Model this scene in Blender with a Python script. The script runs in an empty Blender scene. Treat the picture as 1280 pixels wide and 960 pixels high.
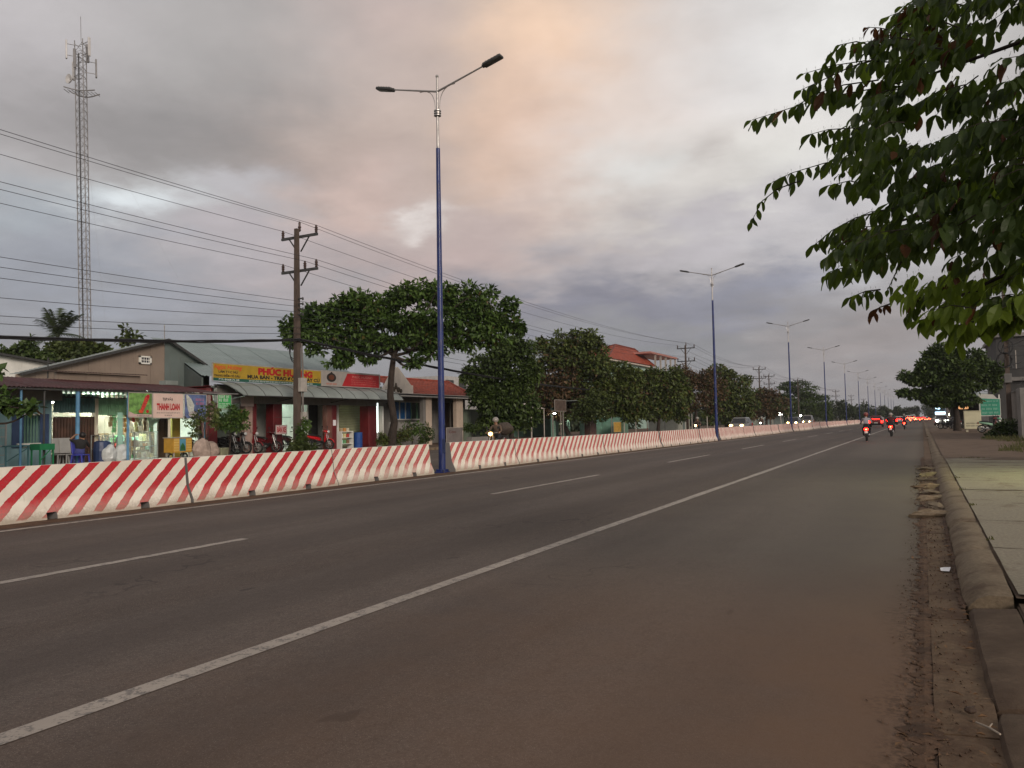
import bpy, bmesh, math, random
import numpy as np
from mathutils import Vector, Matrix, noise as mnoise
R = math.radians
SC = bpy.context.scene
COL = SC.collection
RNG = random.Random(7)

# ------------------------------------------------------------------ camera, world, sun, exposure
CAM_H = 1.4
FOC = 961.0 / 1280.0                      # focal length in picture widths
EXPOSURE = 0.6
_v = Vector((1153 - 640, 520.5 - 480, 961)).normalized()            # where the road vanishes, in camera axes (right, down, forward)
_d = Vector((math.cos(0.018), -math.sin(0.018), 0))                  # the horizon's tilt
_n = _v.cross(_d).normalized()
if _n.y > 0: _n = -_n
_x = _v.cross(_n)
if _x.x < 0: _x = -_x
def ray(px, py):
    c = Vector((px - 640, py - 480, 961))
    return Vector((c.dot(_x), c.dot(_v), c.dot(_n)))
EYE = Vector((0, 0, CAM_H))
def at_x(px, py, x): r = ray(px, py); return r * (x / r.x) + EYE     # a pixel's point on the plane X = x
def at_y(px, py, y): r = ray(px, py); return r * (y / r.y) + EYE
def at_z(px, py, z=0.0): r = ray(px, py); return r * ((z - CAM_H) / r.z) + EYE
def YX(px, x, py=530): return at_x(px, py, x).y
def ZX(px, py, x): return at_x(px, py, x).z

cam_d = bpy.data.cameras.new('camera'); cam = bpy.data.objects.new('camera', cam_d); COL.objects.link(cam)
right = Vector((_x.x, _v.x, _n.x)); down = Vector((_x.y, _v.y, _n.y)); fwd = Vector((_x.z, _v.z, _n.z))
m = Matrix((right, -down, -fwd)).transposed().to_4x4(); m.translation = EYE
cam.matrix_world = m
cam_d.sensor_width = 36; cam_d.lens = 36 * FOC; cam_d.clip_start = 0.05; cam_d.clip_end = 6000
SC.camera = cam
SC.view_settings.view_transform = 'Standard'; SC.view_settings.look = 'None'
SC.view_settings.exposure = EXPOSURE; SC.view_settings.gamma = 1
SC.cycles.max_bounces = 6; SC.cycles.diffuse_bounces = 3; SC.cycles.glossy_bounces = 3; SC.cycles.transmission_bounces = 4
SC.cycles.transparent_max_bounces = 8; SC.cycles.sample_clamp_indirect = 4; SC.cycles.caustics_reflective = False; SC.cycles.caustics_refractive = False

def lin(c):
    return tuple(((x / 255) / 12.92 if x / 255 <= 0.04045 else ((x / 255 + 0.055) / 1.055) ** 2.4) for x in c)

SUN_TO = Vector((0.80, -0.60, 0.36)).normalized()                    # towards the last light, behind the camera's right shoulder
SUN_EL = math.asin(SUN_TO.z); SUN_AZ = math.atan2(SUN_TO.x, SUN_TO.y)

class NT:
    """a small wrapper for building node trees"""
    def __init__(s, tree): s.t = tree; s.N = tree.nodes; s.L = tree.links
    def node(s, typ, **kw):
        n = s.N.new(typ)
        for k, v in kw.items():
            if k.startswith('_'): setattr(n, k[1:], v)
        return n
    def put(s, sock, v):
        if isinstance(v, bpy.types.NodeSocket): s.L.new(v, sock)
        elif v is not None: sock.default_value = v
    def math(s, op, a, b=None, c=None, clamp=False):
        n = s.node('ShaderNodeMath', _operation=op); n.use_clamp = clamp
        for i, v in enumerate((a, b, c)):
            if v is not None: s.put(n.inputs[i], v)
        return n.outputs[0]
    def mix(s, f, a, b, blend='MIX'):
        n = s.node('ShaderNodeMix', _data_type='RGBA', _blend_type=blend)
        s.put(n.inputs[0], f); s.put(n.inputs[6], col4(a)); s.put(n.inputs[7], col4(b)); return n.outputs[2]
    def noise(s, vec, scale, detail=4, rough=0.55, out=0):
        n = s.node('ShaderNodeTexNoise'); s.put(n.inputs['Vector'], vec)
        n.inputs['Scale'].default_value = scale; n.inputs['Detail'].default_value = detail; n.inputs['Roughness'].default_value = rough
        return n.outputs[out]
    def ramp(s, f, a, b, lo=0.0, hi=1.0):
        n = s.node('ShaderNodeMapRange', _interpolation_type='SMOOTHSTEP')
        s.put(n.inputs[0], f); n.inputs[1].default_value = a; n.inputs[2].default_value = b; n.inputs[3].default_value = lo; n.inputs[4].default_value = hi
        return n.outputs[0]
    def sep(s, v): n = s.node('ShaderNodeSeparateXYZ'); s.put(n.inputs[0], v); return n.outputs
    def scale(s, v, xyz):
        n = s.node('ShaderNodeMapping'); s.put(n.inputs[0], v); n.inputs['Scale'].default_value = xyz; return n.outputs[0]
def col4(c):
    if isinstance(c, (tuple, list)) and len(c) == 3: return (c[0], c[1], c[2], 1)
    return c

SKY_BG = 0.1
def build_world():
    w = bpy.data.worlds.new('World'); SC.world = w; w.use_nodes = True
    t = NT(w.node_tree); t.N.clear()
    out = t.node('ShaderNodeOutputWorld'); bg = t.node('ShaderNodeBackground'); bg.inputs[1].default_value = SKY_BG
    t.L.new(bg.outputs[0], out.inputs[0])
    sky = t.node('ShaderNodeTexSky', _sky_type='NISHITA', _sun_disc=False)
    sky.sun_elevation = SUN_EL; sky.sun_rotation = SUN_AZ
    g = t.node('ShaderNodeTexCoord').outputs['Generated']
    x, y, z = t.sep(g)
    az = t.math('ARCTAN2', x, y); el = t.math('ARCSINE', z)
    # the cloud deck is a flat layer: noise runs in its plane, so clouds flatten towards the horizon
    zz = t.math('ADD', t.math('MAXIMUM', z, 0.0), 0.16)
    cp = t.node('ShaderNodeCombineXYZ')
    t.put(cp.inputs[0], t.math('DIVIDE', x, zz)); t.put(cp.inputs[1], t.math('DIVIDE', y, zz)); cp = cp.outputs[0]
    n1 = t.node('ShaderNodeTexNoise'); t.put(n1.inputs['Vector'], cp); n1.inputs['Scale'].default_value = 1.1; n1.inputs['Detail'].default_value = 5
    n1.inputs['Roughness'].default_value = 0.55
    wx, wy, wz = t.sep(n1.outputs['Color'])
    n1b = t.node('ShaderNodeTexNoise'); t.put(n1b.inputs['Vector'], cp); n1b.inputs['Scale'].default_value = 3.2; n1b.inputs['Detail'].default_value = 6
    n1b.inputs['Roughness'].default_value = 0.6
    vx, vy, vz = t.sep(n1b.outputs['Color'])
    u = t.math('ADD', az, t.math('ADD', t.math('MULTIPLY', t.math('SUBTRACT', wx, 0.5), 0.24), t.math('MULTIPLY', t.math('SUBTRACT', vx, 0.5), 0.15)))
    v = t.math('ADD', el, t.math('ADD', t.math('MULTIPLY', t.math('SUBTRACT', wy, 0.5), 0.16), t.math('MULTIPLY', t.math('SUBTRACT', vy, 0.5), 0.12)))
    K = 1.0 / (2 ** EXPOSURE) / SKY_BG
    def C(rgb): return tuple(k * K for k in lin(rgb))
    low = t.mix(t.ramp(el, 0.0, 0.30), C((148, 148, 152)), C((176, 172, 171)))
    c = t.mix(t.ramp(el, 0.3, 1.1), low, C((172, 169, 169)))
    # broad cloud masses and breaks: centre, radii (radians), tilt, colour, opacity
    def blob(c, px, py, rx, ry, rot, rgb, a):
        r = ray(px, py).normalized(); u0 = math.atan2(r.x, r.y); v0 = math.asin(r.z)
        du = t.math('SUBTRACT', u, u0); dv = t.math('SUBTRACT', v, v0)
        cr, sr = math.cos(R(rot)), math.sin(R(rot))
        p = t.math('ADD', t.math('MULTIPLY', du, cr * 961 / rx), t.math('MULTIPLY', dv, sr * 961 / rx))
        q = t.math('ADD', t.math('MULTIPLY', du, -sr * 961 / ry), t.math('MULTIPLY', dv, cr * 961 / ry))
        d2 = t.math('ADD', t.math('MULTIPLY', p, p), t.math('MULTIPLY', q, q))
        f = t.math('MULTIPLY', t.math('EXPONENT', t.math('MULTIPLY', d2, -1.0)), a)
        return t.mix(f, c, C(rgb))
    for b in SKY_BLOBS: c = blob(c, *b)
    # finer billows
    n2 = t.noise(cp, 2.2, 7, 0.58); n3 = t.noise(cp, 6.5, 5, 0.6)
    lum = t.math('ADD', t.math('MULTIPLY', t.math('SUBTRACT', n2, 0.5), 0.40), t.math('MULTIPLY', t.math('SUBTRACT', n3, 0.5), 0.24))
    lum = t.math('ADD', lum, 1.0)
    vm = t.node('ShaderNodeVectorMath', _operation='SCALE'); t.put(vm.inputs[0], c); t.put(vm.inputs['Scale'], lum); c = vm.outputs[0]
    # thin places let the evening sky through
    thin = t.ramp(n2, 0.60, 0.80, 0.0, 0.10)
    c = t.mix(thin, c, sky.outputs[0])
    t.L.new(c, bg.inputs[0])
SKY_BLOBS = [
    (200, 90, 330, 110, 0, (174, 171, 170), 0.9),
    (20, 60, 120, 130, 0, (204, 199, 202), 0.75),
    (250, 165, 300, 60, 0, (149, 146, 146), 0.95),
    (370, 215, 190, 40, 18, (144, 137, 134), 0.85),
    (480, 40, 110, 90, 0, (205, 186, 180), 0.85),
    (455, 160, 110, 60, 10, (208, 189, 180), 0.85),
    (560, 200, 70, 90, 0, (186, 174, 167), 0.8),
    (690, 60, 115, 95, 25, (250, 210, 176), 1.0),
    (645, 165, 90, 80, 20, (219, 182, 158), 0.9),
    (700, 220, 110, 70, 10, (222, 196, 180), 0.85),
    (820, 130, 170, 110, 0, (229, 212, 202), 0.95),
    (420, 275, 110, 50, 20, (214, 188, 178), 0.9),
    (600, 285, 120, 45, 12, (196, 180, 177), 0.85),
    (960, 60, 170, 130, 0, (227, 224, 223), 0.95),
    (1090, 30, 110, 110, 0, (236, 235, 233), 0.9),
    (800, 215, 70, 40, 0, (224, 224, 222), 0.85),
    (990, 225, 140, 60, 10, (234, 232, 226), 0.9),
    (862, 205, 40, 18, 0, (204, 197, 193), 0.8),
    (518, 269, 44, 13, 14, (234, 226, 222), 0.8),
    (190, 268, 80, 28, 10, (236, 243, 246), 0.95),
    (300, 238, 60, 20, 0, (196, 194, 198), 0.8),
    (40, 285, 100, 40, 0, (170, 177, 184), 0.85),
    (130, 345, 240, 40, 0, (158, 162, 172), 0.85),
    (330, 300, 90, 40, 0, (182, 178, 184), 0.7),
    (520, 345, 130, 35, 0, (184, 170, 168), 0.75),
    (760, 372, 220, 38, -4, (134, 134, 146), 0.95),
    (970, 340, 120, 34, 14, (146, 148, 162), 0.9),
    (1130, 250, 110, 70, 0, (214, 212, 214), 0.8),
    (880, 295, 170, 30, 6, (188, 183, 190), 0.7),
    (560, 318, 120, 30, 8, (196, 176, 172), 0.7),
    (880, 430, 190, 34, 0, (140, 142, 146), 0.8),
    (1080, 440, 150, 50, 0, (162, 154, 153), 0.8),
    (240, 412, 300, 34, 0, (148, 151, 158), 0.85),
]
build_world()
sun_d = bpy.data.lights.new('sun', 'SUN'); sun_d.energy = 1.5; sun_d.angle = R(22); sun_d.color = (1.0, 0.87, 0.74)
sun = bpy.data.objects.new('sun', sun_d); COL.objects.link(sun)
sun.rotation_euler = SUN_TO.to_track_quat('Z', 'Y').to_euler()

# ------------------------------------------------------------------ objects: naming, tagging, parenting
ORG = {}                                                            # world origin of each root, so parts can be given in world coordinates
def tag(o, label=None, cat=None, group=None, kind=None):
    if label: o['label'] = label
    if cat: o['category'] = cat
    if group: o['group'] = group
    if kind: o['kind'] = kind
    return o
def root(name, loc, label, cat, group=None, rotz=0.0):
    o = bpy.data.objects.new(name, None); COL.objects.link(o); o.empty_display_size = 0.2
    o.location = loc; o.rotation_euler = (0, 0, rotz); ORG[o.name] = Vector(loc)
    return tag(o, label, cat, group)
def proto(name, label, cat, group=None):                            # built round the origin, moved afterwards
    o = root(name, (0, 0, 0), label, cat, group); return o
def put(name, mesh, parent=None, loc=(0, 0, 0), rot=(0, 0, 0), sc=None):
    o = bpy.data.objects.new(name, mesh); COL.objects.link(o)
    if parent is not None:
        o.parent = parent
        loc = Vector(loc) - ORG.get(parent.name, Vector((0, 0, 0)))
    o.location = loc; o.rotation_euler = rot
    if sc is not None: o.scale = sc
    return o
def copy_tree(o, parent=None):
    c = o.copy(); COL.objects.link(c)
    if parent is not None: c.parent = parent
    for ch in CHILD.get(o.name, []): copy_tree_reg(ch, c)
    return c
CHILD = {}
def copy_tree_reg(o, parent):
    c = o.copy(); COL.objects.link(c); c.parent = parent
    for ch in CHILD.get(o.name, []): copy_tree_reg(ch, c)
    return c

class MB:
    """collects shapes that become ONE mesh"""
    def __init__(s): s.v = []; s.f = []; s.mi = []; s.m = 0; s.uv = None
    def add(s, vs, fs):
        b = len(s.v); s.v += [tuple(p) for p in vs]
        for f in fs: s.f.append(tuple(i + b for i in f)); s.mi.append(s.m)
        return s
    def box(s, lo, hi, rot=None, bev=0.0):
        x0, y0, z0 = lo; x1, y1, z1 = hi
        if bev > 0:
            b = bev; vs = []; 
            for zz, q in ((z0, b), (z0 + b, 0), (z1 - b, 0), (z1, b)):
                vs += [(x0 + q + (b if q == 0 else 0), y0 + q, zz), (x1 - q - (b if q == 0 else 0), y0 + q, zz), (x1 - q, y0 + q + (b if q == 0 else 0), zz), (x1 - q, y1 - q - (b if q == 0 else 0), zz),
                       (x1 - q - (b if q == 0 else 0), y1 - q, zz), (x0 + q + (b if q == 0 else 0), y1 - q, zz), (x0 + q, y1 - q - (b if q == 0 else 0), zz), (x0 + q, y0 + q + (b if q == 0 else 0), zz)]
            fs = [tuple(reversed(range(8))), tuple(range(24, 32))]
            for k in range(3):
                for i in range(8):
                    j = (i + 1) % 8; fs.append((k * 8 + i, k * 8 + j, k * 8 + 8 + j, k * 8 + 8 + i))
        else:
            vs = [(x0, y0, z0), (x1, y0, z0), (x1, y1, z0), (x0, y1, z0), (x0, y0, z1), (x1, y0, z1), (x1, y1, z1), (x0, y1, z1)]
            fs = [(0, 3, 2, 1), (4, 5, 6, 7), (0, 1, 5, 4), (1, 2, 6, 5), (2, 3, 7, 6), (3, 0, 4, 7)]
        if rot is not None:
            c = Vector(((x0 + x1) / 2, (y0 + y1) / 2, (z0 + z1) / 2))
            vs = [c + rot @ (Vector(p) - c) for p in vs]
        return s.add(vs, fs)
    def cbox(s, c, size, rot=None, bev=0.0):
        return s.box([c[i] - size[i] / 2 for i in range(3)], [c[i] + size[i] / 2 for i in range(3)], rot, bev)
    def tube(s, pts, r, n=8, cap=True):
        pts = [Vector(p) for p in pts]; k = len(pts)
        rs = r if isinstance(r, (list, tuple)) else [r] * k
        vs = []; ref = None
        for i, p in enumerate(pts):
            d = (pts[min(i + 1, k - 1)] - pts[max(i - 1, 0)]).normalized()
            if ref is None:
                ref = Vector((0, 0, 1)) if abs(d.z) < 0.9 else Vector((1, 0, 0))
            a = d.cross(ref); 
            if a.length < 1e-5: a = d.cross(Vector((0.3, 1, 0.2)))
            a.normalize(); b = d.cross(a).normalized(); ref = -b if False else ref
            for j in range(n):
                t = 2 * math.pi * j / n
                vs.append(p + (a * math.cos(t) + b * math.sin(t)) * rs[i])
        fs = []
        for i in range(k - 1):
            for j in range(n):
                q = (j + 1) % n; fs.append((i * n + j, i * n + q, (i + 1) * n + q, (i + 1) * n + j))
        if cap: fs += [tuple(range(n)), tuple(reversed(range((k - 1) * n, k * n)))]
        return s.add(vs, fs)
    def bar(s, p, q, w, h=None):
        p = Vector(p); q = Vector(q); h = h or w; d = (q - p).normalized()
        ref = Vector((0, 0, 1)) if abs(d.z) < 0.95 else Vector((1, 0, 0))
        a = d.cross(ref).normalized() * w / 2; b = d.cross(a).normalized() * h / 2
        vs = [e + x * a + y * b for e in (p, q) for x, y in ((-1, -1), (1, -1), (1, 1), (-1, 1))]
        return s.add(vs, [(0, 3, 2, 1), (4, 5, 6, 7), (0, 1, 5, 4), (1, 2, 6, 5), (2, 3, 7, 6), (3, 0, 4, 7)])
    def loft(s, rings, cap=True):
        n = len(rings[0]); vs = [p for r in rings for p in r]; fs = []
        for i in range(len(rings) - 1):
            for j in range(n):
                q = (j + 1) % n; fs.append((i * n + j, i * n + q, (i + 1) * n + q, (i + 1) * n + j))
        if cap: fs += [tuple(reversed(range(n))), tuple(range((len(rings) - 1) * n, len(rings) * n))]
        return s.add(vs, fs)
    def prism(s, poly, d):
        d = Vector(d); n = len(poly); vs = [Vector(p) for p in poly] + [Vector(p) + d for p in poly]
        fs = [tuple(range(n)), tuple(reversed(range(n, 2 * n)))] + [(i, i + n, (i + 1) % n + n, (i + 1) % n) for i in range(n)]
        return s.add(vs, fs)
    def quad(s, a, b, c, d): return s.add([a, b, c, d], [(0, 1, 2, 3)])
    def lathe(s, c, prof, n=16, axis='Z'):
        vs = []
        for r, h in prof:
            for j in range(n):
                t = 2 * math.pi * j / n; a, b = r * math.cos(t), r * math.sin(t)
                p = (a, b, h) if axis == 'Z' else ((h, a, b) if axis == 'X' else (a, h, b))
                vs.append((c[0] + p[0], c[1] + p[1], c[2] + p[2]))
        k = len(prof); fs = [(i * n + j, i * n + (j + 1) % n, (i + 1) * n + (j + 1) % n, (i + 1) * n + j) for i in range(k - 1) for j in range(n)]
        fs += [tuple(reversed(range(n))), tuple(range((k - 1) * n, k * n))]
        return s.add(vs, fs)
    def ball(s, c, r, n=10, k=7, sq=(1, 1, 1)):
        prof = [(math.sin(math.pi * (i + 0.02) / (k + 0.04)) * r, -math.cos(math.pi * (i + 0.02) / (k + 0.04)) * r) for i in range(k + 1)]
        b = len(s.v); s.lathe((0, 0, 0), prof, n)
        for i in range(b, len(s.v)): s.v[i] = tuple(c[j] + s.v[i][j] * sq[j] for j in range(3))
        return s
    def corrugated(s, a, b, c, d, pitch, amp, th=0.006):
        """ribbed sheet: a-b is the edge the ribs run across, d-c the opposite edge"""
        a, b, c, d = map(Vector, (a, b, c, d)); nn = (b - a).cross(d - a).normalized()
        k = max(4, int((b - a).length / pitch) * 4); vs = []
        for i in range(k + 1):
            t = i / k; o = nn * amp * math.sin(t * k / 4 * 2 * math.pi)
            vs += [a.lerp(b, t) + o, d.lerp(c, t) + o]
        n0 = len(vs); vs += [p - nn * th for p in vs]
        fs = []
        for i in range(k):
            fs.append((2 * i, 2 * i + 2, 2 * i + 3, 2 * i + 1)); fs.append((n0 + 2 * i, n0 + 2 * i + 1, n0 + 2 * i + 3, n0 + 2 * i + 2))
            fs.append((2 * i, n0 + 2 * i, n0 + 2 * i + 2, 2 * i + 2)); fs.append((2 * i + 1, 2 * i + 3, n0 + 2 * i + 3, n0 + 2 * i + 1))
        fs += [(0, 1, n0 + 1, n0), (2 * k, n0 + 2 * k, n0 + 2 * k + 1, 2 * k + 1)]
        return s.add(vs, fs)
    def mesh(s, name, mat, org=Vector((0, 0, 0)), smooth=False):
        me = bpy.data.meshes.new(name)
        me.from_pydata([(p[0] - org[0], p[1] - org[1], p[2] - org[2]) for p in s.v], [], s.f)
        mats = mat if isinstance(mat, (list, tuple)) else [mat]
        for q in mats: me.materials.append(q)
        if len(mats) > 1: me.polygons.foreach_set('material_index', s.mi)
        bm = bmesh.new(); bm.from_mesh(me); bmesh.ops.recalc_face_normals(bm, faces=bm.faces); bm.to_mesh(me); bm.free()
        if smooth:
            me.polygons.foreach_set('use_smooth', [True] * len(me.polygons))
            try: me.set_sharp_from_angle(angle=R(38))
            except Exception: pass
        me.update(); return me
    def build(s, name, mat, parent=None, smooth=False):
        org = ORG.get(parent.name, Vector((0, 0, 0))) if parent is not None else Vector((0, 0, 0))
        o = bpy.data.objects.new(name, s.mesh(name, mat, org, smooth)); COL.objects.link(o)
        if parent is not None:
            o.parent = parent; CHILD.setdefault(parent.name, []).append(o)
        ORG[o.name] = org
        return o
    def thing(s, name, mat, label, cat, group=None, smooth=False, base=None):
        """a thing that is one mesh, its origin at its base"""
        if base is None:
            a = np.array(s.v); base = Vector(((a[:, 0].min() + a[:, 0].max()) / 2, (a[:, 1].min() + a[:, 1].max()) / 2, a[:, 2].min()))
        base = Vector(base)
        o = bpy.data.objects.new(name, s.mesh(name, mat, base, smooth)); COL.objects.link(o); o.location = base; ORG[o.name] = base
        return tag(o, label, cat, group)

# ------------------------------------------------------------------ materials
MATS = {}
def new_mat(name):
    mt = bpy.data.materials.new(name); mt.use_nodes = True
    t = NT(mt.node_tree); p = t.N['Principled BSDF']
    return mt, t, p
def mat(name, rgb, rough=0.6, var=0.18, scale=3.0, dirt=0.0, dirt_rgb=(0.12, 0.085, 0.06), bump=0.0, bscale=40.0, metal=0.0, spec=0.4, coat=0.0, streak=False):
    """painted / raw surface: base colour, soft variation, dirt in patches or in streaks, fine relief"""
    if name in MATS: return MATS[name]
    mt, t, p = new_mat(name)
    tc = t.node('ShaderNodeTexCoord').outputs['Object']
    n = t.noise(tc, scale, 5)
    c = t.mix(t.ramp(n, 0.3, 0.7), tuple(k * (1 - var) for k in rgb), tuple(min(1, k * (1 + var)) for k in rgb))
    if dirt > 0:
        vec = t.scale(tc, (4, 4, 0.5)) if streak else tc
        d = t.noise(vec, scale * 1.7, 6, 0.65)
        c = t.mix(t.ramp(d, 0.62 - 0.25 * dirt, 0.8 - 0.2 * dirt, 0, min(1, 0.35 + dirt * 0.6)), c, dirt_rgb)
    t.put(p.inputs['Base Color'], c); p.inputs['Metallic'].default_value = metal
    rr = t.noise(tc, scale * 4, 3); t.put(p.inputs['Roughness'], t.ramp(rr, 0.2, 0.8, max(0.05, rough - 0.1), min(1, rough + 0.1)))
    p.inputs['Specular IOR Level'].default_value = spec; p.inputs['Coat Weight'].default_value = coat
    if bump > 0:
        b = t.node('ShaderNodeBump'); b.inputs['Strength'].default_value = bump; b.inputs['Distance'].default_value = 0.01
        t.put(b.inputs['Height'], t.noise(tc, bscale, 5, 0.7)); t.put(p.inputs['Normal'], b.outputs[0])
    MATS[name] = mt; return mt
def emit(name, rgb, strength):
    if name in MATS: return MATS[name]
    mt, t, p = new_mat(name); p.inputs['Base Color'].default_value = col4(rgb)
    p.inputs['Emission Color'].default_value = col4(rgb); p.inputs['Emission Strength'].default_value = strength
    MATS[name] = mt; return mt
def glass(name, rgb=(0.6, 0.7, 0.7), alpha=0.35, rough=0.06):
    if name in MATS: return MATS[name]
    mt, t, p = new_mat(name); p.inputs['Base Color'].default_value = col4(rgb); p.inputs['Roughness'].default_value = rough
    p.inputs['Alpha'].default_value = alpha; MATS[name] = mt; return mt
def leaf_mat(name, dark, light, odd=None, odd_amount=0.0, trans=0.14):
    """leaves: every leaf (mesh island) its own tone, larger patches of lighter growth, light shining through"""
    if name in MATS: return MATS[name]
    mt, t, p = new_mat(name)
    ri = t.node('ShaderNodeNewGeometry').outputs['Random Per Island']
    oi = t.node('ShaderNodeObjectInfo').outputs['Random']
    tc = t.node('ShaderNodeTexCoord').outputs['Object']
    f = t.math('ADD', t.math('MULTIPLY', t.math('FRACT', t.math('ADD', ri, oi)), 0.6), t.math('MULTIPLY', t.ramp(t.noise(tc, 0.6, 2), 0.3, 0.7), 0.4))
    c = t.mix(f, dark, light)
    if odd is not None:
        k = t.math('FRACT', t.math('ADD', t.math('MULTIPLY', ri, 7.3), t.math('MULTIPLY', oi, 3.1)))
        c = t.mix(t.ramp(k, 1 - odd_amount - 0.02, 1 - odd_amount + 0.02), c, odd)
    t.put(p.inputs['Base Color'], c); p.inputs['Roughness'].default_value = 0.5; p.inputs['Specular IOR Level'].default_value = 0.3
    tr = t.node('ShaderNodeBsdfTranslucent'); t.put(tr.inputs[0], t.mix(0.5, c, (0.18, 0.26, 0.02), 'ADD') if trans > 0.4 else c)
    mx = t.node('ShaderNodeMixShader'); mx.inputs[0].default_value = trans
    t.L.new(p.outputs[0], mx.inputs[1]); t.L.new(tr.outputs[0], mx.inputs[2])
    t.L.new(mx.outputs[0], t.N['Material Output'].inputs[0]); MATS[name] = mt; return mt

def asphalt_mat():
    mt, t, p = new_mat('asphalt'); tc = t.node('ShaderNodeTexCoord').outputs['Object']
    x, y, z = t.sep(tc)
    fine = t.noise(tc, 120, 3, 0.8); mid = t.noise(tc, 2.2, 5, 0.6); big = t.noise(t.scale(tc, (0.6, 0.06, 1)), 1.0, 4)
    c = t.mix(t.ramp(fine, 0.25, 0.8), (0.040, 0.031, 0.027), (0.146, 0.113, 0.095))
    c = t.mix(t.ramp(mid, 0.45, 0.75, 0, 0.35), c, (0.060, 0.047, 0.041))
    c = t.mix(t.ramp(big, 0.4, 0.65, 0, 0.45), c, (0.135, 0.112, 0.100))
    # pale stone chips
    vo = t.node('ShaderNodeTexVoronoi'); t.put(vo.inputs['Vector'], tc); vo.inputs['Scale'].default_value = 95
    c = t.mix(t.ramp(vo.outputs['Distance'], 0.10, 0.24, 0.75, 0.0), c, (0.30, 0.26, 0.23))
    gm = t.math('ADD', t.math('MULTIPLY', t.math('SUBTRACT', t.noise(tc, 48, 3, 0.75), 0.5), 1.5), t.math('MULTIPLY', t.math('SUBTRACT', t.noise(t.scale(tc, (1, .6, 1)), 17, 3, 0.7), 0.5), 0.7))
    gm = t.math('ADD', gm, t.math('MULTIPLY', t.math('SUBTRACT', t.noise(t.scale(tc, (1, .35, 1)), 5.5, 4, 0.7), 0.5), 0.45))
    vmg = t.node('ShaderNodeVectorMath', _operation='SCALE'); t.put(vmg.inputs[0], c); t.put(vmg.inputs['Scale'], t.math('MAXIMUM', t.math('ADD', gm, 1.0), 0.25)); c = vmg.outputs[0]
    # dark tar and tyre spots
    sp = t.noise(t.scale(tc, (1, 0.45, 1)), 3.3, 2, 0.4)
    c = t.mix(t.ramp(sp, 0.735, 0.775, 0, 0.75), c, (0.035, 0.030, 0.028))
    # wheel tracks, slightly polished and darker, and repair seams
    lane = t.math('FRACT', t.math('DIVIDE', t.math('ADD', x, t.math('MULTIPLY', t.math('SUBTRACT', t.noise(t.scale(tc, (.3, .05, 1)), 1, 2), 0.5), 0.5)), 1.95))
    trk = t.ramp(t.math('ABSOLUTE', t.math('SUBTRACT', lane, 0.5)), 0.08, 0.30, 0.35, 0.0)
    c = t.mix(trk, c, (0.062, 0.050, 0.045))
    vc = t.node('ShaderNodeTexVoronoi', _feature='DISTANCE_TO_EDGE'); wv = t.node('ShaderNodeVectorMath', _operation='ADD')
    t.put(wv.inputs[0], t.scale(tc, (1, 0.5, 1))); nzv = t.node('ShaderNodeTexNoise'); t.put(nzv.inputs['Vector'], tc); nzv.inputs['Scale'].default_value = 2.5; t.put(wv.inputs[1], nzv.outputs['Color'])
    t.put(vc.inputs['Vector'], wv.outputs[0]); vc.inputs['Scale'].default_value = 0.33
    crk = t.math('MULTIPLY', t.ramp(vc.outputs['Distance'], 0.004, 0.010, 0.55, 0.0), t.ramp(t.noise(tc, 0.35, 3), 0.52, 0.62))
    c = t.mix(crk, c, (0.030, 0.025, 0.023))
    # laterite dirt washed towards the kerb; red light is painted into its near end
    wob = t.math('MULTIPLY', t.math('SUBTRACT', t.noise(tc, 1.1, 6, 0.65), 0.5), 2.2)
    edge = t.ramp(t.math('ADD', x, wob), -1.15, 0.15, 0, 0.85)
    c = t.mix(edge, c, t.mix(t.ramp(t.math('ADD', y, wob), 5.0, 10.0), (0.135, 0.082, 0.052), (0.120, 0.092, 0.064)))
    dust_glow = t.ramp(t.math('ADD', x, t.math('MULTIPLY', wob, 2.0)), -5.0, -0.2, 0, 0.55)
    # road dirt plus red light painted into the foreground colour, greyer further on
    c = t.mix(dust_glow, c, t.mix(t.ramp(t.math('ADD', y, wob), 4.5, 9.0), (0.175, 0.104, 0.066), (0.140, 0.122, 0.098)))
    # crumbs and grit right at the joint
    gr = t.noise(tc, 24, 4, 0.75)
    c = t.mix(t.math('MULTIPLY', t.ramp(t.math('ADD', x, t.math('MULTIPLY', wob, 0.25)), -0.35, -0.02), t.ramp(gr, 0.42, 0.6)), c, (0.055, 0.033, 0.021))
    t.put(p.inputs['Base Color'], c); p.inputs['Roughness'].default_value = 0.82; p.inputs['Specular IOR Level'].default_value = 0.25
    b = t.node('ShaderNodeBump'); b.inputs['Strength'].default_value = 0.55; b.inputs['Distance'].default_value = 0.006
    t.put(b.inputs['Height'], t.math('ADD', fine, t.math('MULTIPLY', gr, 0.6))); t.put(p.inputs['Normal'], b.outputs[0])
    return mt
def line_mat(name, rgb, worn):
    mt, t, p = new_mat(name); tc = t.node('ShaderNodeTexCoord').outputs['Object']
    a = t.noise(tc, 9, 6, 0.7); b = t.noise(tc, 60, 3, 0.7)
    c = t.mix(t.ramp(t.noise(tc, 1.2, 3), 0.3, 0.7), tuple(k * 0.82 for k in rgb), rgb)
    c = t.mix(t.ramp(t.math('ADD', t.math('MULTIPLY', a, 0.6), t.math('MULTIPLY', b, 0.4)), 0.62 - worn * 0.16, 0.70 - worn * 0.12, 0, 0.85), c, (0.11, 0.10, 0.095))
    t.put(p.inputs['Base Color'], c); p.inputs['Roughness'].default_value = 0.7
    MATS[name] = mt; return mt
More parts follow.
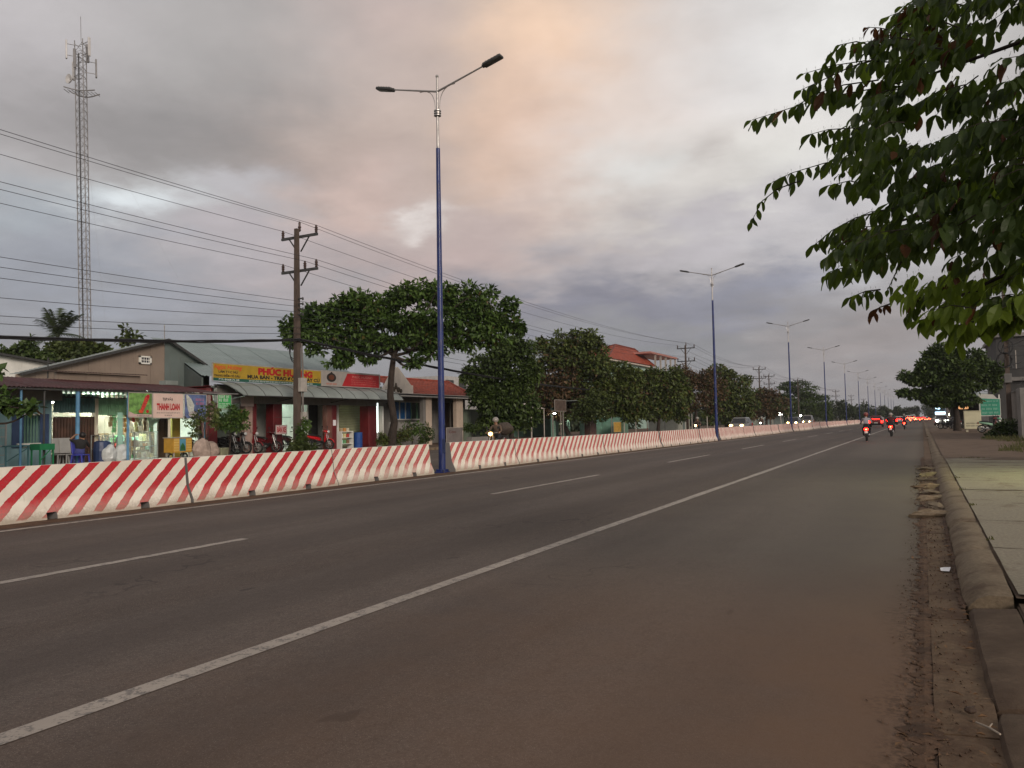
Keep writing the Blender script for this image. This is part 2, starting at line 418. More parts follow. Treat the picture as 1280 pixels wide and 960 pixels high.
def barrier_mat(name, red, fade, low_fade):
    """white limewash with hand-brushed red slanting bands; the band pattern runs along the segment (object Y) and up its face"""
    mt, t, p = new_mat(name)
    uv = t.node('ShaderNodeUVMap'); uv.uv_map = 'face_run'
    uu, vv, _ = t.sep(uv.outputs[0])
    tc = t.node('ShaderNodeTexCoord').outputs['Object']
    oi = t.node('ShaderNodeObjectInfo').outputs['Random']
    off = t.node('ShaderNodeCombineXYZ'); t.put(off.inputs[0], t.math('MULTIPLY', oi, 37.0)); t.put(off.inputs[1], t.math('MULTIPLY', oi, 11.0))
    va = t.node('ShaderNodeVectorMath', _operation='ADD'); t.put(va.inputs[0], tc); t.put(va.inputs[1], off.outputs[0]); tv = va.outputs[0]
    nz = t.noise(tv, 5, 4, 0.6); nf = t.noise(tv, 26, 4, 0.7)
    s = t.math('SUBTRACT', uu, t.math('MULTIPLY', vv, 0.86))
    s = t.math('ADD', s, t.math('MULTIPLY', t.math('SUBTRACT', nz, 0.5), 0.06))
    s = t.math('ADD', s, t.math('MULTIPLY', t.math('SUBTRACT', nf, 0.5), 0.035))
    fr = t.math('FRACT', t.math('ADD', t.math('DIVIDE', s, 0.4115), 20.0))
    d = t.math('ABSOLUTE', t.math('SUBTRACT', fr, 0.5))
    band = t.ramp(d, 0.235, 0.215)
    rim = t.math('MULTIPLY', t.ramp(d, 0.14, 0.215), band)
    brush = t.noise(t.scale(tv, (1, 1.0, 1)), 60, 3, 0.7)
    cover = t.math('ADD', t.math('MULTIPLY', t.ramp(nf, 0.30, 0.62), 0.5), t.math('MULTIPLY', t.ramp(brush, 0.3, 0.7), 0.5))
    cover = t.math('ADD', t.math('MULTIPLY', cover, fade), 1 - fade)
    cover = t.math('ADD', cover, t.math('MULTIPLY', rim, fade * 0.6), clamp=True)
    low = t.ramp(t.math('ADD', vv, t.math('MULTIPLY', t.math('SUBTRACT', nz, 0.5), 0.35)), 0.12, 0.42, 1 - low_fade, 1.0)
    f = t.math('MULTIPLY', t.math('MULTIPLY', band, cover), low)
    f = t.math('MULTIPLY', f, t.ramp(vv, 0.95, 0.93))                # the top stays white
    f = t.math('MULTIPLY', f, t.ramp(t.math('ADD', vv, t.math('MULTIPLY', t.math('SUBTRACT', nz, 0.5), 0.10)), 0.03, 0.07))
    white = t.mix(t.ramp(t.noise(tv, 2.0, 5), 0.3, 0.7), (0.66, 0.61, 0.53), (0.80, 0.75, 0.67))
    redv = t.mix(t.ramp(nf, 0.3, 0.7), tuple(k * 0.78 for k in red), tuple(min(1, k * 1.15) for k in red))
    c = t.mix(f, white, redv)
    # grime: chips, drips from the top, splash at the foot
    st = t.noise(t.scale(tv, (6, 6, 0.7)), 2.2, 5, 0.6)
    c = t.mix(t.ramp(st, 0.60, 0.78, 0, 0.28), c, (0.30, 0.25, 0.20))
    foot = t.math('MULTIPLY', t.ramp(t.math('ADD', vv, t.math('MULTIPLY', t.math('SUBTRACT', nf, 0.5), 0.3)), 0.22, 0.02), 0.55)
    c = t.mix(foot, c, (0.24, 0.17, 0.12))
    chip = t.noise(tv, 13, 3, 0.5)
    c = t.mix(t.ramp(chip, 0.715, 0.74, 0, 0.85), c, (0.20, 0.18, 0.16))
    # ends were never painted
    nrm = t.node('ShaderNodeNewGeometry').outputs['True Normal']; _, ny, _z = t.sep(nrm)
    c = t.mix(t.ramp(t.math('ABSOLUTE', ny), 0.8, 0.9), c, (0.19, 0.18, 0.175))
    t.put(p.inputs['Base Color'], c); p.inputs['Roughness'].default_value = 0.8; p.inputs['Specular IOR Level'].default_value = 0.2
    b = t.node('ShaderNodeBump'); b.inputs['Strength'].default_value = 0.35; b.inputs['Distance'].default_value = 0.008
    t.put(b.inputs['Height'], nf); t.put(p.inputs['Normal'], b.outputs[0])
    MATS[name] = mt; return mt
def concrete_mat(name, rgb, dirt_rgb, amount, scale=2.5):
    mt, t, p = new_mat(name); tc = t.node('ShaderNodeTexCoord').outputs['Object']
    geo = t.node('ShaderNodeNewGeometry').outputs['Position']
    a = t.noise(geo, scale, 6, 0.62); b = t.noise(geo, 28, 4, 0.72); g = t.noise(geo, 90, 2, 0.7)
    c = t.mix(t.ramp(b, 0.3, 0.72), tuple(k * 0.78 for k in rgb), tuple(k * 1.15 for k in rgb))
    c = t.mix(t.ramp(a, 0.62 - 0.3 * amount, 0.78 - 0.2 * amount, 0, 0.85), c, dirt_rgb)
    c = t.mix(t.ramp(g, 0.66, 0.75, 0, 0.5), c, tuple(k * 0.45 for k in dirt_rgb))
    t.put(p.inputs['Base Color'], c); p.inputs['Roughness'].default_value = 0.88; p.inputs['Specular IOR Level'].default_value = 0.2
    bp = t.node('ShaderNodeBump'); bp.inputs['Strength'].default_value = 0.6; bp.inputs['Distance'].default_value = 0.008
    t.put(bp.inputs['Height'], t.math('ADD', b, t.math('MULTIPLY', g, 0.5))); t.put(p.inputs['Normal'], bp.outputs[0])
    MATS[name] = mt; return mt
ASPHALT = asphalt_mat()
LINE = line_mat('worn white road paint', (0.38, 0.33, 0.285), 0.85)
LINE2 = line_mat('dirty white road paint', (0.40, 0.36, 0.31), 0.9)
PAINT_FRESH = barrier_mat('red and white barrier paint', (0.46, 0.006, 0.020), 0.10, 0.2)
PAINT_WORN = barrier_mat('worn red and white barrier paint', (0.44, 0.010, 0.024), 0.45, 0.60)
CONC = concrete_mat('dusty concrete', (0.25, 0.22, 0.17), (0.13, 0.09, 0.062), 0.35)
KERBC = concrete_mat('kerb concrete', (0.205, 0.158, 0.108), (0.10, 0.066, 0.044), 0.55)
GUTC = concrete_mat('gutter concrete', (0.145, 0.098, 0.063), (0.085, 0.050, 0.032), 0.65)
KERBD = concrete_mat('soil caked kerb', (0.115, 0.080, 0.056), (0.070, 0.046, 0.032), 0.75, 3.5)
EARTHP = concrete_mat('soil covered paving', (0.135, 0.098, 0.070), (0.080, 0.052, 0.036), 0.8, 2.0)
EARTH = concrete_mat('trodden earth', (0.15, 0.105, 0.075), (0.09, 0.062, 0.045), 0.5, 1.2)
DIRT = concrete_mat('red roadside dirt', (0.11, 0.066, 0.042), (0.055, 0.034, 0.024), 0.6, 4)
FARGROUND = concrete_mat('dusty ground', (0.16, 0.13, 0.09), (0.08, 0.085, 0.04), 0.5, 0.05)
BLUE = mat('blue pole paint', (0.010, 0.023, 0.125), 0.42, 0.28, 3, 0.45, (0.10, 0.10, 0.14), streak=True, coat=0.2)
SILVER = mat('galvanised steel', (0.42, 0.40, 0.39), 0.42, 0.1, 6, metal=0.7)
DARKMETAL = mat('dark lamp casing', (0.05, 0.05, 0.05), 0.45, 0.15, 6)
RUBBER = mat('black rubber', (0.02, 0.02, 0.02), 0.8)
BLACK = mat('black plastic', (0.018, 0.018, 0.019), 0.45)
POLEC = mat('weathered pole concrete', (0.085, 0.062, 0.050), 0.85, 0.2, 2, 0.4, (0.06, 0.045, 0.038), 0.4, 30, streak=True)
BARK = mat('tree bark', (0.034, 0.025, 0.020), 0.9, 0.35, 5, 0.3, (0.03, 0.022, 0.018), 0.8, 25)
CABLE = mat('black cable', (0.018, 0.018, 0.02), 0.6)
CERAMIC = mat('brown insulator', (0.07, 0.045, 0.04), 0.35)

# ------------------------------------------------------------------ the setting: ground, road, markings, gutter, kerb, pavement
def sheet(name, x0, x1, y0, y1, z, mt, parent=None, kind='structure', nx=1, ny=1):
    b = MB()
    vs = [(x0 + (x1 - x0) * i / nx, y0 + (y1 - y0) * j / ny, z) for j in range(ny + 1) for i in range(nx + 1)]
    b.add(vs, [(j * (nx + 1) + i, j * (nx + 1) + i + 1, (j + 1) * (nx + 1) + i + 1, (j + 1) * (nx + 1) + i) for j in range(ny) for i in range(nx)])
    o = b.build(name, mt, parent)
    if kind and parent is None: o['kind'] = kind
    return o
sheet('ground', -2500, 2500, -400, 4500, -0.06, FARGROUND)
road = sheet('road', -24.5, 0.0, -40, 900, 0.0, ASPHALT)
def mark(name, x, w, y0, y1, mt, jag=0.012, z=0.004):
    """painted line with the ragged edge of hand-laid thermoplastic"""
    b = MB(); n = max(2, int((y1 - y0) / (0.12 if y1 < 40 else 3))); n = min(n, 500); vs = []
    r = random.Random(int(x * 100 + y0 * 7))
    for i in range(n + 1):
        y = y0 + (y1 - y0) * i / n
        vs += [(x - w / 2 + r.uniform(-jag, jag), y, z), (x + w / 2 + r.uniform(-jag, jag), y, z)]
    b.add(vs, [(2 * i, 2 * i + 1, 2 * i + 3, 2 * i + 2) for i in range(n)])
    return b.build(name, mt, road)
mark('edge_line', -3.78, 0.145, -10, 40, LINE, 0.016); mark('edge_line', -3.78, 0.145, 40, 700, LINE)
mark('median_line', -11.62, 0.13, -10, 40, LINE2); mark('median_line', -11.62, 0.13, 40, 700, LINE2)
for k in range(24):
    mark('lane_dash', -7.66, 0.13, 1.35 + 12.1 * k, 7.1 + 12.1 * k, LINE)
# sand and litter along the barrier foot
b = MB(); vs = []; n = 240
for i in range(n + 1):
    y = -5 + 95 * i / n
    vs += [(-12.36, y, 0.012), (-12.12 + 0.16 * mnoise.noise((y * 0.9, 3.1, 0)), y, 0.010), (-11.86 + 0.16 * mnoise.noise((y * 1.7, 0, 0)), y, 0.003)]
b.add(vs, [f for i in range(n) for f in ((3 * i, 3 * i + 1, 3 * i + 4, 3 * i + 3), (3 * i + 1, 3 * i + 2, 3 * i + 5, 3 * i + 4))])
tag(b.build('sand_strip', DIRT), kind='structure')

def rough(mesh, amt, sc, seed=0.0):
    for v in mesh.vertices:
        p = Vector((v.co.x * sc + seed, v.co.y * sc, v.co.z * sc)); v.co += Vector((mnoise.noise(p), mnoise.noise(p + Vector((7, 3, 1))), mnoise.noise(p + Vector((2, 9, 4))))) * amt
pave = tag(bpy.data.objects.new('pavement', None), kind='structure'); COL.objects.link(pave); ORG['pavement'] = Vector((0, 0, 0))
gut = tag(bpy.data.objects.new('gutter', None), kind='structure'); COL.objects.link(gut); ORG['gutter'] = Vector((0, 0, 0))
KL = 2.19
for k in range(-2, 25):                                             # kerb stones and gutter slabs, 2.2 m each
    y0 = 6.48 + KL * (k - 0) + 0.012; y1 = y0 + KL - 0.03
    if y0 > 58: break
    low = 0.05 if y0 > 27 else 0.0
    prof = [(0.205, -0.08), (0.215, 0.02), (0.245, 0.075), (0.30, 0.118), (0.37, 0.143), (0.44, 0.150), (0.525, 0.148), (0.53, -0.08)]
    sh = RNG.uniform(-0.012, 0.012); ht = RNG.uniform(-0.012, 0.006)
    if k < 0: prof = [(0.235, -0.08), (0.245, 0.03), (0.262, 0.052), (0.30, 0.060), (0.37, 0.066), (0.44, 0.070), (0.525, 0.075), (0.53, -0.08)]
    rings = []
    ns = 14 if y0 < 22 else 4
    for i in range(ns + 1):
        t = i / ns; y = y0 + (y1 - y0) * t
        e = 0.03 * max(0, 1 - min(t, 1 - t) * ns * 0.9)              # rounded ends
        rings.append([(x + sh + (e * 0.5 if x < 0.4 else 0), y, max(-0.08, z + ht - (e if z > 0 else 0) - low * (z > 0.05))) for x, z in prof])
    kb = MB(); kb.loft(rings); o = kb.build('kerb_stone', KERBC if k >= 0 else KERBD, pave, True); rough(o.data, 0.007, 2.3, k * 5.1); rough(o.data, 0.008, 14, k)
    gb = MB(); ns = 8 if y0 < 22 else 2; rings = []; gx1 = .212 if k >= 0 else .246
    gx0 = -0.005 + RNG.uniform(-0.015, 0.01)
    for i in range(ns + 1):
        y = y0 - 0.35 + (y1 - y0 + 0.01) * i / ns; e = 0.012 if i in (0, ns) else 0
        rings.append([(gx0, y, -0.07), (gx0 + 0.006, y, 0.010 - e), (0.10, y, 0.018 - e), (gx1, y, 0.024 - e), (gx1 + .002, y, -0.07)])
    gb.loft(rings); o = gb.build('gutter_slab', GUTC, gut, True); rough(o.data, 0.005, 4.0, k * 3.7)
b = MB(); b.box((0.205, 58, -0.08), (0.53, 400, 0.09)); b.build('kerb_run', KERBC, pave)
b = MB(); b.box((0.0, 58, -0.08), (0.205, 400, 0.012)); b.build('gutter_run', GUTC, gut)
for k in range(-2, 10):                                             # cast pavement slabs up to the dirt forecourt
    y0 = 6.48 + KL * k + 0.008; y1 = y0 + KL - 0.016
    if y0 > 25: break
    for j, (x0, x1) in enumerate(((0.545, 2.62), (2.632, 4.9))):
        s = MB(); dz = RNG.uniform(-0.006, 0.006); nx, ny = 6, 6
        vs = [(x0 + (x1 - x0) * i / nx, y0 + (y1 - y0) * q / ny, (0.146 if k >= 0 else 0.080) + dz) for q in range(ny + 1) for i in range(nx + 1)]
        s.add(vs, [(q * (nx + 1) + i, q * (nx + 1) + i + 1, (q + 1) * (nx + 1) + i + 1, (q + 1) * (nx + 1) + i) for q in range(ny) for i in range(nx)])
        o = s.build('paving_slab', CONC if k >= 0 else EARTHP, pave); rough(o.data, 0.006, 2.1, k * 3 + j)
# pavement bedding below the slabs, the dirt forecourt beyond them
sheet('earth', 0.53, 60, 6.46, 500, 0.118, EARTH); sheet('earth', 0.53, 60, -20, 6.46, 0.062, EARTH)
b = MB(); vs = []; n = 60; mm = 10
for i in range(n + 1):
    y = 24.6 + 45 * i / n
    for j in range(mm + 1):
        x = 0.50 + 8.0 * j / mm; h = 0.128 + 0.03 * mnoise.noise((x * 0.7, y * 0.5, 1.5)) + 0.02
        if i == 0 or j == 0: h = 0.10
        if y > 26 and j == 1: h -= 0.02
        vs.append((x, y, h))
b.add(vs, [(i * (mm + 1) + j, i * (mm + 1) + j + 1, (i + 1) * (mm + 1) + j + 1, (i + 1) * (mm + 1) + j) for i in range(n) for j in range(mm)])
tag(b.build('forecourt', EARTH, None, True), kind='structure')
# the far side: kerb, footpath of beaten earth and concrete in front of the shops
b = MB(); b.box((-24.8, -40, -0.05), (-24.5, 400, 0.14)); tag(b.build('far_kerb', KERBC), kind='structure')
sheet('far_footpath', -60, -24.8, -40, 400, 0.12, EARTH)

# loose stuff in the gutter
def rock(name, x, y, z, sx, sy, sz, mt, label, group, seed):
    bm = bmesh.new(); bmesh.ops.create_icosphere(bm, subdivisions=3, radius=1)
    for v in bm.verts:
        d = 1 + 0.55 * mnoise.noise(v.co * 1.3 + Vector((seed * 3.1, 0, 0))) + 0.30 * mnoise.noise(v.co * 3.4 + Vector((seed, 2, 0)))
        v.co = Vector((v.co.x * sx * d, v.co.y * sy * d, max(-0.3, v.co.z) * sz * d))
    me = bpy.data.meshes.new(name); bm.to_mesh(me); bm.free(); me.materials.append(mt)
    me.polygons.foreach_set('use_smooth', [True] * len(me.polygons)); 
    try: me.set_sharp_from_angle(angle=R(28))
    except Exception: pass
    o = put(name, me, None, (x, y, z), (0, 0, seed * 1.7)); return tag(o, label, 'rubble', group)
for i, (x, y, sx, sy, sz) in enumerate([(0.105, 12.15, 0.105, 0.30, 0.085), (0.11, 13.4, 0.10, 0.34, 0.06), (0.12, 14.6, 0.09, 0.30, 0.07), (0.09, 15.7, 0.11, 0.32, 0.055), (0.115, 17.1, 0.10, 0.36, 0.07),
                                         (0.08, 18.9, 0.09, 0.33, 0.05), (0.12, 20.6, 0.11, 0.40, 0.07), (0.10, 22.9, 0.09, 0.35, 0.05)]):
    rock('concrete_chunk', x, y, 0.02, sx, sy, sz, KERBC,
         'largest broken concrete chunk lying in the gutter, nearest of the row against the kerb' if i == 0 else ['', 'second', 'third', 'fourth', 'fifth', 'sixth', 'seventh', 'eighth and farthest'][i] + ' broken concrete chunk from the near end of the gutter rubble',
         'rubble chunks in the gutter', i + 1)
gb = MB(); r = random.Random(5)
for i in range(2600):
    y = 2.8 + 22 * r.random() ** 1.5; x = -0.06 + r.gauss(0, 0.07) if r.random() < 0.75 else r.uniform(0.0, 0.22)
    s = r.uniform(0.002, 0.009) * (1 + y * 0.05); z = 0.004 + (0.014 if x > 0 else 0)
    q = [(x + r.uniform(-s, s), y + r.uniform(-s, s) * 2, z), (x + s, y, z), (x, y + s * 1.8, z), (x, y, z + s * 1.1)]
    gb.add(q, [(0, 1, 3), (1, 2, 3), (2, 0, 3)])
tag(gb.build('gravel', DIRT), kind='stuff')
for nm, xc, wd, y1_, zz, sd in (('dirt_edge', -0.045, 0.075, 30, 0.006, 2.0), ('dirt_edge', 0.200, 0.030, 24, 0.030, 9.0)):
    b = MB(); vs = []; n = 900
    for i in range(n + 1):
        y = (2.5 if xc < 0 else 6.4) + (y1_ - (2.5 if xc < 0 else 6.4)) * (i / n) ** 1.6
        wl = wd * (0.55 + 1.3 * max(0, mnoise.noise((y * 1.1, sd, 0))) + 0.7 * mnoise.noise((y * 6.0, sd, 3)) + 0.8 * mnoise.noise((y * 19.0, sd, 3))); wr_ = wd * (0.45 + 0.9 * mnoise.noise((y * 4.0, sd + 5, 1)) + .8 * mnoise.noise((y * 21.0, sd + 5, 1)) + .3)
        vs += [(xc - max(.004, wl), y, zz - .003), (xc + .01 * mnoise.noise((y * 9, sd, 7)), y, zz + .005 + .006 * mnoise.noise((y * 15, sd, 2))), (xc + max(.004, wr_), y, zz)]
    b.add(vs, [f for i in range(n) for f in ((3 * i, 3 * i + 1, 3 * i + 4, 3 * i + 3), (3 * i + 1, 3 * i + 2, 3 * i + 5, 3 * i + 4))])
    tag(b.build(nm, DIRT), kind='stuff')
LITTER = mat('dry leaf', (0.12, 0.065, 0.03), 0.8, 0.4, 20)
lb = MB()
for i in range(130):
    y = 3.2 + 9 * r.random() ** 1.4; x = 0.19 + r.gauss(0, 0.028) if r.random() < 0.6 else r.uniform(-0.15, 0.2); z = 0.034 if x > 0 else 0.006
    a = r.uniform(0, 6.28); l = r.uniform(0.01, 0.035); w = l * 0.4; ca, sa = math.cos(a), math.sin(a)
    lb.add([(x - l * ca, y - l * sa, z), (x + w * sa, y - w * ca, z + r.uniform(0, 0.012)), (x + l * ca, y + l * sa, z + r.uniform(0, 0.01)), (x - w * sa, y + w * ca, z + r.uniform(0.004, 0.014))], [(0, 1, 2), (0, 2, 3)])
tag(lb.build('leaf_litter', LITTER), kind='stuff')
PAPER = mat('white paper', (0.75, 0.75, 0.78), 0.7, 0.05)
b = MB(); b.add([(0.09, 7.86, 0.03), (0.155, 7.84, 0.034), (0.17, 8.0, 0.045), (0.12, 8.06, 0.03), (0.085, 7.98, 0.036)], [(0, 1, 2), (0, 2, 3), (0, 3, 4)])
b.thing('paper_scrap', PAPER, 'torn scrap of white paper lying in the gutter', 'litter')
b = MB(); b.tube([(0.155, 4.02, 0.045), (0.20, 3.96, 0.05), (0.235, 3.87, 0.06)], [0.004, 0.005, 0.004], 6); b.tube([(0.20, 3.96, 0.05), (0.215, 4.01, 0.052)], 0.003, 5)
b.thing('dry_stick', mat('bleached stick', (0.36, 0.30, 0.24), 0.8), 'bleached dry stick lying in the gutter against the kerb', 'litter')
b = MB(); b.ball((0.14, 4.17, 0.045), 0.02, 8, 6, (1.3, 1, 0.8)); b.tube([(0.12, 4.17, 0.04), (0.16, 4.22, 0.05)], 0.004, 5)
b.thing('seed_pod', mat('brown pod', (0.05, 0.03, 0.02), 0.7), 'small dark brown seed pod in the gutter near the stick', 'litter')

# ------------------------------------------------------------------ concrete barrier along the median
PITCH, SEG, GAP0 = 34.4, 4.115, 19.42
def barrier_mesh(name, mt, variant):
    L = SEG - 0.022; notch = (1.45, 3.12); w = 0.085
    st = [0.0]
    for c in notch: st += [c - w, c - w, c + w, c + w]
    st += [L]
    isn = [0, 0, 1, 1, 0, 0, 1, 1, 0, 0]
    rings = []
    rr = random.Random(variant)
    ys = []
    for i, y in enumerate(st):
        if isn[i]:
            pr = [(0.262, 0.125), (0.250, 0.150), (0.165, 0.33), (0.090, 0.87), (-0.090, 0.87), (-0.165, 0.33), (-0.250, 0.150), (-0.262, 0.125)]
        else:
            pr = [(0.30, -0.01), (0.292, 0.075), (0.165, 0.33), (0.090, 0.87), (-0.090, 0.87), (-0.165, 0.33), (-0.292, 0.075), (-0.30, -0.01)]
        rings.append([(x, y, z) for x, z in pr])
    # more stations so the edges can be nibbled
    full = []
    for i in range(len(rings)):
        full.append(rings[i])
        if i + 1 < len(rings) and isn[i] == isn[i + 1] == 0 and st[i + 1] - st[i] > 0.3:
            k = int((st[i + 1] - st[i]) / 0.13)
            for j in range(1, k):
                t = j / k; full.append([tuple(Vector(a).lerp(Vector(b), t)) for a, b in zip(rings[i], rings[i + 1])])
    b = MB(); b.loft(full); me = b.mesh(name, mt)
    rough(me, 0.004, 2.2, variant * 9.0); rough(me, 0.006, 13, variant)
    for v in me.vertices:                                            # broken corners at the foot and the ends
        if v.co.z < 0.1:
            k = mnoise.noise((v.co.y * 2.3 + variant * 5, v.co.x * 9, 0.3))
            if k > 0.28: v.co.x *= 0.93; v.co.z += 0.02
    uvl = me.uv_layers.new(name='face_run')
    for p in me.polygons:
        top = p.normal.z > 0.8
        for li in p.loop_indices:
            v = me.vertices[me.loops[li].vertex_index].co
            uvl.data[li].uv = (v.y + 0.113 - 0.24 * v.z, 1.0 if top else v.z)
    return me
BM_F = [barrier_mesh('barrier', PAINT_FRESH, i + 1) for i in range(3)]
BM_W = [barrier_mesh('barrier', PAINT_WORN, i + 11) for i in range(4)]
NEARLAB = {-1: 'striped concrete barrier segment cut by the left edge of the photo',
           0: 'striped concrete barrier segment, bright red bands, in front of the THANH LOAN grocery',
           1: 'striped concrete barrier segment, bright red bands, in front of the parked motorbikes',
           2: 'striped concrete barrier segment with paler brushed bands, ending at the nearest lamp post'}
BG = 'red and white concrete barrier segments along the median'
ORD = ['first', 'second', 'third', 'fourth', 'fifth', 'sixth', 'seventh', 'eighth', 'ninth']
def place_barrier(y, near=None, far_i=0):
    me = (BM_F[far_i % 3] if near is not None and near < 2 else BM_W[far_i % 4])
    o = put('concrete_barrier', me, None, (-12.6 + RNG.uniform(-0.028, 0.028), y, RNG.uniform(-0.012, 0.006)), (0, RNG.uniform(-.006, .006), RNG.uniform(-0.006, 0.006)))
    if near is not None: tag(o, NEARLAB[near], 'barrier', BG)
    elif y < 87:
        run = 0 if y < 53 else 1; k = int(round((y - GAP0 - PITCH * run) / (SEG + 0.055)))
        tag(o, ORD[k] + (' worn striped barrier segment past the nearest lamp post, counting away from the camera' if run == 0 else ' pinkish barrier segment past the second lamp post, counting away from the camera'), 'barrier', BG)
    else: tag(o, 'distant pinkish striped concrete barrier segment beyond the third lamp post', 'barrier', BG)
y = 18.40 - SEG
for k in (2, 1, 0, -1):
    place_barrier(y, k, k + 1); y -= SEG + 0.03
for mrow in range(12):
    for j in range(8):
        place_barrier(GAP0 + PITCH * mrow + (SEG + 0.055) * j, None, mrow * 3 + j * 5)

# ------------------------------------------------------------------ street lamps standing in the barrier's gaps
LAMPC = mat('lamp glass', (0.10, 0.10, 0.09), 0.25)
DARKBLUE = mat('dull dark blue paint', (0.010, 0.018, 0.07), 0.5, 0.25, 9)
def make_lamp():
    r = proto('street_lamp', 'x', 'street lamp', 'double-armed street lamps along the median')
    b = MB(); b.tube([(0, 0, 0.10), (0, 0, 9.73)], [0.105, 0.062], 14); b.build('pole', BLUE, r, True)
    b = MB(); b.cbox((0.093, -0.035, .78), (.03, .10, .42), Matrix.Rotation(R(-20), 3, 'Z'), .008); b.build('access_door', DARKBLUE, r)
    for i in range(4): b = MB(); b.lathe(((-1, 1, 1, -1)[i] * .14, (-1, -1, 1, 1)[i] * .14, .03), [(.022, 0), (.022, .02), (.012, .022), (.012, .06)], 6); b.build('bolt', DARKMETAL, r)
    b = MB(); b.box((-0.17, -0.17, 0), (0.17, 0.17, 0.03)); b.box((-0.13, -0.13, 0.03), (0.13, 0.13, 0.10)); b.build('base_plate', BLUE, r)
    b = MB(); b.tube([(0, 0, 9.73), (0, 0, 11.92)], [0.045, 0.03], 10); b.ball((0, 0, 11.95), 0.05, 8, 6); b.build('top_pole', SILVER, r, True)
    b = MB()
    for z in (10.74, 10.81, 10.88): b.lathe((0, 0, z), [(0.05, -0.02), (0.11, -0.015), (0.11, 0.015), (0.05, 0.02)], 12)
    b.build('collar', SILVER, r)
    for sx in (-1, 1):
        b = MB(); tip = Vector((sx * 1.64, 0, 11.90)); st = Vector((0, 0, 11.48))
        b.tube([st, st.lerp(tip, 0.5), tip], [0.032, 0.028, 0.024], 8); a = b.build('arm', SILVER, r, True)
        c = MB(); pts = []
        for i in range(9):
            t = i / 8; pts.append((sx * (0.07 + 0.56 * t ** 2.2), 0, 10.81 + 0.78 * (1 - (1 - t) ** 2.2)))
        c.tube(pts, 0.012, 6); c.build('brace', SILVER, a, True)
        h = MB(); dirv = (tip - st).normalized(); ang = math.atan2(dirv.z, abs(dirv.x))
        rot = Matrix.Rotation(-sx * ang, 3, 'Y')
        c0 = tip + dirv * 0.30
        h.cbox(c0, (0.62, 0.24, 0.085), rot, 0.02); h.cbox(tip + dirv * 0.02, (0.16, 0.10, 0.07), rot)
        for i in range(5): h.cbox(c0 + dirv * (-0.2 + 0.1 * i) + Vector((0, 0, 0.05)), (0.012, 0.2, 0.03), rot)
        hd = h.build('lamp_head', DARKMETAL, r, True)
        g = MB(); g.cbox(c0 + dirv * 0.05 - Vector((0, 0, 0.047)), (0.40, 0.18, 0.008), rot); g.build('lens', LAMPC, hd)
    return r
lampr = make_lamp()
LL = ['nearest street lamp with a blue pole standing in the barrier gap', 'second street lamp from the left, blue pole in the barrier gap', 'third street lamp from the left along the barrier',
      'fourth street lamp from the left, above the far barrier', 'fifth street lamp from the left, fading towards the horizon', 'sixth street lamp from the left, small against the sky']
for k in range(13):
    o = lampr if k == 0 else copy_tree(lampr)
    o.location = (-12.56, 19.12 + PITCH * k, 0); o.rotation_euler = (0, 0, RNG.uniform(-0.02, 0.02))
    o['label'] = LL[k] if k < 6 else 'tiny far street lamp in the row near the vanishing point'

# ------------------------------------------------------------------ utility poles and their cables, far side of the road
UX = -26.0
def make_upole(arms=((10.42, 1.12, 1.15), (8.78, 1.12, 1.15))):
    r = proto('utility_pole', 'x', 'utility pole', 'concrete utility poles on the far side')
    b = MB(); b.loft([[(sx * w, sy * w, z) for sx, sy in ((-1, -1), (1, -1), (1, 1), (-1, 1))] for z, w in ((-0.1, 0.145), (10.78, 0.085))]); b.build('pole', POLEC, r)
    for k, (z, l, rr) in enumerate(arms):
        a = MB(); a.box((-l, 0.12, z - 0.06), (rr, 0.21, z + 0.06)); ar = a.build('cross_arm', DARKMETAL, r)
        for sx in (-1, 1):
            c = MB(); c.bar((sx * 0.62, 0.165, z - 0.06), (sx * 0.10, 0.165, z - 0.72), 0.05); c.build('brace', DARKMETAL, ar)
        for x in ((-l + 0.08, rr - 0.08) if k == 0 else (-l + 0.08, 0.36, rr - 0.08)):
            c = MB(); c.lathe((x, 0.165, z + 0.05), [(0.03, 0), (0.075, 0.06), (0.05, 0.10), (0.085, 0.16), (0.05, 0.20), (0.085, 0.26), (0.05, 0.31), (0.055, 0.36), (0.02, 0.40)], 10)
            c.build('insulator', CERAMIC, ar, True)
    c = MB(); c.lathe((0.05, 0.14, 10.66), [(0.03, 0), (0.075, 0.08), (0.05, 0.14), (0.085, 0.22), (0.05, 0.30), (0.06, 0.42), (0.02, 0.5)], 10); c.build('insulator', CERAMIC, r, True)
    b = MB()
    for i, z in enumerate((7.4, 7.15, 6.9, 6.65)):
        b.box((0.12, -0.06, z - 0.03), (0.42, 0.0, z + 0.03)); b.lathe((0.40, -0.03, z - 0.09), [(0.03, 0), (0.05, 0.06), (0.03, 0.14)], 8)
    b.build('cable_bracket', DARKMETAL, r)
    return r
UY = [27.6, 86.0, 134.0, 150.0, 186.0, 232.0, 275.0, 320.0]
upr = make_upole()
UL = ['tall concrete utility pole with two cross arms in front of the motorbike shop', 'concrete utility pole rising behind the brown treetops beside the red-roofed house',
      'left one of two close utility poles far off above the trees', 'right one of two close utility poles far off above the trees', 'small utility pole behind the dark umbrella-shaped tree']
UXY = [(-26.0, 27.25), (-26.0, 86.0), (-26.0, at_x(950, 500, -26).y), (-28.5, at_x(962, 500, -28.5).y), (-26.0, at_x(998, 500, -26).y), (-26.0, at_x(1045, 500, -26).y), (-26.0, at_x(1064, 500, -26).y), (-26.0, at_x(1079, 500, -26).y)]
UXY[1] = (-26.0, at_x(858, 480, -26).y)
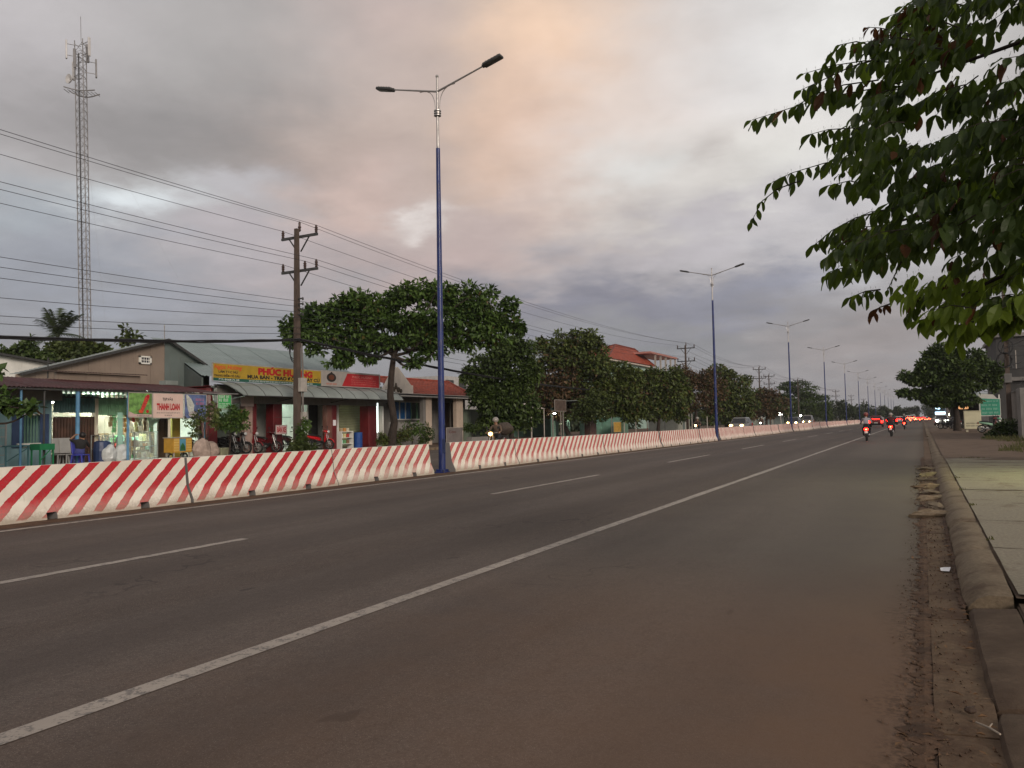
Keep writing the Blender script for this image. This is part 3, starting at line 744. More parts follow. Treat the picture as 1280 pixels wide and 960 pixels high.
for k, (ux, uy) in enumerate(UXY):
    o = upr if k == 0 else copy_tree(upr)
    o.location = (ux, uy, 0.1); o['label'] = UL[k] if k < 5 else 'tiny far utility pole showing above the distant treeline'
# fittings on the first pole
b = MB(); b.tube([(UX + 0.16, 27.45, 0.1), (UX + 0.16, 27.45, 4.2), (UX + 0.12, 27.42, 5.4)], 0.045, 8)
b.tube([(UX - 0.05, 27.40, 2.2), (UX - 0.07, 27.40, 3.8), (UX - 0.16, 27.3, 4.6)], 0.03, 6)
b.thing('conduit', mat('grey conduit', (0.17, 0.155, 0.145), 0.6, 0.2), 'grey conduit pipes running up the front utility pole', 'conduit')
def boxed(name, mt, lo, hi, label, cat, bev=0.01, group=None):
    b = MB(); b.box(lo, hi, None, bev); return b.thing(name, mt, label, cat, group)
GREYBOX = mat('grey meter box', (0.36, 0.33, 0.30), 0.6, 0.15)
p = at_x(377, 484, UX + 0.2)
boxed('meter_box', GREYBOX, (UX - 0.02, p.y - 0.15, ZX(377, 490, UX)), (UX + 0.34, p.y + 0.22, ZX(377, 473, UX)), 'grey meter box fixed high on the front utility pole beside the yellow sign', 'meter box')
boxed('meter_box', GREYBOX, (UX - 0.02, p.y, ZX(378, 524, UX)), (UX + 0.30, p.y + 0.26, ZX(378, 515, UX)), 'small pale box fixed low on the front utility pole', 'meter box')

def span(p, q, sag, n=16):
    p, q = Vector(p), Vector(q); out = []
    for i in range(n + 1):
        t = i / n; v = p.lerp(q, t); v.z -= 4 * sag * t * (1 - t); out.append(v)
    return out
YB = -22.0                                                          # the pole before this one, behind the camera
def cable(x0, z, label, sag=1.0, r=0.0105, group='power lines strung between the utility poles', zb=None, upto=5, name='power_line'):
    b = MB(); pts = span((UX + x0, YB, zb or z + 1.25), (UX + x0, UXY[0][1] + 0.16, z), sag if zb else sag * .6, 24)
    b.tube(pts, r, 5, False)
    for k in range(upto):
        a, c = UXY[k], UXY[k + 1]
        if k == 2: a = UXY[2]; c = UXY[4]
        if k == 3: continue
        b.tube(span((a[0] + x0, a[1] + 0.16, z), (c[0] + x0, c[1] + 0.16, z), sag * 0.9, 20), r * (1 + 0.4 * k), 4, False)
    return b.thing(name, CABLE, label, 'cable', group)
cable(0.05, 11.24, 'topmost power line, carried on the pole tips', 1.1)
cable(1.07, 10.95, 'power line on the road-side end of the upper cross arms', 1.0)
cable(-1.04, 10.93, 'power line on the shop-side end of the upper cross arms', 1.05)
cable(1.07, 9.31, 'power line on the road-side end of the lower cross arms', 1.0)
cable(0.36, 9.31, 'power line on the middle insulators of the lower cross arms', 1.05)
cable(-1.04, 9.29, 'power line on the shop-side end of the lower cross arms', 1.1)
for i, (z, zb, s) in enumerate(((7.35, 7.6, 0.55), (7.1, 7.25, 0.6), (6.85, 6.95, 0.7), (6.6, 6.5, 1.1), (6.15, 5.6, 1.1), (5.85, 5.2, 1.0))):
    cable(0.38 - 0.04 * i, z, ['uppermost thin service cable below the cross arms', 'second thin service cable below the cross arms', 'third thin service cable below the cross arms', 'fourth thin service cable below the cross arms, sagging', 'fifth thin service cable, just above the thick black bundle', 'lowest thin service cable, close over the thick black bundle'][i], s, 0.010, 'thin service cables on the far poles', zb, 1, 'service_cable')
# the thick bundle of telephone cables with its wrappings
b = MB(); r = random.Random(3)
zb0 = 5.55
for a, c, sg in (((UX + 0.2, YB, 5.4), (UX + 0.2, UXY[0][1], zb0), 1.35), ((UX + 0.2, UXY[0][1], zb0), (UX + 0.2, UXY[1][1], 5.3), 1.15)):
    pts = span(a, c, sg, 60)
    for o in ((0, 0, 0), (0.035, 0, 0.03), (-0.03, 0, 0.03), (0.01, 0, -0.035)):
        b.tube([v + Vector(o) + Vector((0, 0, r.uniform(-0.018, 0.018))) for v in pts], 0.032, 5, False)
b.thing('telephone_cable_bundle', CABLE, 'thick black bundle of telephone cables sagging across the shop roofs', 'cable')
b = MB(); c0 = Vector((UX - 0.30, 27.3, 5.1))
for j in range(3):
    b.tube([c0 + Vector((0.03 * j, 0.26 * math.cos(t * 0.52), -0.1 * j + 0.42 * math.sin(t * 0.52))) for t in range(13)], 0.02, 5, False)
b.thing('cable_coil', CABLE, 'coil of spare black cable hanging on the front utility pole', 'cable')

# ------------------------------------------------------------------ telecom mast
MASTR = mat('grey mast steel', (0.23, 0.225, 0.23), 0.6, 0.2, 2)
ANT = mat('white antenna panel', (0.55, 0.54, 0.54), 0.5, 0.1)
tb = at_y(111, 430, 55.0); tdist = 55.0
T = at_x(111, 470, -75.0); T.z = 0
mr = root('telecom_mast', T, 'tall slender lattice telecom mast with antennas and a dish, behind the tan gabled shed', 'mast')
H = ZX(103, 45, T.x); W = 0.62
legs = [Vector((T.x + W * math.cos(R(a)), T.y + W * math.sin(R(a)), 0)) for a in (100, 220, 340)]
for lg in legs:
    b = MB(); b.tube([lg, lg + Vector((0, 0, H))], 0.055, 6); b.build('leg', MASTR, mr)
b = MB(); z = 0.5; k = 0
while z < H - 1:
    for i in range(3):
        a, c = legs[i], legs[(i + 1) % 3]
        b.bar(a + Vector((0, 0, z)), c + Vector((0, 0, z)), 0.03); b.bar(a + Vector((0, 0, z)), c + Vector((0, 0, z + 0.9)), 0.028)
    z += 0.9
o = b.build('lattice', MASTR, mr); o['kind'] = 'stuff'
b = MB(); cx = Vector((T.x, T.y, 0)) + Vector((0.15, -0.25, 0))
b.box((cx.x - 0.14, cx.y - 0.14, 1), (cx.x - 0.04, cx.y - 0.04, H - 1.5)); b.build('feeder_cables', mat('grey feeder cable', (.10, .10, .105), .6), mr)
b = MB(); b.tube([(T.x, T.y, H), (T.x, T.y, H + 2.6)], 0.03, 6); b.build('lightning_rod', MASTR, mr)
for i, (ang, dz) in enumerate(((0, 0), (120, 0.3), (240, -0.2), (60, -1.7), (180, -1.9), (300, -1.5))):
    d = Vector((math.cos(R(ang)), math.sin(R(ang)), 0)); c = Vector((T.x, T.y, H - 1.0 + dz)) + d * 1.35
    b = MB(); b.cbox(c, (0.16, 0.26, 2.0), Matrix.Rotation(R(ang), 3, 'Z'), 0.03); o = b.build('antenna_panel', MASTR if i % 2 else ANT, mr)
    b = MB()
    for q in (-0.6, 0.6): b.bar(c + Vector((0, 0, q)), Vector((T.x, T.y, c.z + q)), 0.05)
    b.build('bracket', MASTR, o)
zd = ZX(90, 88, T.x); dc = Vector((T.x - 1.05, T.y - 0.62, zd))
b = MB(); b.lathe((dc.x, dc.y, dc.z), [(0.0, 0.18), (0.30, 0.10), (0.48, -0.05), (0.50, -0.16), (0.46, -0.16), (0.0, 0.1)], 16, 'Y'); b.build('dish', ANT, mr, True)
b = MB(); b.bar(dc, (T.x, T.y, zd), 0.07); b.build('dish_arm', MASTR, mr)
zp = ZX(105, 110, T.x)
b = MB()
for s in (-1, 1):
    q = Vector((-0.47, 0.88, 0)); nrm = Vector((0.88, 0.47, 0))
    pts = [Vector((T.x, T.y, zp)) + nrm * (-1.6 + 3.2 * i / 8) + q * 0.5 * s + Vector((0, 0, 0.35 - 0.5 * i / 8 - 0.5 * math.sin(math.pi * i / 8) * (1 if s > 0 else 0.4))) for i in range(9)]
    b.tube(pts, 0.06, 6)
for i in range(9):
    p = Vector((T.x, T.y, zp)) + nrm * (-1.6 + 3.2 * i / 8); b.bar(p + q * 0.5 + Vector((0, 0, 0.1 - 0.06 * i)), p - q * 0.5 + Vector((0, 0, 0.1 - 0.06 * i)), 0.045)
b.build('work_platform', MASTR, mr)
for i, (dx, dy, z) in enumerate(((12, -5, H * 0.85), (10, 14, H * 0.85), (9, -4, H * 0.5))):
    b = MB(); b.tube([(T.x, T.y, z), (T.x + dx, T.y + dy, 0)], 0.006, 4); b.build('guy_wire', MASTR, mr)
mr.rotation_euler = Matrix.Rotation(R(-1.6), 3, Vector((fwd.x, fwd.y, 0)).normalized()).to_euler()

# ------------------------------------------------------------------ lettering
def text(parent, s, y, z, x, h, w=None, mt=None, bold=0.0, name='lettering', shear=0.0, align='CENTER', face=1, depth=0.004):
    """flat print on a board that faces the road (+X); h letter height, w width it is fitted to"""
    cu = bpy.data.curves.new('t', 'FONT'); cu.body = s; cu.align_x = 'CENTER'; cu.align_y = 'BOTTOM_BASELINE'; cu.size = 1.0; cu.shear = shear
    cu.offset = bold; cu.resolution_u = 3; cu.extrude = 0.0
    o = bpy.data.objects.new('t', cu); COL.objects.link(o); bpy.context.view_layer.update()
    me = bpy.data.meshes.new_from_object(o.evaluated_get(bpy.context.evaluated_depsgraph_get()))
    bpy.data.objects.remove(o); bpy.data.curves.remove(cu); me.name = name
    n = len(me.vertices); a = np.empty(n * 3); me.vertices.foreach_get('co', a); a = a.reshape(-1, 3)
    if n:
        c = (a.max(0) + a.min(0)) / 2; c[1] = 0.35; ext = a.max(0) - a.min(0)
        k = h / 0.70; kx = (w / ext[0]) if w else k
        org = ORG.get(parent.name, Vector((0, 0, 0)))
        p = np.empty_like(a)
        if face == 1:
            p[:, 0] = x - org[0]; p[:, 1] = y - org[1] + (a[:, 0] - c[0]) * kx
        else:                                                        # board facing -Y
            p[:, 0] = x - org[0] + (a[:, 0] - c[0]) * kx; p[:, 1] = y - org[1]
        p[:, 2] = z - org[2] + (a[:, 1] - c[1]) * k
        me.vertices.foreach_set('co', p.ravel())
    me.materials.clear(); me.materials.append(mt)
    o = bpy.data.objects.new(name, me); COL.objects.link(o); o.parent = parent; ORG[o.name] = ORG.get(parent.name, Vector((0, 0, 0)))
    CHILD.setdefault(parent.name, []).append(o); return o
def small_print(parent, y0, y1, z, x, h, mt, seed, face=1):
    """a line of lettering too small to read: separate strokes in word groups"""
    r = random.Random(seed); b = MB(); u = y0
    while u < y1 - h * 0.3:
        for _ in range(r.randint(2, 5)):
            w = h * r.uniform(0.45, 0.7)
            if u + w > y1: break
            for q in range(2):
                a0 = u + q * w * 0.55
                if face == 1: b.quad((x, a0, z - h / 2), (x, a0 + w * 0.22, z - h / 2), (x, a0 + w * 0.22, z + h / 2), (x, a0, z + h / 2))
                else: b.quad((a0, x, z - h / 2), (a0 + w * 0.22, x, z - h / 2), (a0 + w * 0.22, x, z + h / 2), (a0, x, z + h / 2))
            hz = z + r.choice((-0.4, 0.0, 0.4)) * h
            if face == 1: b.quad((x, u, hz - h * 0.1), (x, u + w * 0.75, hz - h * 0.1), (x, u + w * 0.75, hz + h * 0.1), (x, u, hz + h * 0.1))
            else: b.quad((u, x, hz - h * 0.1), (u + w * 0.75, x, hz - h * 0.1), (u + w * 0.75, x, hz + h * 0.1), (u, x, hz + h * 0.1))
            u += w + h * 0.12
        u += h * 0.45
    return b.build('lettering', mt, parent)
def paint(name, rgb, rough=0.6, **k): return mat(name, rgb, rough, **k)
T_RED = paint('red lettering', (0.42, 0.012, 0.02), var=0.05); T_BLACK = paint('black lettering', (0.02, 0.02, 0.025), var=0.05)
T_WHITE = paint('white lettering', (0.78, 0.78, 0.76), var=0.05); T_ORANGE = paint('orange red lettering', (0.62, 0.09, 0.03), var=0.05)

# ------------------------------------------------------------------ the shops and houses across the road
FZ = 0.12
TEALW = mat('pale blue wall paint', (0.24, 0.40, 0.44), 0.75, 0.12, 1.5, 0.35, (0.20, 0.22, 0.20), streak=True)
NAVY = mat('dark blue shutter paint', (0.045, 0.075, 0.16), 0.5, 0.15, 3)
MAROON = mat('maroon roof sheet', (0.055, 0.013, 0.014), 0.55, 0.3, 1.4, 0.5, (0.07, 0.035, 0.025))
BLUEPOST = mat('light blue post paint', (0.10, 0.25, 0.42), 0.5, 0.15, 4, 0.2)
RUSTSHEET = mat('rusty brown sheet', (0.065, 0.032, 0.022), 0.7, 0.35, 2.5, 0.4, (0.03, 0.018, 0.014), streak=True)
TEALSHEET = mat('teal sheet', (0.05, 0.12, 0.12), 0.55, 0.25, 3, 0.3, streak=True)
GREENSHEET = mat('light green sheet', (0.22, 0.42, 0.26), 0.5, 0.2, 3, 0.2, streak=True)
CREAMW = mat('cream wall paint', (0.58, 0.52, 0.42), 0.75, 0.1, 2, 0.3, (0.25, 0.20, 0.15), streak=True)
YELW = mat('ochre wall paint', (0.40, 0.30, 0.05), 0.75, 0.12, 2, 0.2)
WHITEW = mat('white wall paint', (0.70, 0.70, 0.66), 0.75, 0.08, 2, 0.25, (0.35, 0.32, 0.28), streak=True)
GREYSHEET = mat('grey green roof sheet', (0.23, 0.26, 0.25), 0.5, 0.15, 0.9, 0.3, (0.13, 0.13, 0.11))
TANW = mat('tan sheet wall', (0.235, 0.185, 0.150), 0.7, 0.12, 0.8, 0.3, (0.14, 0.10, 0.08), streak=True)
GREYGRN = mat('grey green sheet wall', (0.125, 0.155, 0.150), 0.65, 0.12, 0.8, 0.3, streak=True)
REDPAINT = mat('dark red pillar paint', (0.125, 0.013, 0.016), 0.55, 0.2, 2, 0.3, (0.10, 0.04, 0.035), streak=True)
PINKC = mat('pinkish bare plaster', (0.34, 0.24, 0.21), 0.8, 0.15, 3, 0.3)
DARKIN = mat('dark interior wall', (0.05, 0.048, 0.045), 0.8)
GREYPL = mat('grey plaster', (0.20, 0.19, 0.18), 0.85, 0.15, 1.5, 0.4, (0.10, 0.09, 0.08), streak=True)
TILEFLOOR = mat('dusty floor', (0.22, 0.20, 0.18), 0.6, 0.15, 2)
TUBE = emit('fluorescent tube', (0.78, 1.0, 0.84), 420)
TUBEW = emit('white fluorescent tube', (0.95, 1.0, 0.95), 60)
def wall_x(b, x, y0, y1, z0, z1, holes=(), th=0.12):
    """a wall facing the road at X = x with real openings"""
    ys = sorted({y0, y1, *[h[0] for h in holes], *[h[1] for h in holes]}); zs = sorted({z0, z1, *[h[2] for h in holes], *[h[3] for h in holes]})
    for i in range(len(ys) - 1):
        for j in range(len(zs) - 1):
            cy, cz = (ys[i] + ys[i + 1]) / 2, (zs[j] + zs[j + 1]) / 2
            if any(h[0] < cy < h[1] and h[2] < cz < h[3] for h in holes): continue
            b.box((x - th, ys[i], zs[j]), (x, ys[i + 1], zs[j + 1]))
    return b
def sheets(parent, name, a, b_, c, d, mt, n, pitch=0.12, amp=0.014):
    """a run of ribbed sheets laid side by side between edge a-b and edge d-c"""
    a, b_, c, d = map(Vector, (a, b_, c, d))
    up = (b_ - a).cross(d - a).normalized()
    for i in range(n):
        t0, t1 = i / n, (i + 1) / n + 0.012 / max(1, n)
        m_ = MB(); o = up * (0.006 * (i % 2))
        m_.corrugated(a.lerp(b_, t0) + o, a.lerp(b_, t1) + o, d.lerp(c, t1) + o, d.lerp(c, t0) + o, pitch, amp)
        m_.build(name, mt, parent, True)
def tube_light(parent, x, y, z, along='Y', l=1.2, mt=None, name='tube_light'):
    b = MB(); d = Vector((0, l / 2, 0)) if along == 'Y' else Vector((l / 2, 0, 0)); c = Vector((x, y, z))
    b.tube([c - d, c + d], 0.018, 8); o = b.build(name, mt or TUBE, parent)
    f = MB(); f.bar(c - d * 1.05 + Vector((0, 0, 0.045)), c + d * 1.05 + Vector((0, 0, 0.045)), 0.06, 0.05); f.build('fitting', WHITEW, o); return o

# --- pale blue house at the left edge
r = root('blue_house', (-30, 15.9, FZ), 'pale blue house with dark blue shutters under the maroon awning at the left edge', 'house')
b = MB(); w0, w1 = YX(30, -30), YX(50, -30); wz0, wz1 = ZX(40, 557, -30), ZX(40, 519, -30)
wall_x(b, -30, 11.5, 18.05, FZ, 3.12, [(w0 - 0.12, w1 + 0.1, wz0, wz1)]); b.build('wall', TEALW, r)
b = MB(); b.box((-34, 11.5, FZ), (-33.9, 18.05, 3.1)); b.box((-34, 17.93, FZ), (-30.12, 18.05, 3.1)); b.box((-34, 11.5, 3.12), (-29.9, 18.05, 3.18)); b.build('back_room', TEALW, r)
f = MB()
for yy in (w0 - 0.12, w1 + 0.04): f.box((-30.02, yy, wz0), (-29.96, yy + 0.06, wz1))
f.box((-30.02, w0 - 0.12, wz0 - 0.06), (-29.95, w1 + 0.1, wz0)); f.box((-30.02, w0 - 0.12, wz1), (-29.95, w1 + 0.1, wz1 + 0.06))
win = f.build('window', WHITEW, r)
for i in range(7):
    g = MB(); yy = w0 - 0.05 + (w1 - w0 + 0.08) * i / 6; g.tube([(-30.05, yy, wz0), (-30.05, yy, wz1)], 0.010, 5); g.build('bar', GREENSHEET, win)
for p0, p1 in ((15, 29), (50, 61)):
    s = MB(); y0, y1 = YX(p0, -29.93), YX(p1, -29.93); s.box((-29.95, y0, wz0 - 0.05), (-29.91, y1, wz1 + 0.05))
    sh = s.build('shutter', NAVY, r)
    for q in range(9):
        s = MB(); zz = wz0 + 0.1 + q * (wz1 - wz0 - 0.2) / 8; s.box((-29.91, y0 + 0.05, zz - 0.05), (-29.90, y1 - 0.05, zz + 0.03)); s.build('slat', NAVY, sh)
tube_light(r, -32.5, 16.9, 2.8, 'Y', 0.6, emit('dim tube', (0.7, 1.0, 0.7), 10))
b = MB(); b.box((-29.97, YX(38, -30) - 0.55, 0.9), (-29.80, YX(38, -30) + 0.3, 1.0)); b.build('sill', WHITEW, r)

# --- grocery
r = root('grocery_shop', (-30, 21.5, FZ), 'grocery with a lit open front, green sheet valance and rusty brown side panel', 'shop')
G0, G1, G2, G3 = 18.06, 19.78, 21.95, 25.1
b = MB(); b.box((-34.5, G0, FZ), (-34.38, G3, 3.08)); b.box((-34.5, G3 - 0.12, FZ), (-30.1, G3, 3.08)); b.box((-34.38, G0 + 0.02, FZ), (-30.2, G0 + 0.12, 3.08)); b.build('wall', WHITEW, r)
b = MB(); b.box((-34.5, G0, FZ), (-29.4, G3, FZ + 0.05)); b.build('floor', TILEFLOOR, r)
b = MB(); b.box((-34.5, G0, 3.08), (-30.1, G3, 3.14)); b.build('ceiling', WHITEW, r)
sheets(r, 'side_sheet', (-29.95, G0 + 0.02, FZ), (-29.95, G1, FZ), (-29.95, G1, 2.0), (-29.95, G0 + 0.02, 2.0), RUSTSHEET, 2, 0.11, 0.012)
sheets(r, 'upper_sheet', (-29.92, G0 + 0.02, 2.16), (-29.92, G1, 2.16), (-29.92, G1, 2.90), (-29.92, G0 + 0.02, 2.90), TEALSHEET, 2, 0.10, 0.012)
sheets(r, 'valance_sheet', (-29.92, G1 + 0.14, ZX(140, 519, -30)), (-29.92, YX(160, -30), ZX(140, 519, -30)), (-29.92, YX(160, -30), ZX(140, 498, -30)), (-29.92, G1 + 0.14, ZX(140, 498, -30)), GREENSHEET, 2, 0.10, 0.012)
b = MB(); b.box((-30.1, G1, FZ), (-29.9, G1 + 0.14, 2.9)); b.build('pillar', CREAMW, r)
b = MB(); zt = ZX(140, 489, -29.9); zb_ = ZX(140, 497, -29.9); b.box((-29.95, G0, zt), (-29.88, G3 - 1.0, zt + 0.06)); b.box((-29.95, G0, zb_ - 0.05), (-29.88, G3 - 1.0, zb_)); bal = b.build('fretwork', DARKMETAL, r)
for i in range(26):
    yy = G0 + 0.1 + i * 0.205; g = MB(); g.lathe((-29.915, yy, (zt + zb_) / 2), [(0.02, -(zt - zb_) / 2), (0.055, -(zt - zb_) / 4), (0.025, 0), (0.055, (zt - zb_) / 4), (0.02, (zt - zb_) / 2)], 6)
    g.build('baluster', GREENSHEET, bal)
b = MB(); b.box((-30.15, YX(199, -30), FZ), (-30.05, YX(212, -30), 2.3)); dr = b.build('door', mat('brown door', (0.075, 0.045, 0.025), 0.5, 0.25, 3), r)
b = MB(); b.box((-30.04, YX(200.5, -30), 0.4), (-30.02, YX(205, -30), 2.1)); b.box((-30.04, YX(206.5, -30), 0.4), (-30.02, YX(211, -30), 2.1)); b.build('panel', mat('brown door panel', (0.055, 0.032, 0.018), 0.5, 0.25, 3), dr)
b = MB(); b.box((-30.2, YX(215, -30), FZ), (-29.98, YX(225, -30), 3.0)); b.build('wall', YELW, r)
tube_light(r, -31.6, 20.9, 2.24, 'Y'); tube_light(r, -31.4, 22.7, 2.24, 'Y'); tube_light(r, -33.0, 21.8, 2.9, 'Y'); tube_light(r, -31.6, 24.4, 2.7, 'Y', 0.9, TUBEW); tube_light(r, -31.2, 19.0, 2.6, 'Y', .9, TUBEW)
b = MB(); b.box((-34.37, 21, 1.9), (-34.33, 23.5, 2.6)); b.build('notice_board', mat('faded posters', (0.35, 0.42, 0.38), 0.6, 0.5, 8), r)

# --- maroon awning on posts, along house and grocery
r = root('awning', (-28.2, 19.0, FZ), 'long maroon corrugated awning on thin blue posts over house and grocery', 'awning')
sheets(r, 'roof_sheet', (-28.0, 11.0, 3.03), (-28.0, 24.6, 3.02), (-30.9, 24.6, 3.47), (-30.9, 11.0, 3.60), MAROON, 13, 0.15, 0.018)
b = MB(); b.box((-28.12, 11.0, 2.93), (-28.06, 24.6, 2.99)); b.build('beam', DARKMETAL, r)
b = MB(); b.box((-29.6, 11.0, 2.62), (-29.56, 18.2, 3.12)); b.build('under_eave_board', GREYPL, r)
for px, mt, rad in ((26, BLUEPOST, 0.04), (55, DARKMETAL, 0.035), (97, BLUEPOST, 0.075), (160, BLUEPOST, 0.05), (211.5, CREAMW, 0.055), (256, BLUEPOST, 0.035)):
    yy = YX(px, -28.2); b = MB(); b.tube([(-28.2, yy, FZ), (-28.2, yy, 2.96)], rad, 8); b.build('post', mt, r, True)
b = MB(); b.box((-31.1, 18.8, 3.52), (-30.95, 22.6, 3.84)); b.build('parapet', TANW, r)
sheets(r, 'parapet_cap', (-30.7, 18.6, 3.85), (-30.7, 22.8, 3.88), (-31.6, 22.8, 3.95), (-31.6, 18.6, 3.92), RUSTSHEET, 4, 0.12, 0.014)
def banner(name, px0, px1, pt, pb, x, mt, label, cat='sign'):
    y0, y1 = YX(px0, x), YX(px1, x); pm = (px0 + px1) / 2; z0, z1 = ZX(pm, pb, x), ZX(pm, pt, x)
    o = root(name, (x, (y0 + y1) / 2, z0), label, cat)
    b = MB(); b.box((x - 0.02, y0, z0), (x, y1, z1)); b.build('board', mt, o)
    b = MB()
    for a, c in (((y0, z0), (y1, z0)), ((y0, z1), (y1, z1)), ((y0, z0), (y0, z1)), ((y1, z0), (y1, z1))): b.bar((x - 0.01, a[0], a[1]), (x - 0.01, c[0], c[1]), 0.028)
    b.build('frame', GREYBOX, o)
    return o, y0, y1, z0, z1
def flat(parent, pts, x, mt, name='print'):
    b = MB(); b.add([(x, y, z) for y, z in pts], [tuple(range(len(pts)))]); return b.build(name, mt, parent)
def ell(y, z, a, c, rot=0, n=14):
    return [(y + a * math.cos(t) * math.cos(rot) - c * math.sin(t) * math.sin(rot), z + a * math.cos(t) * math.sin(rot) + c * math.sin(t) * math.cos(rot)) for t in [2 * math.pi * i / n for i in range(n)]]
GB = mat('green banner print', (0.15, 0.30, 0.08), 0.55, 0.45, 5)
o, y0, y1, z0, z1 = banner('advert_banner', 160.5, 190, 491, 521.5, -28.05, GB, 'green advert banner with a red diagonal picture hanging under the maroon awning')
w, h = y1 - y0, z1 - z0; X = -28.046
flat(o, [(y0 + .45 * w, z0 + .18 * h), (y0 + .58 * w, z0 + .14 * h), (y0 + .88 * w, z0 + .80 * h), (y0 + .80 * w, z0 + .92 * h), (y0 + .70 * w, z0 + .86 * h)], X, mat('red print', (0.50, 0.05, 0.04), 0.5, 0.4, 14))
flat(o, ell(y0 + .82 * w, z0 + .86 * h, .07 * w, .08 * h), X + 0.002, T_RED); flat(o, ell(y0 + .50 * w, z0 + .24 * h, .08 * w, .07 * h), X + 0.002, T_ORANGE); flat(o, ell(y0 + .80 * w, z0 + .24 * h, .06 * w, .07 * h), X + 0.002, T_RED)
flat(o, [(y0 + .02 * w, z0 + .02 * h), (y0 + .98 * w, z0 + .02 * h), (y0 + .98 * w, z0 + .11 * h), (y0 + .25 * w, z0 + .13 * h), (y0 + .02 * w, z0 + .24 * h)], X, mat('pale pink print', (0.55, 0.40, 0.38), 0.5, 0.1))
small_print(o, y0 + .35 * w, y1 - .06 * w, z0 + .15 * h, X + 0.003, .05, T_BLACK, 1); small_print(o, y0 + .35 * w, y1 - .06 * w, z0 + .06 * h, X + 0.003, .05, T_BLACK, 2)
o, y0, y1, z0, z1 = banner('grocery_sign', 191, 229, 492, 522.5, -28.05, mat('pink cream board', (0.66, 0.50, 0.44), 0.55, 0.06, 2), 'cream grocery sign reading TẠP HÓA THANH LOAN in red')
w, h = y1 - y0, z1 - z0; ym = (y0 + y1) / 2
text(o, 'TẠP HÓA', ym - .02 * w, z0 + .77 * h, X, .11, .34 * w, T_BLACK, 0.04); text(o, 'THANH LOAN', ym, z0 + .46 * h, X, .25, .76 * w, T_RED, 0.06)
small_print(o, y0 + .12 * w, y1 - .12 * w, z0 + .21 * h, X, .045, T_BLACK, 3); small_print(o, y0 + .38 * w, y1 - .36 * w, z0 + .11 * h, X, .045, T_BLACK, 4)
o, y0, y1, z0, z1 = banner('advert_banner', 230.5, 258, 493, 523, -28.05, mat('blue banner print', (0.11, 0.15, 0.30), 0.5, 0.35, 4), 'blue advert banner with a pale bottle shape beside the grocery sign')
w, h = y1 - y0, z1 - z0
flat(o, [(y0 + .06 * w, z0 + .95 * h), (y0 + .14 * w, z0 + .97 * h), (y0 + .30 * w, z0 + .80 * h), (y0 + .44 * w, z0 + .55 * h), (y0 + .40 * w, z0 + .22 * h), (y0 + .24 * w, z0 + .14 * h), (y0 + .14 * w, z0 + .40 * h), (y0 + .10 * w, z0 + .7 * h)], X, mat('milky print', (0.48, 0.50, 0.46), 0.5, 0.25, 9))
flat(o, ell(y0 + .38 * w, z0 + .17 * h, .2 * w, .13 * h), X + 0.002, mat('rice print', (0.40, 0.37, 0.36), 0.5, 0.4, 25))
small_print(o, y0 + .5 * w, y1 - .08 * w, z0 + .78 * h, X, .11, mat('pink print', (0.60, 0.16, 0.22), 0.5), 5); small_print(o, y0 + .52 * w, y1 - .08 * w, z0 + .62 * h, X, .11, MATS['pink print'], 6)
small_print(o, y0 + .6 * w, y1 - .06 * w, z0 + .38 * h, X, .05, T_WHITE, 7); small_print(o, y0 + .5 * w, y1 - .04 * w, z0 + .10 * h, X, .05, T_WHITE, 8)

# --- tan gabled shed behind, with the roofs further back
AP = at_x(206, 424, -33.2); GL = at_x(20, 467, -33.2); GR = at_x(262, 462, -33.2)
r = root('gabled_shed', (-33.2, AP.y, FZ), 'tan sheet-walled shed with a wide gable and small grille window behind the grocery', 'shed')
yL, zL, yR, zR, yA, zA = GL.y, GL.z, GR.y, GR.z, AP.y, AP.z
n = 5
for i in range(9):                                                   # vertical wall sheets
    a0, a1 = yL + (yA - yL) * i / 9, yL + (yA - yL) * (i + 1) / 9 - 0.01
    q0, q1 = zL + (zA - zL) * i / 9, zL + (zA - zL) * (i + 1) / 9
    b = MB(); b.prism([(-33.2 - 0.004 * (i % 2), a0, FZ), (-33.2 - 0.004 * (i % 2), a1, FZ), (-33.2 - 0.004 * (i % 2), a1, q1 - 0.03), (-33.2 - 0.004 * (i % 2), a0, q0 - 0.03)], (-0.05, 0, 0)); b.build('wall_sheet', TANW, r)
for i in range(3):
    a0, a1 = yA + (yR - yA) * i / 3, yA + (yR - yA) * (i + 1) / 3 - 0.01; q0, q1 = zA + (zR - zA) * i / 3, zA + (zR - zA) * (i + 1) / 3
    b = MB(); b.prism([(-33.2 - 0.004 * (i % 2), a0, FZ), (-33.2 - 0.004 * (i % 2), a1, FZ), (-33.2 - 0.004 * (i % 2), a1, q1 - 0.03), (-33.2 - 0.004 * (i % 2), a0, q0 - 0.03)], (-0.05, 0, 0)); b.build('wall_sheet', GREYGRN, r)
sheets(r, 'roof_sheet', (-32.9, yL, zL), (-32.9, yA, zA), (-33.7, yA, zA), (-33.7, yL, zL), GREYSHEET, 6, 0.2, 0.02)
sheets(r, 'roof_sheet', (-32.9, yA, zA), (-32.9, yR, zR), (-33.7, yR, zR), (-33.7, yA, zA), GREYSHEET, 3, 0.2, 0.02)
b = MB(); b.bar((-32.88, yL, zL - 0.04), (-32.88, yA, zA - 0.04), 0.04, 0.12); b.bar((-32.88, yA, zA - 0.04), (-32.88, yR, zR - 0.04), 0.04, 0.12); b.build('barge_board', DARKMETAL, r)
v0, v1, vz0, vz1 = YX(175, -33.1, 450), YX(190, -33.1, 450), ZX(182, 455, -33.1), ZX(182, 445, -33.1)
b = MB()
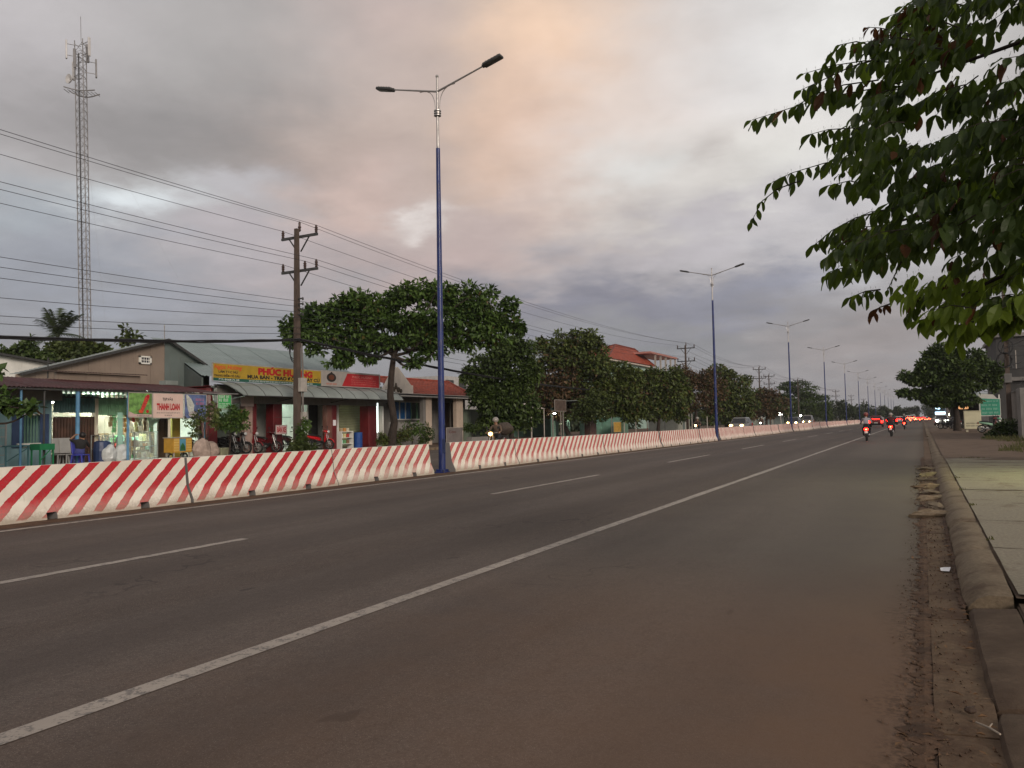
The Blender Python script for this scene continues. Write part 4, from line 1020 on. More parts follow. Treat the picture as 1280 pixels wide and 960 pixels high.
for q in ((v0, v0 + .08, vz0, vz1), (v1 - .08, v1, vz0, vz1), (v0, v1, vz0, vz0 + .07), (v0, v1, vz1 - .07, vz1)): b.box((-33.21, q[0], q[2]), (-33.12, q[1], q[3]))
win = b.build('window', WHITEW, r)
b = MB(); b.box((-33.19, v0 + .08, vz0 + .07), (-33.175, v1 - .08, vz1 - .07)); b.build('pane', mat('dark pane', (0.03, 0.03, 0.045), 0.2), win)
for i in range(1, 5):
    g = MB(); yy = v0 + (v1 - v0) * i / 5; g.box((-33.165, yy - 0.012, vz0 + .07), (-33.15, yy + 0.012, vz1 - .07)); g.build('bar', WHITEW, win)
g = MB(); g.box((-33.148, v0 + .08, (vz0 + vz1) / 2 - .015), (-33.135, v1 - .08, (vz0 + vz1) / 2 + .015)); g.build('bar', WHITEW, win)
ap = at_x(204, 424, -33); b = MB(); b.tube([(-33.1, AP.y - 0.1, zA - 0.3), (-33.1, AP.y - 0.1, ZX(204, 406, -33.1))], 0.025, 6)
b.thing('roof_pole', SILVER, 'thin bare pole standing up from the gable peak of the tan shed', 'pole')
q = at_x(60, 455, -31.5); b = MB(); b.tube([(-31.5, q.y, 3.6), (-31.5, q.y, ZX(60, 447, -31.5))], 0.03, 6); b.bar((-31.5, q.y, ZX(60, 450, -31.5)), (-31.5, q.y + 0.25, ZX(60, 451, -31.5)), 0.03)
b.thing('roof_bracket', DARKMETAL, 'short dark bracket pole on the roof between the two sheds', 'pole')
boxed('roof_box', GREYSHEET, (-31.4, YX(206, -31, 480), 3.5), (-30.9, YX(221, -31, 480), ZX(213, 476, -31)), 'small grey sheet-metal box on the maroon awning under the tan gable', 'box')
q0, q1 = at_x(-30, 435, -38), at_x(108, 462, -38)
r = root('white_shed', (-38, 18, FZ), 'low white gabled shed with a grey sheet roof at the far left', 'shed')
apx = at_x(-10, 441, -38)
b = MB(); b.prism([(-38, 12, FZ), (-38, q1.y, FZ), (-38, q1.y, q1.z - 0.05), (-38, apx.y, apx.z - 0.05), (-38, 12, apx.z - 0.6)], (-0.1, 0, 0)); b.build('wall', WHITEW, r)
sheets(r, 'roof_sheet', (-37.7, apx.y, apx.z), (-37.7, q1.y + 0.2, q1.z), (-50, q1.y + 0.2, q1.z + 0.02), (-50, apx.y, apx.z + 0.02), mat('pale grey roof sheet', (0.36, 0.37, 0.37), 0.5, 0.12, 0.8, 0.25), 6, 0.2, 0.02)
sheets(r, 'roof_sheet', (-37.7, 11.5, apx.z - 0.6), (-37.7, apx.y, apx.z), (-50, apx.y, apx.z), (-50, 11.5, apx.z - 0.6), MATS['pale grey roof sheet'], 3, 0.2, 0.02)
b = MB(); b.bar((-37.68, apx.y, apx.z - .03), (-37.68, q1.y + 0.2, q1.z - .03), 0.04, 0.1); b.build('barge_board', DARKMETAL, r)

# ------------------------------------------------------------------ motorbike shop with its long yellow sign
r = root('motorbike_shop', (-30, 31, FZ), 'open-fronted motorbike shop with dark red pillars and grey green awning', 'shop')
B0, B1 = 25.15, 38.0
b = MB(); b.box((-36.9, B0, FZ), (-29.4, B0 + 0.1, 3.45)); b.build('side_wall', REDPAINT, r)
b = MB(); b.box((-37, B0, FZ), (-36.9, B1, 3.7)); b.box((-37, B1 - 0.12, FZ), (-29.2, B1, 3.7)); b.build('wall', WHITEW, r)
b = MB(); b.box((-37, B0, FZ), (-28.2, B1, FZ + 0.05)); b.build('floor', TILEFLOOR, r)
b = MB(); b.box((-37, B0, 3.35), (-28.9, B1, 3.42)); b.build('ceiling', GREYPL, r)
b = MB(); b.box((-29.2, B0, 2.62), (-29.0, B1, 3.5)); b.build('lintel', GREYPL, r)
def pillar(p0, p1, x=-29.0, mt=REDPAINT, z1=2.62):
    b = MB(); y0, y1 = YX(p0, x), YX(p1, x); b.box((x - (y1 - y0) * 0.9, y0, FZ), (x, y1, z1), None, 0.015); o = b.build('pillar', mt, r); return o, y0, y1
o, y0, y1 = pillar(261, 272)
b = MB(); b.box((-28.995, y0 + 0.05, ZX(266, 535, -29)), (-28.985, y1 - 0.05, 2.6)); b.build('plaster', PINKC, o)
o, y0, y1 = pillar(307, 316, mt=PINKC)
o, y0, y1 = pillar(316.5, 321, mt=REDPAINT)
o, y0, y1 = pillar(342, 353)
o, y0, y1 = pillar(409, 415, mt=mat('brown red plaster', (0.16, 0.07, 0.055), 0.7, 0.2, 2))
o, y0, y1 = pillar(415.5, 421)
o, y0, y1 = pillar(461, 471)
# rooms: partitions, dark doorway, roller shutter
b = MB()
for px in (345, 384, 422): yy = YX(px, -30.0); b.box((-36.9, yy, FZ), (-30.0, yy + 0.1, 3.35))
b.build('partition', WHITEW, r)
y0, y1 = YX(385, -31.5), YX(404, -31.5)
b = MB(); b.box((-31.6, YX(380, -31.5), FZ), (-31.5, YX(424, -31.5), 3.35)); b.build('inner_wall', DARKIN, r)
b = MB(); yy0, yy1 = YX(423, -30.6), YX(462, -30.6)
n = 17
for i in range(n):
    z0 = FZ + 0.05 + i * 2.55 / n; s = MB(); s.loft([[(-30.62, yy, z0), (-30.60, yy, z0 + 0.01), (-30.585, yy, z0 + 0.07), (-30.60, yy, z0 + 0.14), (-30.62, yy, z0 + 0.145)] for yy in (yy0, yy1)])
    s.build('shutter_slat', mat('olive shutter paint', (0.30, 0.32, 0.20), 0.5, 0.12, 2), r)
b = MB(); b.box((-30.7, yy0, 2.65), (-30.5, yy1, 3.3)); b.build('shutter_box', MATS['olive shutter paint'], r)
tube_light(r, -34.0, YX(286, -34), 3.0, 'Y', 1.2, TUBE); tube_light(r, -34.0, YX(302, -34), 3.0, 'Y', 1.2, TUBE); tube_light(r, -30.0, YX(440, -30), 2.9, 'Y', 0.6, emit('dim yellow tube', (1.0, 1.0, 0.7), 8))
b = MB(); b.box((-29.05, YX(471, -29) + 0.02, 1.0), (-28.98, YX(472.6, -29), 2.8)); b.build('lit_panel', emit('lit white panel', (0.85, 1.0, 0.95), 1.2), r)
# curved awning
def awn(y): return [(-28.95, y, 3.62), (-28.5, y, 3.56), (-28.1, y, 3.40), (-27.75, y, 3.14), (-27.6, y, 2.94)]
ya, yb = YX(263, -28.8), 37.9
b = MB(); nseg = 12
for i in range(nseg):
    t0, t1 = ya + (yb - ya) * i / nseg, ya + (yb - ya) * (i + 1) / nseg - 0.02
    s = MB(); P0, P1 = awn(t0 if i else t0 + 0.05), awn(t1)
    if i == 0: P0 = [(x, t0 + (0.9 * k / 4) ** 1.0, z) for k, (x, _, z) in enumerate(P0)]
    o1 = Vector((0.004 * (i % 2), 0, 0.004 * (i % 2)))
    s.add([Vector(p) + o1 for q in zip(P0, P1) for p in q], [(2 * k, 2 * k + 1, 2 * k + 3, 2 * k + 2) for k in range(4)])
    s.add([Vector(p) + o1 - Vector((0.02, 0, 0.02)) for q in zip(P0, P1) for p in q], [(2 * k, 2 * k + 2, 2 * k + 3, 2 * k + 1) for k in range(4)])
    s.build('awning_sheet', GREYSHEET, r)
    ridge = MB(); ridge.tube([Vector(p) + Vector((0.01, 0, 0.012)) for p in P1], 0.012, 5, False); ridge.build('awning_rib', DARKMETAL, r)
b = MB(); b.tube([(-27.62, ya + 0.9, 2.93), (-27.62, yb, 2.93)], 0.03, 6); b.build('gutter_pipe', DARKMETAL, r)
for yy in (ya + 1.0, 29, 33, yb - 0.1):
    b = MB(); b.bar((-29.0, yy, 2.75), (-27.65, yy, 2.92), 0.04); b.bar((-29.0, yy, 3.5), (-27.65, yy, 2.96), 0.03); b.build('bracket', DARKMETAL, r)
# shed roof behind
ra, rb_, rc = at_x(222, 421, -41), at_x(397, 440, -41), at_x(420, 451, -36)
n = 10
for i in range(n):
    t0, t1 = i / n, (i + 1) / n
    A = Vector((-41, 30.6, 7.02)).lerp(Vector((-41, rb_.y, 7.02)), t0); Bq = Vector((-41, 30.6, 7.02)).lerp(Vector((-41, rb_.y, 7.02)), t1 + 0.002)
    C_ = Vector((-30.0, B0, 3.95)).lerp(Vector((-30.0, B1, 3.95)), t0); D = Vector((-30.0, B0, 3.95)).lerp(Vector((-30.0, B1, 3.95)), t1 + 0.002)
    s = MB(); o1 = Vector((0, 0, 0.008 * (i % 2))); s.corrugated(C_ + o1, D + o1, Bq + o1, A + o1, 0.2, 0.02)
    s.build('roof_sheet', mat('pale blue green roof sheet', (0.20, 0.255, 0.25), 0.45, 0.1, 0.6, 0.25, (0.18, 0.2, 0.19)), r, True)
b = MB(); b.prism([(-30.05, B1, FZ), (-41, rb_.y, FZ), (-41, rb_.y, 7.0), (-30.05, B1, 3.9)], (0, -0.1, 0)); b.build('side_wall', GREYPL, r)
b = MB(); b.prism([(-30.05, B0 + 0.02, FZ), (-41, 30.6, FZ), (-41, 30.6, 6.9), (-30.05, B0 + 0.02, 3.85)], (0, 0.1, 0)); b.build('side_wall', GREYGRN, r)

SY = mat('yellow sign print', (0.43, 0.28, 0.030), 0.5, 0.08, 2)
X = -28.72
o = root('shop_sign', (X, 29, 3.62), 'long yellow shop sign reading PHÚC HƯƠNG above the grey awning', 'sign')
y0, y1 = YX(266, X, 463), YX(401, X, 468); z0, z1 = 3.64, 4.46
b = MB(); b.box((X - 0.05, y0, z0), (X, y1, z1)); b.build('board', SY, o)
b = MB(); b.bar((X - 0.02, y0, z1), (X - 0.02, y1, z1), 0.05); b.bar((X - 0.02, y0, z0), (X - 0.02, y0, z1), 0.05); b.build('frame', GREYBOX, o)
w, h = y1 - y0, z1 - z0; xs = X + 0.006
GS = mat('dark green sign print', (0.02, 0.10, 0.07), 0.5, 0.1)
flat(o, [(y0, z0), (y1, z0), (y1, z0 + .17 * h), (y0, z0 + .17 * h)], X + 0.003, GS)
text(o, 'Ngọc Hương', y0 + .125 * w, z0 + .80 * h, xs, .18, .23 * w, T_ORANGE, 0.03, shear=0.25)
text(o, 'LÀM TÓC NỮ', y0 + .125 * w, z0 + .53 * h, xs, .10, .16 * w, T_BLACK, 0.035)
text(o, 'TRANG ĐIỂM CÔ DÂU', y0 + .115 * w, z0 + .30 * h, xs, .095, .215 * w, T_BLACK, 0.03)
text(o, 'PHÚC HƯƠNG', y0 + .645 * w, z0 + .69 * h, xs, .29, .53 * w, T_RED, 0.06)
text(o, 'MUA BÁN - TRAO ĐỔI XE MÁY CŨ', y0 + .635 * w, z0 + .335 * h, xs, .165, .70 * w, T_BLACK, 0.045)
text(o, 'ĐT: 0169.71.39', y0 + .13 * w, z0 + .085 * h, xs, .075, .17 * w, T_WHITE, 0.015)
small_print(o, y0 + .30 * w, y0 + .92 * w, z0 + .085 * h, xs, .075, T_WHITE, 21)
X2 = -28.70
o = root('shop_sign', (X2, 35, 3.62), 'grey and red shop sign with a dark round emblem, right of the yellow sign', 'sign')
y0, y1 = YX(401.5, X2, 470), YX(475, X2, 474); w = y1 - y0; z1 = 4.50; h = z1 - z0
b = MB(); b.box((X2 - 0.05, y0, z0), (X2, y1, z1)); b.build('board', mat('grey sign print', (0.36, 0.33, 0.31), 0.5, 0.08), o)
flat(o, [(y0 + .33 * w, z0 + .06 * h), (y1 - .02 * w, z0 + .06 * h), (y1 - .02 * w, z0 + .90 * h), (y0 + .42 * w, z0 + .90 * h)], X2 + 0.003, mat('red sign print', (0.42, 0.02, 0.025), 0.5, 0.08))
flat(o, ell(y0 + .16 * w, z0 + .57 * h, .075 * w, .29 * h, 0, 20), X2 + 0.003, mat('dark emblem print', (0.025, 0.02, 0.018), 0.5))
flat(o, ell(y0 + .16 * w, z0 + .58 * h, .045 * w, .17 * h, 0, 16), X2 + 0.006, mat('brown emblem print', (0.12, 0.04, 0.02), 0.5)); flat(o, [(y0 + .13 * w, z0 + .8 * h), (y0 + .16 * w, z0 + .95 * h), (y0 + .19 * w, z0 + .8 * h)], X2 + 0.005, MATS['dark emblem print'])
small_print(o, y0 + .08 * w, y0 + .25 * w, z0 + .16 * h, X2 + 0.006, .09, T_ORANGE, 22)
text(o, 'PHÚC HƯƠNG', y0 + .68 * w, z0 + .70 * h, X2 + 0.006, .13, .36 * w, mat('pale red lettering', (0.62, 0.22, 0.20), 0.5), 0.01)
for i in range(3): small_print(o, y0 + .48 * w, y0 + .92 * w, z0 + (.50 - .14 * i) * h, X2 + 0.006, .06, MATS['pale red lettering'], 23 + i)
# hanging and standing signs
o, y0, y1, z0, z1 = banner('hanging_sign', 272.5, 289, 493.5, 511, -27.7, mat('green sign print', (0.03, 0.36, 0.09), 0.5, 0.06), 'small bright green sign hanging under the awning corner beside a red pillar')
for i, (zz, hh) in enumerate(((.86, .12), (.62, .14), (.36, .07), (.20, .07), (.08, .05))): small_print(o, y0 + .08 * (y1 - y0), y1 - .08 * (y1 - y0), z0 + zz * (z1 - z0), -27.696, hh, T_WHITE, 30 + i)
b = MB(); b.tube([(-27.7, y0 - 0.8, z1 + 0.05), (-27.7, y1 + 0.4, z1 + 0.05)], 0.025, 6); b.thing('sign_rail', SILVER, 'thin steel rail carrying the small green sign', 'rail')
o, y0, y1, z0, z1 = banner('for_sale_sign', 345, 358.5, 531.5, 542.5, -28.4, mat('pink sign print', (0.62, 0.42, 0.42), 0.5, 0.05), 'small pink sign reading BÁN XE in red in front of a dark red pillar')
text(o, 'BÁN XE', (y0 + y1) / 2, (z0 + z1) / 2, -28.395, .25, .8 * (y1 - y0), T_RED, 0.04)
b = MB(); b.tube([(-28.42, y0 + 0.05, FZ), (-28.42, y0 + 0.05, z1)], 0.018, 6); b.tube([(-28.42, y1 - 0.05, FZ), (-28.42, y1 - 0.05, z1)], 0.018, 6); b.tube([(-28.42, y0 - 0.1, z1 + 0.4), (-28.42, y1 + 0.3, z1 + 0.4)], 0.012, 5); b.build('stand', DARKMETAL, o)
boxed('paper_notice', PAPER, (-28.99, YX(416, -29), ZX(417, 532, -29)), (-28.97, YX(419.5, -29), ZX(417, 525, -29)), 'small white paper notice stuck on a dark red pillar', 'notice', 0.0)
boxed('shop_placard', mat('pinkish placard', (0.45, 0.36, 0.34), 0.6, 0.1), (-28.98, YX(300, -29), ZX(308, 508, -29)), (-28.93, YX(316, -29), ZX(308, 495, -29)), 'plain pinkish grey placard hanging under the lintel between two red pillars', 'sign', 0.0)

# --- house with white gable and red tiles, right of the street tree
r = root('tiled_house', (-31, 44, FZ), 'low house with a white ornamented gable and red tile roof behind the umbrella-shaped tree', 'house')
C0, C1 = 38.3, 50.5
bw0, bw1, bz0, bz1 = YX(492, -31), YX(528, -31), 1.80, 3.05
b = MB(); wall_x(b, -31, C0, C1, FZ, 3.35, [(bw0, bw1, bz0, bz1), (47.0, 49.6, FZ, 2.3)], 0.15); b.build('wall', GREYPL, r)
b = MB(); b.box((-36.2, C0, FZ), (-36.05, C1, 3.3)); b.build('back_wall', GREYPL, r)
BLUEG = mat('blue window glass', (0.015, 0.12, 0.34), 0.15, 0.2, 2, spec=0.6)
f = MB(); f.box((-31.02, bw0, bz0), (-30.96, bw1, bz0 + .06)); f.box((-31.02, bw0, bz1 - .06), (-30.96, bw1, bz1)); win = f.build('window', WHITEW, r)
for i in range(5):
    g = MB(); a0 = bw0 + (bw1 - bw0) * i / 5; a1 = bw0 + (bw1 - bw0) * (i + 1) / 5; g.box((-31.05, a0 + .05, bz0 + .06), (-31.03, a1 - .02, bz1 - .06)); g.build('pane', BLUEG if i < 3 else mat('dull green pane', (0.035, 0.06, 0.05), 0.2, 0.2), win)
    g = MB(); g.box((-31.06, a0, bz0 + .06), (-30.98, a0 + .05, bz1 - .06)); g.build('mullion', WHITEW if i in (1, 2) else GREENSHEET, win)
wa, wl, wr = at_x(495, 459, -31), at_x(478, 488, -31), at_x(515, 482, -31)
b = MB(); b.prism([(-30.9, wl.y, 3.3), (-30.9, wr.y, 3.3), (-30.9, wr.y, wr.z), (-30.9, wr.y - .25, wr.z + .02), (-30.9, wa.y + .12, wa.z), (-30.9, wa.y - .12, wa.z), (-30.9, wl.y, wl.z)], (-0.25, 0, 0)); g = b.build('gable', mat('white gable paint', (0.80, 0.71, 0.61), 0.75, 0.08, 2, 0.2, (0.35, 0.28, 0.22), streak=True), r)
oc, oz = YX(495, -30.88, 485), ZX(495, 488, -30.88)
orn = MB()
for dy, dz, a in ((0, .22, .16), (-.28, .05, .18), (.28, .05, .18), (-.55, -.02, .14), (.55, -.02, .14), (0, .42, .08)): orn.lathe((-30.89, oc + dy, oz + dz), [(a, 0), (a, .03), (a * .6, .05)], 10, 'X')
orn.build('ornament', mat('brown relief', (0.10, 0.075, 0.05), 0.8), g)
b = MB(); b.box((-30.88, oc - .75, oz - .38), (-30.8, oc + .7, oz - .26)); b.build('moulding', mat('dark moulding', (0.12, 0.07, 0.05), 0.8), g)
TILE = mat('red roof tile', (0.25, 0.050, 0.028), 0.75, 0.3, 3, 0.35, (0.10, 0.045, 0.03))
tb0, tb1 = at_x(510, 494, -30.6), at_x(585, 494, -30.6)
ty = [at_x(523, 476, -36).y, at_x(548, 474, -36).y]
rows = 13                                                            # courses of tiles, each a stepped strip with a scalloped lower edge
for k in range(rows):
    t0, t1 = k / rows, (k + 1) / rows + 0.02
    l0 = Vector((-30.5, wr.y - .1, 3.42)).lerp(Vector((-36, wr.y + 1.0, 5.05)), t0); r0 = Vector((-30.5, 51.3, 3.42)).lerp(Vector((-36, ty[1] + 1.5, 5.05)), t0)
    l1 = Vector((-30.5, wr.y - .1, 3.42)).lerp(Vector((-36, wr.y + 1.0, 5.05)), t1); r1 = Vector((-30.5, 51.3, 3.42)).lerp(Vector((-36, ty[1] + 1.5, 5.05)), t1)
    up = Vector((0.28, 0, 0.96)); s = MB(); nn = 48
    vs = []
    for i in range(nn + 1):
        t = i / nn; zz = abs(math.sin(t * nn / 2 * math.pi)) * 0.03
        vs += [l0.lerp(r0, t) + up * (0.05 + zz), l1.lerp(r1, t) + up * (0.015 + zz * .4), l0.lerp(r0, t) + up * (0.0)]
    s.add(vs, [f for i in range(nn) for f in ((3 * i, 3 * i + 3, 3 * i + 4, 3 * i + 1), (3 * i + 2, 3 * i + 5, 3 * i + 3, 3 * i))]); s.build('tile_course', TILE, r)
b = MB(); b.tube([(-30.45, 51.4, 3.5), (-36.05, ty[1] + 1.5, 5.14)], 0.09, 6); b.tube([(-36.0, wr.y + 1, 5.12), (-36, ty[1] + 1.5, 5.12)], 0.1, 6); b.build('ridge_tiles', TILE, r)
b = MB(); b.box((-31.0, 37.0, 3.28), (-28.0, 51.0, 3.36)); b.box((-28.06, 37.0, 3.20), (-28.0, 51.0, 3.40)); b.build('porch_roof', mat('grey fascia', (0.30, 0.29, 0.28), 0.6, 0.1), r)
for p0, p1, mt in ((533, 540, mat('cream pillar paint', (0.52, 0.42, 0.34), 0.7, 0.08, 2, 0.2)), (571, 579, MATS['cream pillar paint']), (529.5, 532.5, GREYPL)):
    b = MB(); y0, y1 = YX(p0, -28.5), YX(p1, -28.5); b.box((-28.5 - .3, y0, FZ), (-28.5, y1, 3.28), None, .01); b.build('pillar', mt, r)
b = MB(); b.box((-28.75, YX(488, -28.6), FZ), (-28.6, YX(532, -28.6), 1.62)); b.build('low_wall', GREYPL, r)
b = MB(); b.box((-30.9, YX(556, -30.9), FZ), (-30.85, YX(569, -30.9), 3.0)); d_ = b.build('door', mat('dark brown door', (0.05, 0.03, 0.022), 0.5), r)
b = MB(); b.box((-30.84, YX(562, -30.85), FZ), (-30.80, YX(563.3, -30.85), 3.0)); b.build('door_rail', GREYBOX, d_)
GG = mat('grey green gate paint', (0.13, 0.165, 0.125), 0.6, 0.15, 2, 0.3, streak=True)
y0, y1 = YX(580, -28.9), YX(608, -28.9)
g_ = root('metal_gate', (-28.9, (y0 + y1) / 2, FZ), 'closed grey green sheet-metal gate beside the tiled house', 'gate')
for i in range(6):
    b = MB(); a0, a1 = y0 + (y1 - y0) * i / 6, y0 + (y1 - y0) * (i + 1) / 6 - .015; b.box((-28.93, a0, FZ + .08), (-28.89 - .006 * (i % 2), a1, 2.4)); b.build('gate_panel', GG, g_)
b = MB(); b.box((-28.95, y0, 2.4), (-28.85, y1, 2.5)); b.box((-28.95, y0 - .08, FZ), (-28.85, y0, 2.6)); b.box((-28.95, y1, FZ), (-28.85, y1 + .08, 2.6)); b.build('gate_frame', GG, g_)
b = MB(); b.box((-28.88, (y0 + y1) / 2 - .05, 1.1), (-28.84, (y0 + y1) / 2 + .05, 1.3)); b.build('latch', DARKMETAL, g_)
o, y0, y1, z0, z1 = banner('food_board', 558, 578, 534.5, 553, -27.2, mat('grey board', (0.16, 0.14, 0.135), 0.7, 0.15), 'grey standing board with the word Cơm beside the blue lamp post', 'sign')
text(o, 'Cơm', y0 + .36 * (y1 - y0), z0 + .72 * (z1 - z0), -27.195, .16, .42 * (y1 - y0), mat('dark red lettering', (0.09, 0.02, 0.02), 0.6), 0.02)
b = MB(); b.box((-27.25, y0 + .05, FZ), (-27.2, y0 + .12, z0)); b.box((-27.25, y1 - .12, FZ), (-27.2, y1 - .05, z0)); b.build('leg', GREYBOX, o)
# pots of plants on the low wall
b = MB(); b.box((-27.0, YX(583, -27), FZ), (-26.6, YX(608, -27), ZX(595, 546, -27))); b.thing('planter', GREYPL, 'long grey concrete planter in front of the grey green gate', 'planter')

# ------------------------------------------------------------------ motorcycles
def ring(b, c, R0, r0, n=20, k=8):
    """tyre: ring round the X axis"""
    vs = []
    for i in range(n):
        t = 2 * math.pi * i / n
        for j in range(k):
            s = 2 * math.pi * j / k; rr = R0 + r0 * math.cos(s)
            vs.append((c[0] + r0 * 1.1 * math.sin(s), c[1] + rr * math.cos(t), c[2] + rr * math.sin(t)))
    b.add(vs, [(i * k + j, i * k + (j + 1) % k, ((i + 1) % n) * k + (j + 1) % k, ((i + 1) % n) * k + j) for i in range(n) for j in range(k)])
CHROME = mat('dull chrome', (0.55, 0.54, 0.52), 0.3, 0.05, metal=0.9)
TAIL_OFF = mat('red lamp glass', (0.30, 0.01, 0.01), 0.25)
TAIL_ON = emit('lit red tail lamp', (1.0, 0.010, 0.006), 11); TAIL_HOT = emit('lit brake lamp', (1.0, 0.06, 0.02), 22)
HEAD_ON = emit('lit headlamp', (1.0, 0.58, 0.17), 4.5); HOT = emit('headlamp bulb', (1.0, 0.82, 0.5), 420); HOTW = emit('white headlamp bulb', (1.0, 0.98, 0.9), 420); HOTA = emit('amber headlamp bulb', (1.0, 0.5, 0.15), 300); HEAD_OFF = mat('headlamp glass', (0.45, 0.46, 0.46), 0.15)
HEAD_WARM = emit('lit amber headlamp', (1.0, 0.34, 0.06), 2.2); HEAD_W = emit('lit white headlamp', (0.95, 0.90, 0.7), 2.0)
BULB = {'lit headlamp': HOT, 'lit amber headlamp': HOTA, 'lit white headlamp': HOTW, 'glaring white headlamp': HOTW}
PLATE = mat('number plate', (0.55, 0.55, 0.52), 0.5, 0.05)
SEATM = mat('seat vinyl', (0.022, 0.021, 0.021), 0.5, 0.1)
def oval(y, zc, w, h, n=12, xo=0.0): return [(xo + w * math.cos(2 * math.pi * i / n), y, zc + h * math.sin(2 * math.pi * i / n)) for i in range(n)]
def make_bike(paint_, tail=TAIL_OFF, head=HEAD_OFF, brake=False):
    r = proto('motorbike', 'x', 'motorbike')
    for y, nm in ((-0.62, 'wheel'), (0.63, 'wheel')):
        b = MB(); ring(b, (0, y, 0.29), 0.245, 0.046); w = b.build(nm, RUBBER, r, True)
        b = MB(); ring(b, (0, y, 0.29), 0.20, 0.014, 20, 6); b.lathe((0, y, 0.29), [(0.05, -0.05), (0.05, 0.05)], 10, 'X')
        for k in range(6):
            t = k * math.pi / 3; b.bar((0, y + .04 * math.cos(t), .29 + .04 * math.sin(t)), (0, y + .19 * math.cos(t), .29 + .19 * math.sin(t)), 0.022)
        b.build('rim', CHROME, w)
    b = MB()
    for sx in (-1, 1): b.tube([(sx * 0.085, 0.63, 0.29), (sx * 0.085, 0.50, 0.72), (sx * 0.05, 0.44, 0.92)], 0.022, 8)
    b.build('fork', CHROME, r, True)
    b = MB(); b.loft([[(x * (1 if abs(x) < .01 else 1), 0.63 + .315 * math.cos(t), .29 + .315 * math.sin(t) + dz) for x, dz in ((-.06, -.02), (-.03, .012), (.03, .012), (.06, -.02), (.0, -.01))] for t in [R(20 + 16 * i) for i in range(9)]]); b.build('front_mudguard', paint_, r, True)
    b = MB(); b.loft([oval(0.36, 0.50, .14, .10), oval(0.43, 0.70, .185, .12), oval(0.45, 0.84, .15, .09), oval(0.46, 0.93, .07, .04)]); b.build('leg_shield', paint_, r, True)
    b = MB(); b.loft([oval(0.30, 1.0, .10, .05), oval(0.42, 1.0, .14, .075), oval(0.54, 0.98, .10, .07), oval(0.58, 0.97, .06, .045)]); cw = b.build('handlebar_cowl', paint_, r, True)
    b = MB(); b.loft([oval(0.565, 0.98, .11, .085), oval(0.60, 0.98, .09, .07), oval(0.615, 0.98, .03, .02)]); b.build('headlight', head, cw, True)
    if head.name in BULB: b = MB(); b.ball((0, .60, .98), .035, 8, 6); b.build('bulb', BULB[head.name], cw, True)
    b = MB(); b.tube([(-.34, .30, 1.02), (-.2, .38, 1.03), (0, .40, 1.0), (.2, .38, 1.03), (.34, .30, 1.02)], 0.014, 6); hb = b.build('handlebar', CHROME, r, True)
    for sx in (-1, 1):
        b = MB(); b.tube([(sx * .35, .285, 1.02), (sx * .25, .35, 1.028)], 0.02, 8); b.build('grip', RUBBER, hb)
        b = MB(); b.tube([(sx * .2, .38, 1.03), (sx * .26, .36, 1.22)], 0.008, 5); b.lathe((sx * .28, .355, 1.25), [(.02, -.012), (.055, -.01), (.055, .008), (.02, .014)], 10, 'Y'); b.build('mirror', BLACK, r)
    b = MB(); b.loft([oval(0.36, .46, .10, .09), oval(.15, .40, .12, .07), oval(-.05, .45, .13, .10), oval(-.25, .60, .14, .13)]); b.build('frame_cover', BLACK, r, True)
    b = MB(); b.loft([oval(.05, .56, .10, .10), oval(-.20, .62, .15, .12), oval(-.50, .68, .145, .10), oval(-.74, .73, .09, .07), oval(-.84, .76, .05, .04)]); b.build('side_fairing', paint_, r, True)
    b = MB(); b.loft([oval(.12, .70, .08, .03), oval(-.05, .755, .125, .045), oval(-.35, .785, .135, .05), oval(-.62, .815, .11, .045), oval(-.76, .82, .06, .025)]); b.build('seat', SEATM, r, True)
    b = MB(); b.loft([oval(-.80, .71, .125, .075), oval(-.865, .70, .115, .07), oval(-.885, .70, .06, .04)]); b.build('tail_light', tail, r, True)
    if brake:
        b = MB(); b.loft([oval(-.886, .695, .045, .035), oval(-.905, .695, .035, .028)]); b.build('brake_lamp', TAIL_HOT, r, True)
    for sx in (-1, 1):
        b = MB(); b.ball((sx * .12, -.80, .70), .03, 8, 5, (1, 1, .8)); b.build('indicator', mat('amber lamp glass', (.5, .2, .02), .3), r, True)
    b = MB(); b.loft([[(-.07, y, z), (.07, y, z), (.07, y + .01, z + .015), (-.07, y + .01, z + .015)] for y, z in ((-.76, .66), (-.84, .56), (-.90, .42), (-.93, .34))]); mg = b.build('rear_mudguard', BLACK, r)
    b = MB(); b.box((-.09, -.905, .47), (.09, -.895, .60), Matrix.Rotation(R(-18), 3, 'X')); b.build('number_plate', PLATE, r)
    b = MB(); b.tube([(.12, .1, .30), (.16, -.1, .26), (.17, -.40, .30), (.17, -.85, .40)], [.02, .025, .045, .05], 8); b.build('exhaust', CHROME, r, True)
    b = MB(); b.ball((0, .0, .34), .14, 10, 7, (1, 1.4, .9)); b.build('engine', DARKMETAL, r, True)
    b = MB(); b.bar((-.09, -.62, .29), (-.09, .02, .36), .04); b.bar((.09, -.62, .29), (.09, .02, .36), .04); b.bar((-.11, -.60, .30), (-.11, -.50, .66), .04); b.build('swing_arm', DARKMETAL, r)
    return r
def set_thing(o, loc, rotz, label, group=None, cat=None):
    o.location = loc; o.rotation_euler = (0, 0, rotz); o['label'] = label
    if group: o['group'] = group
    if cat: o['category'] = cat
    return o

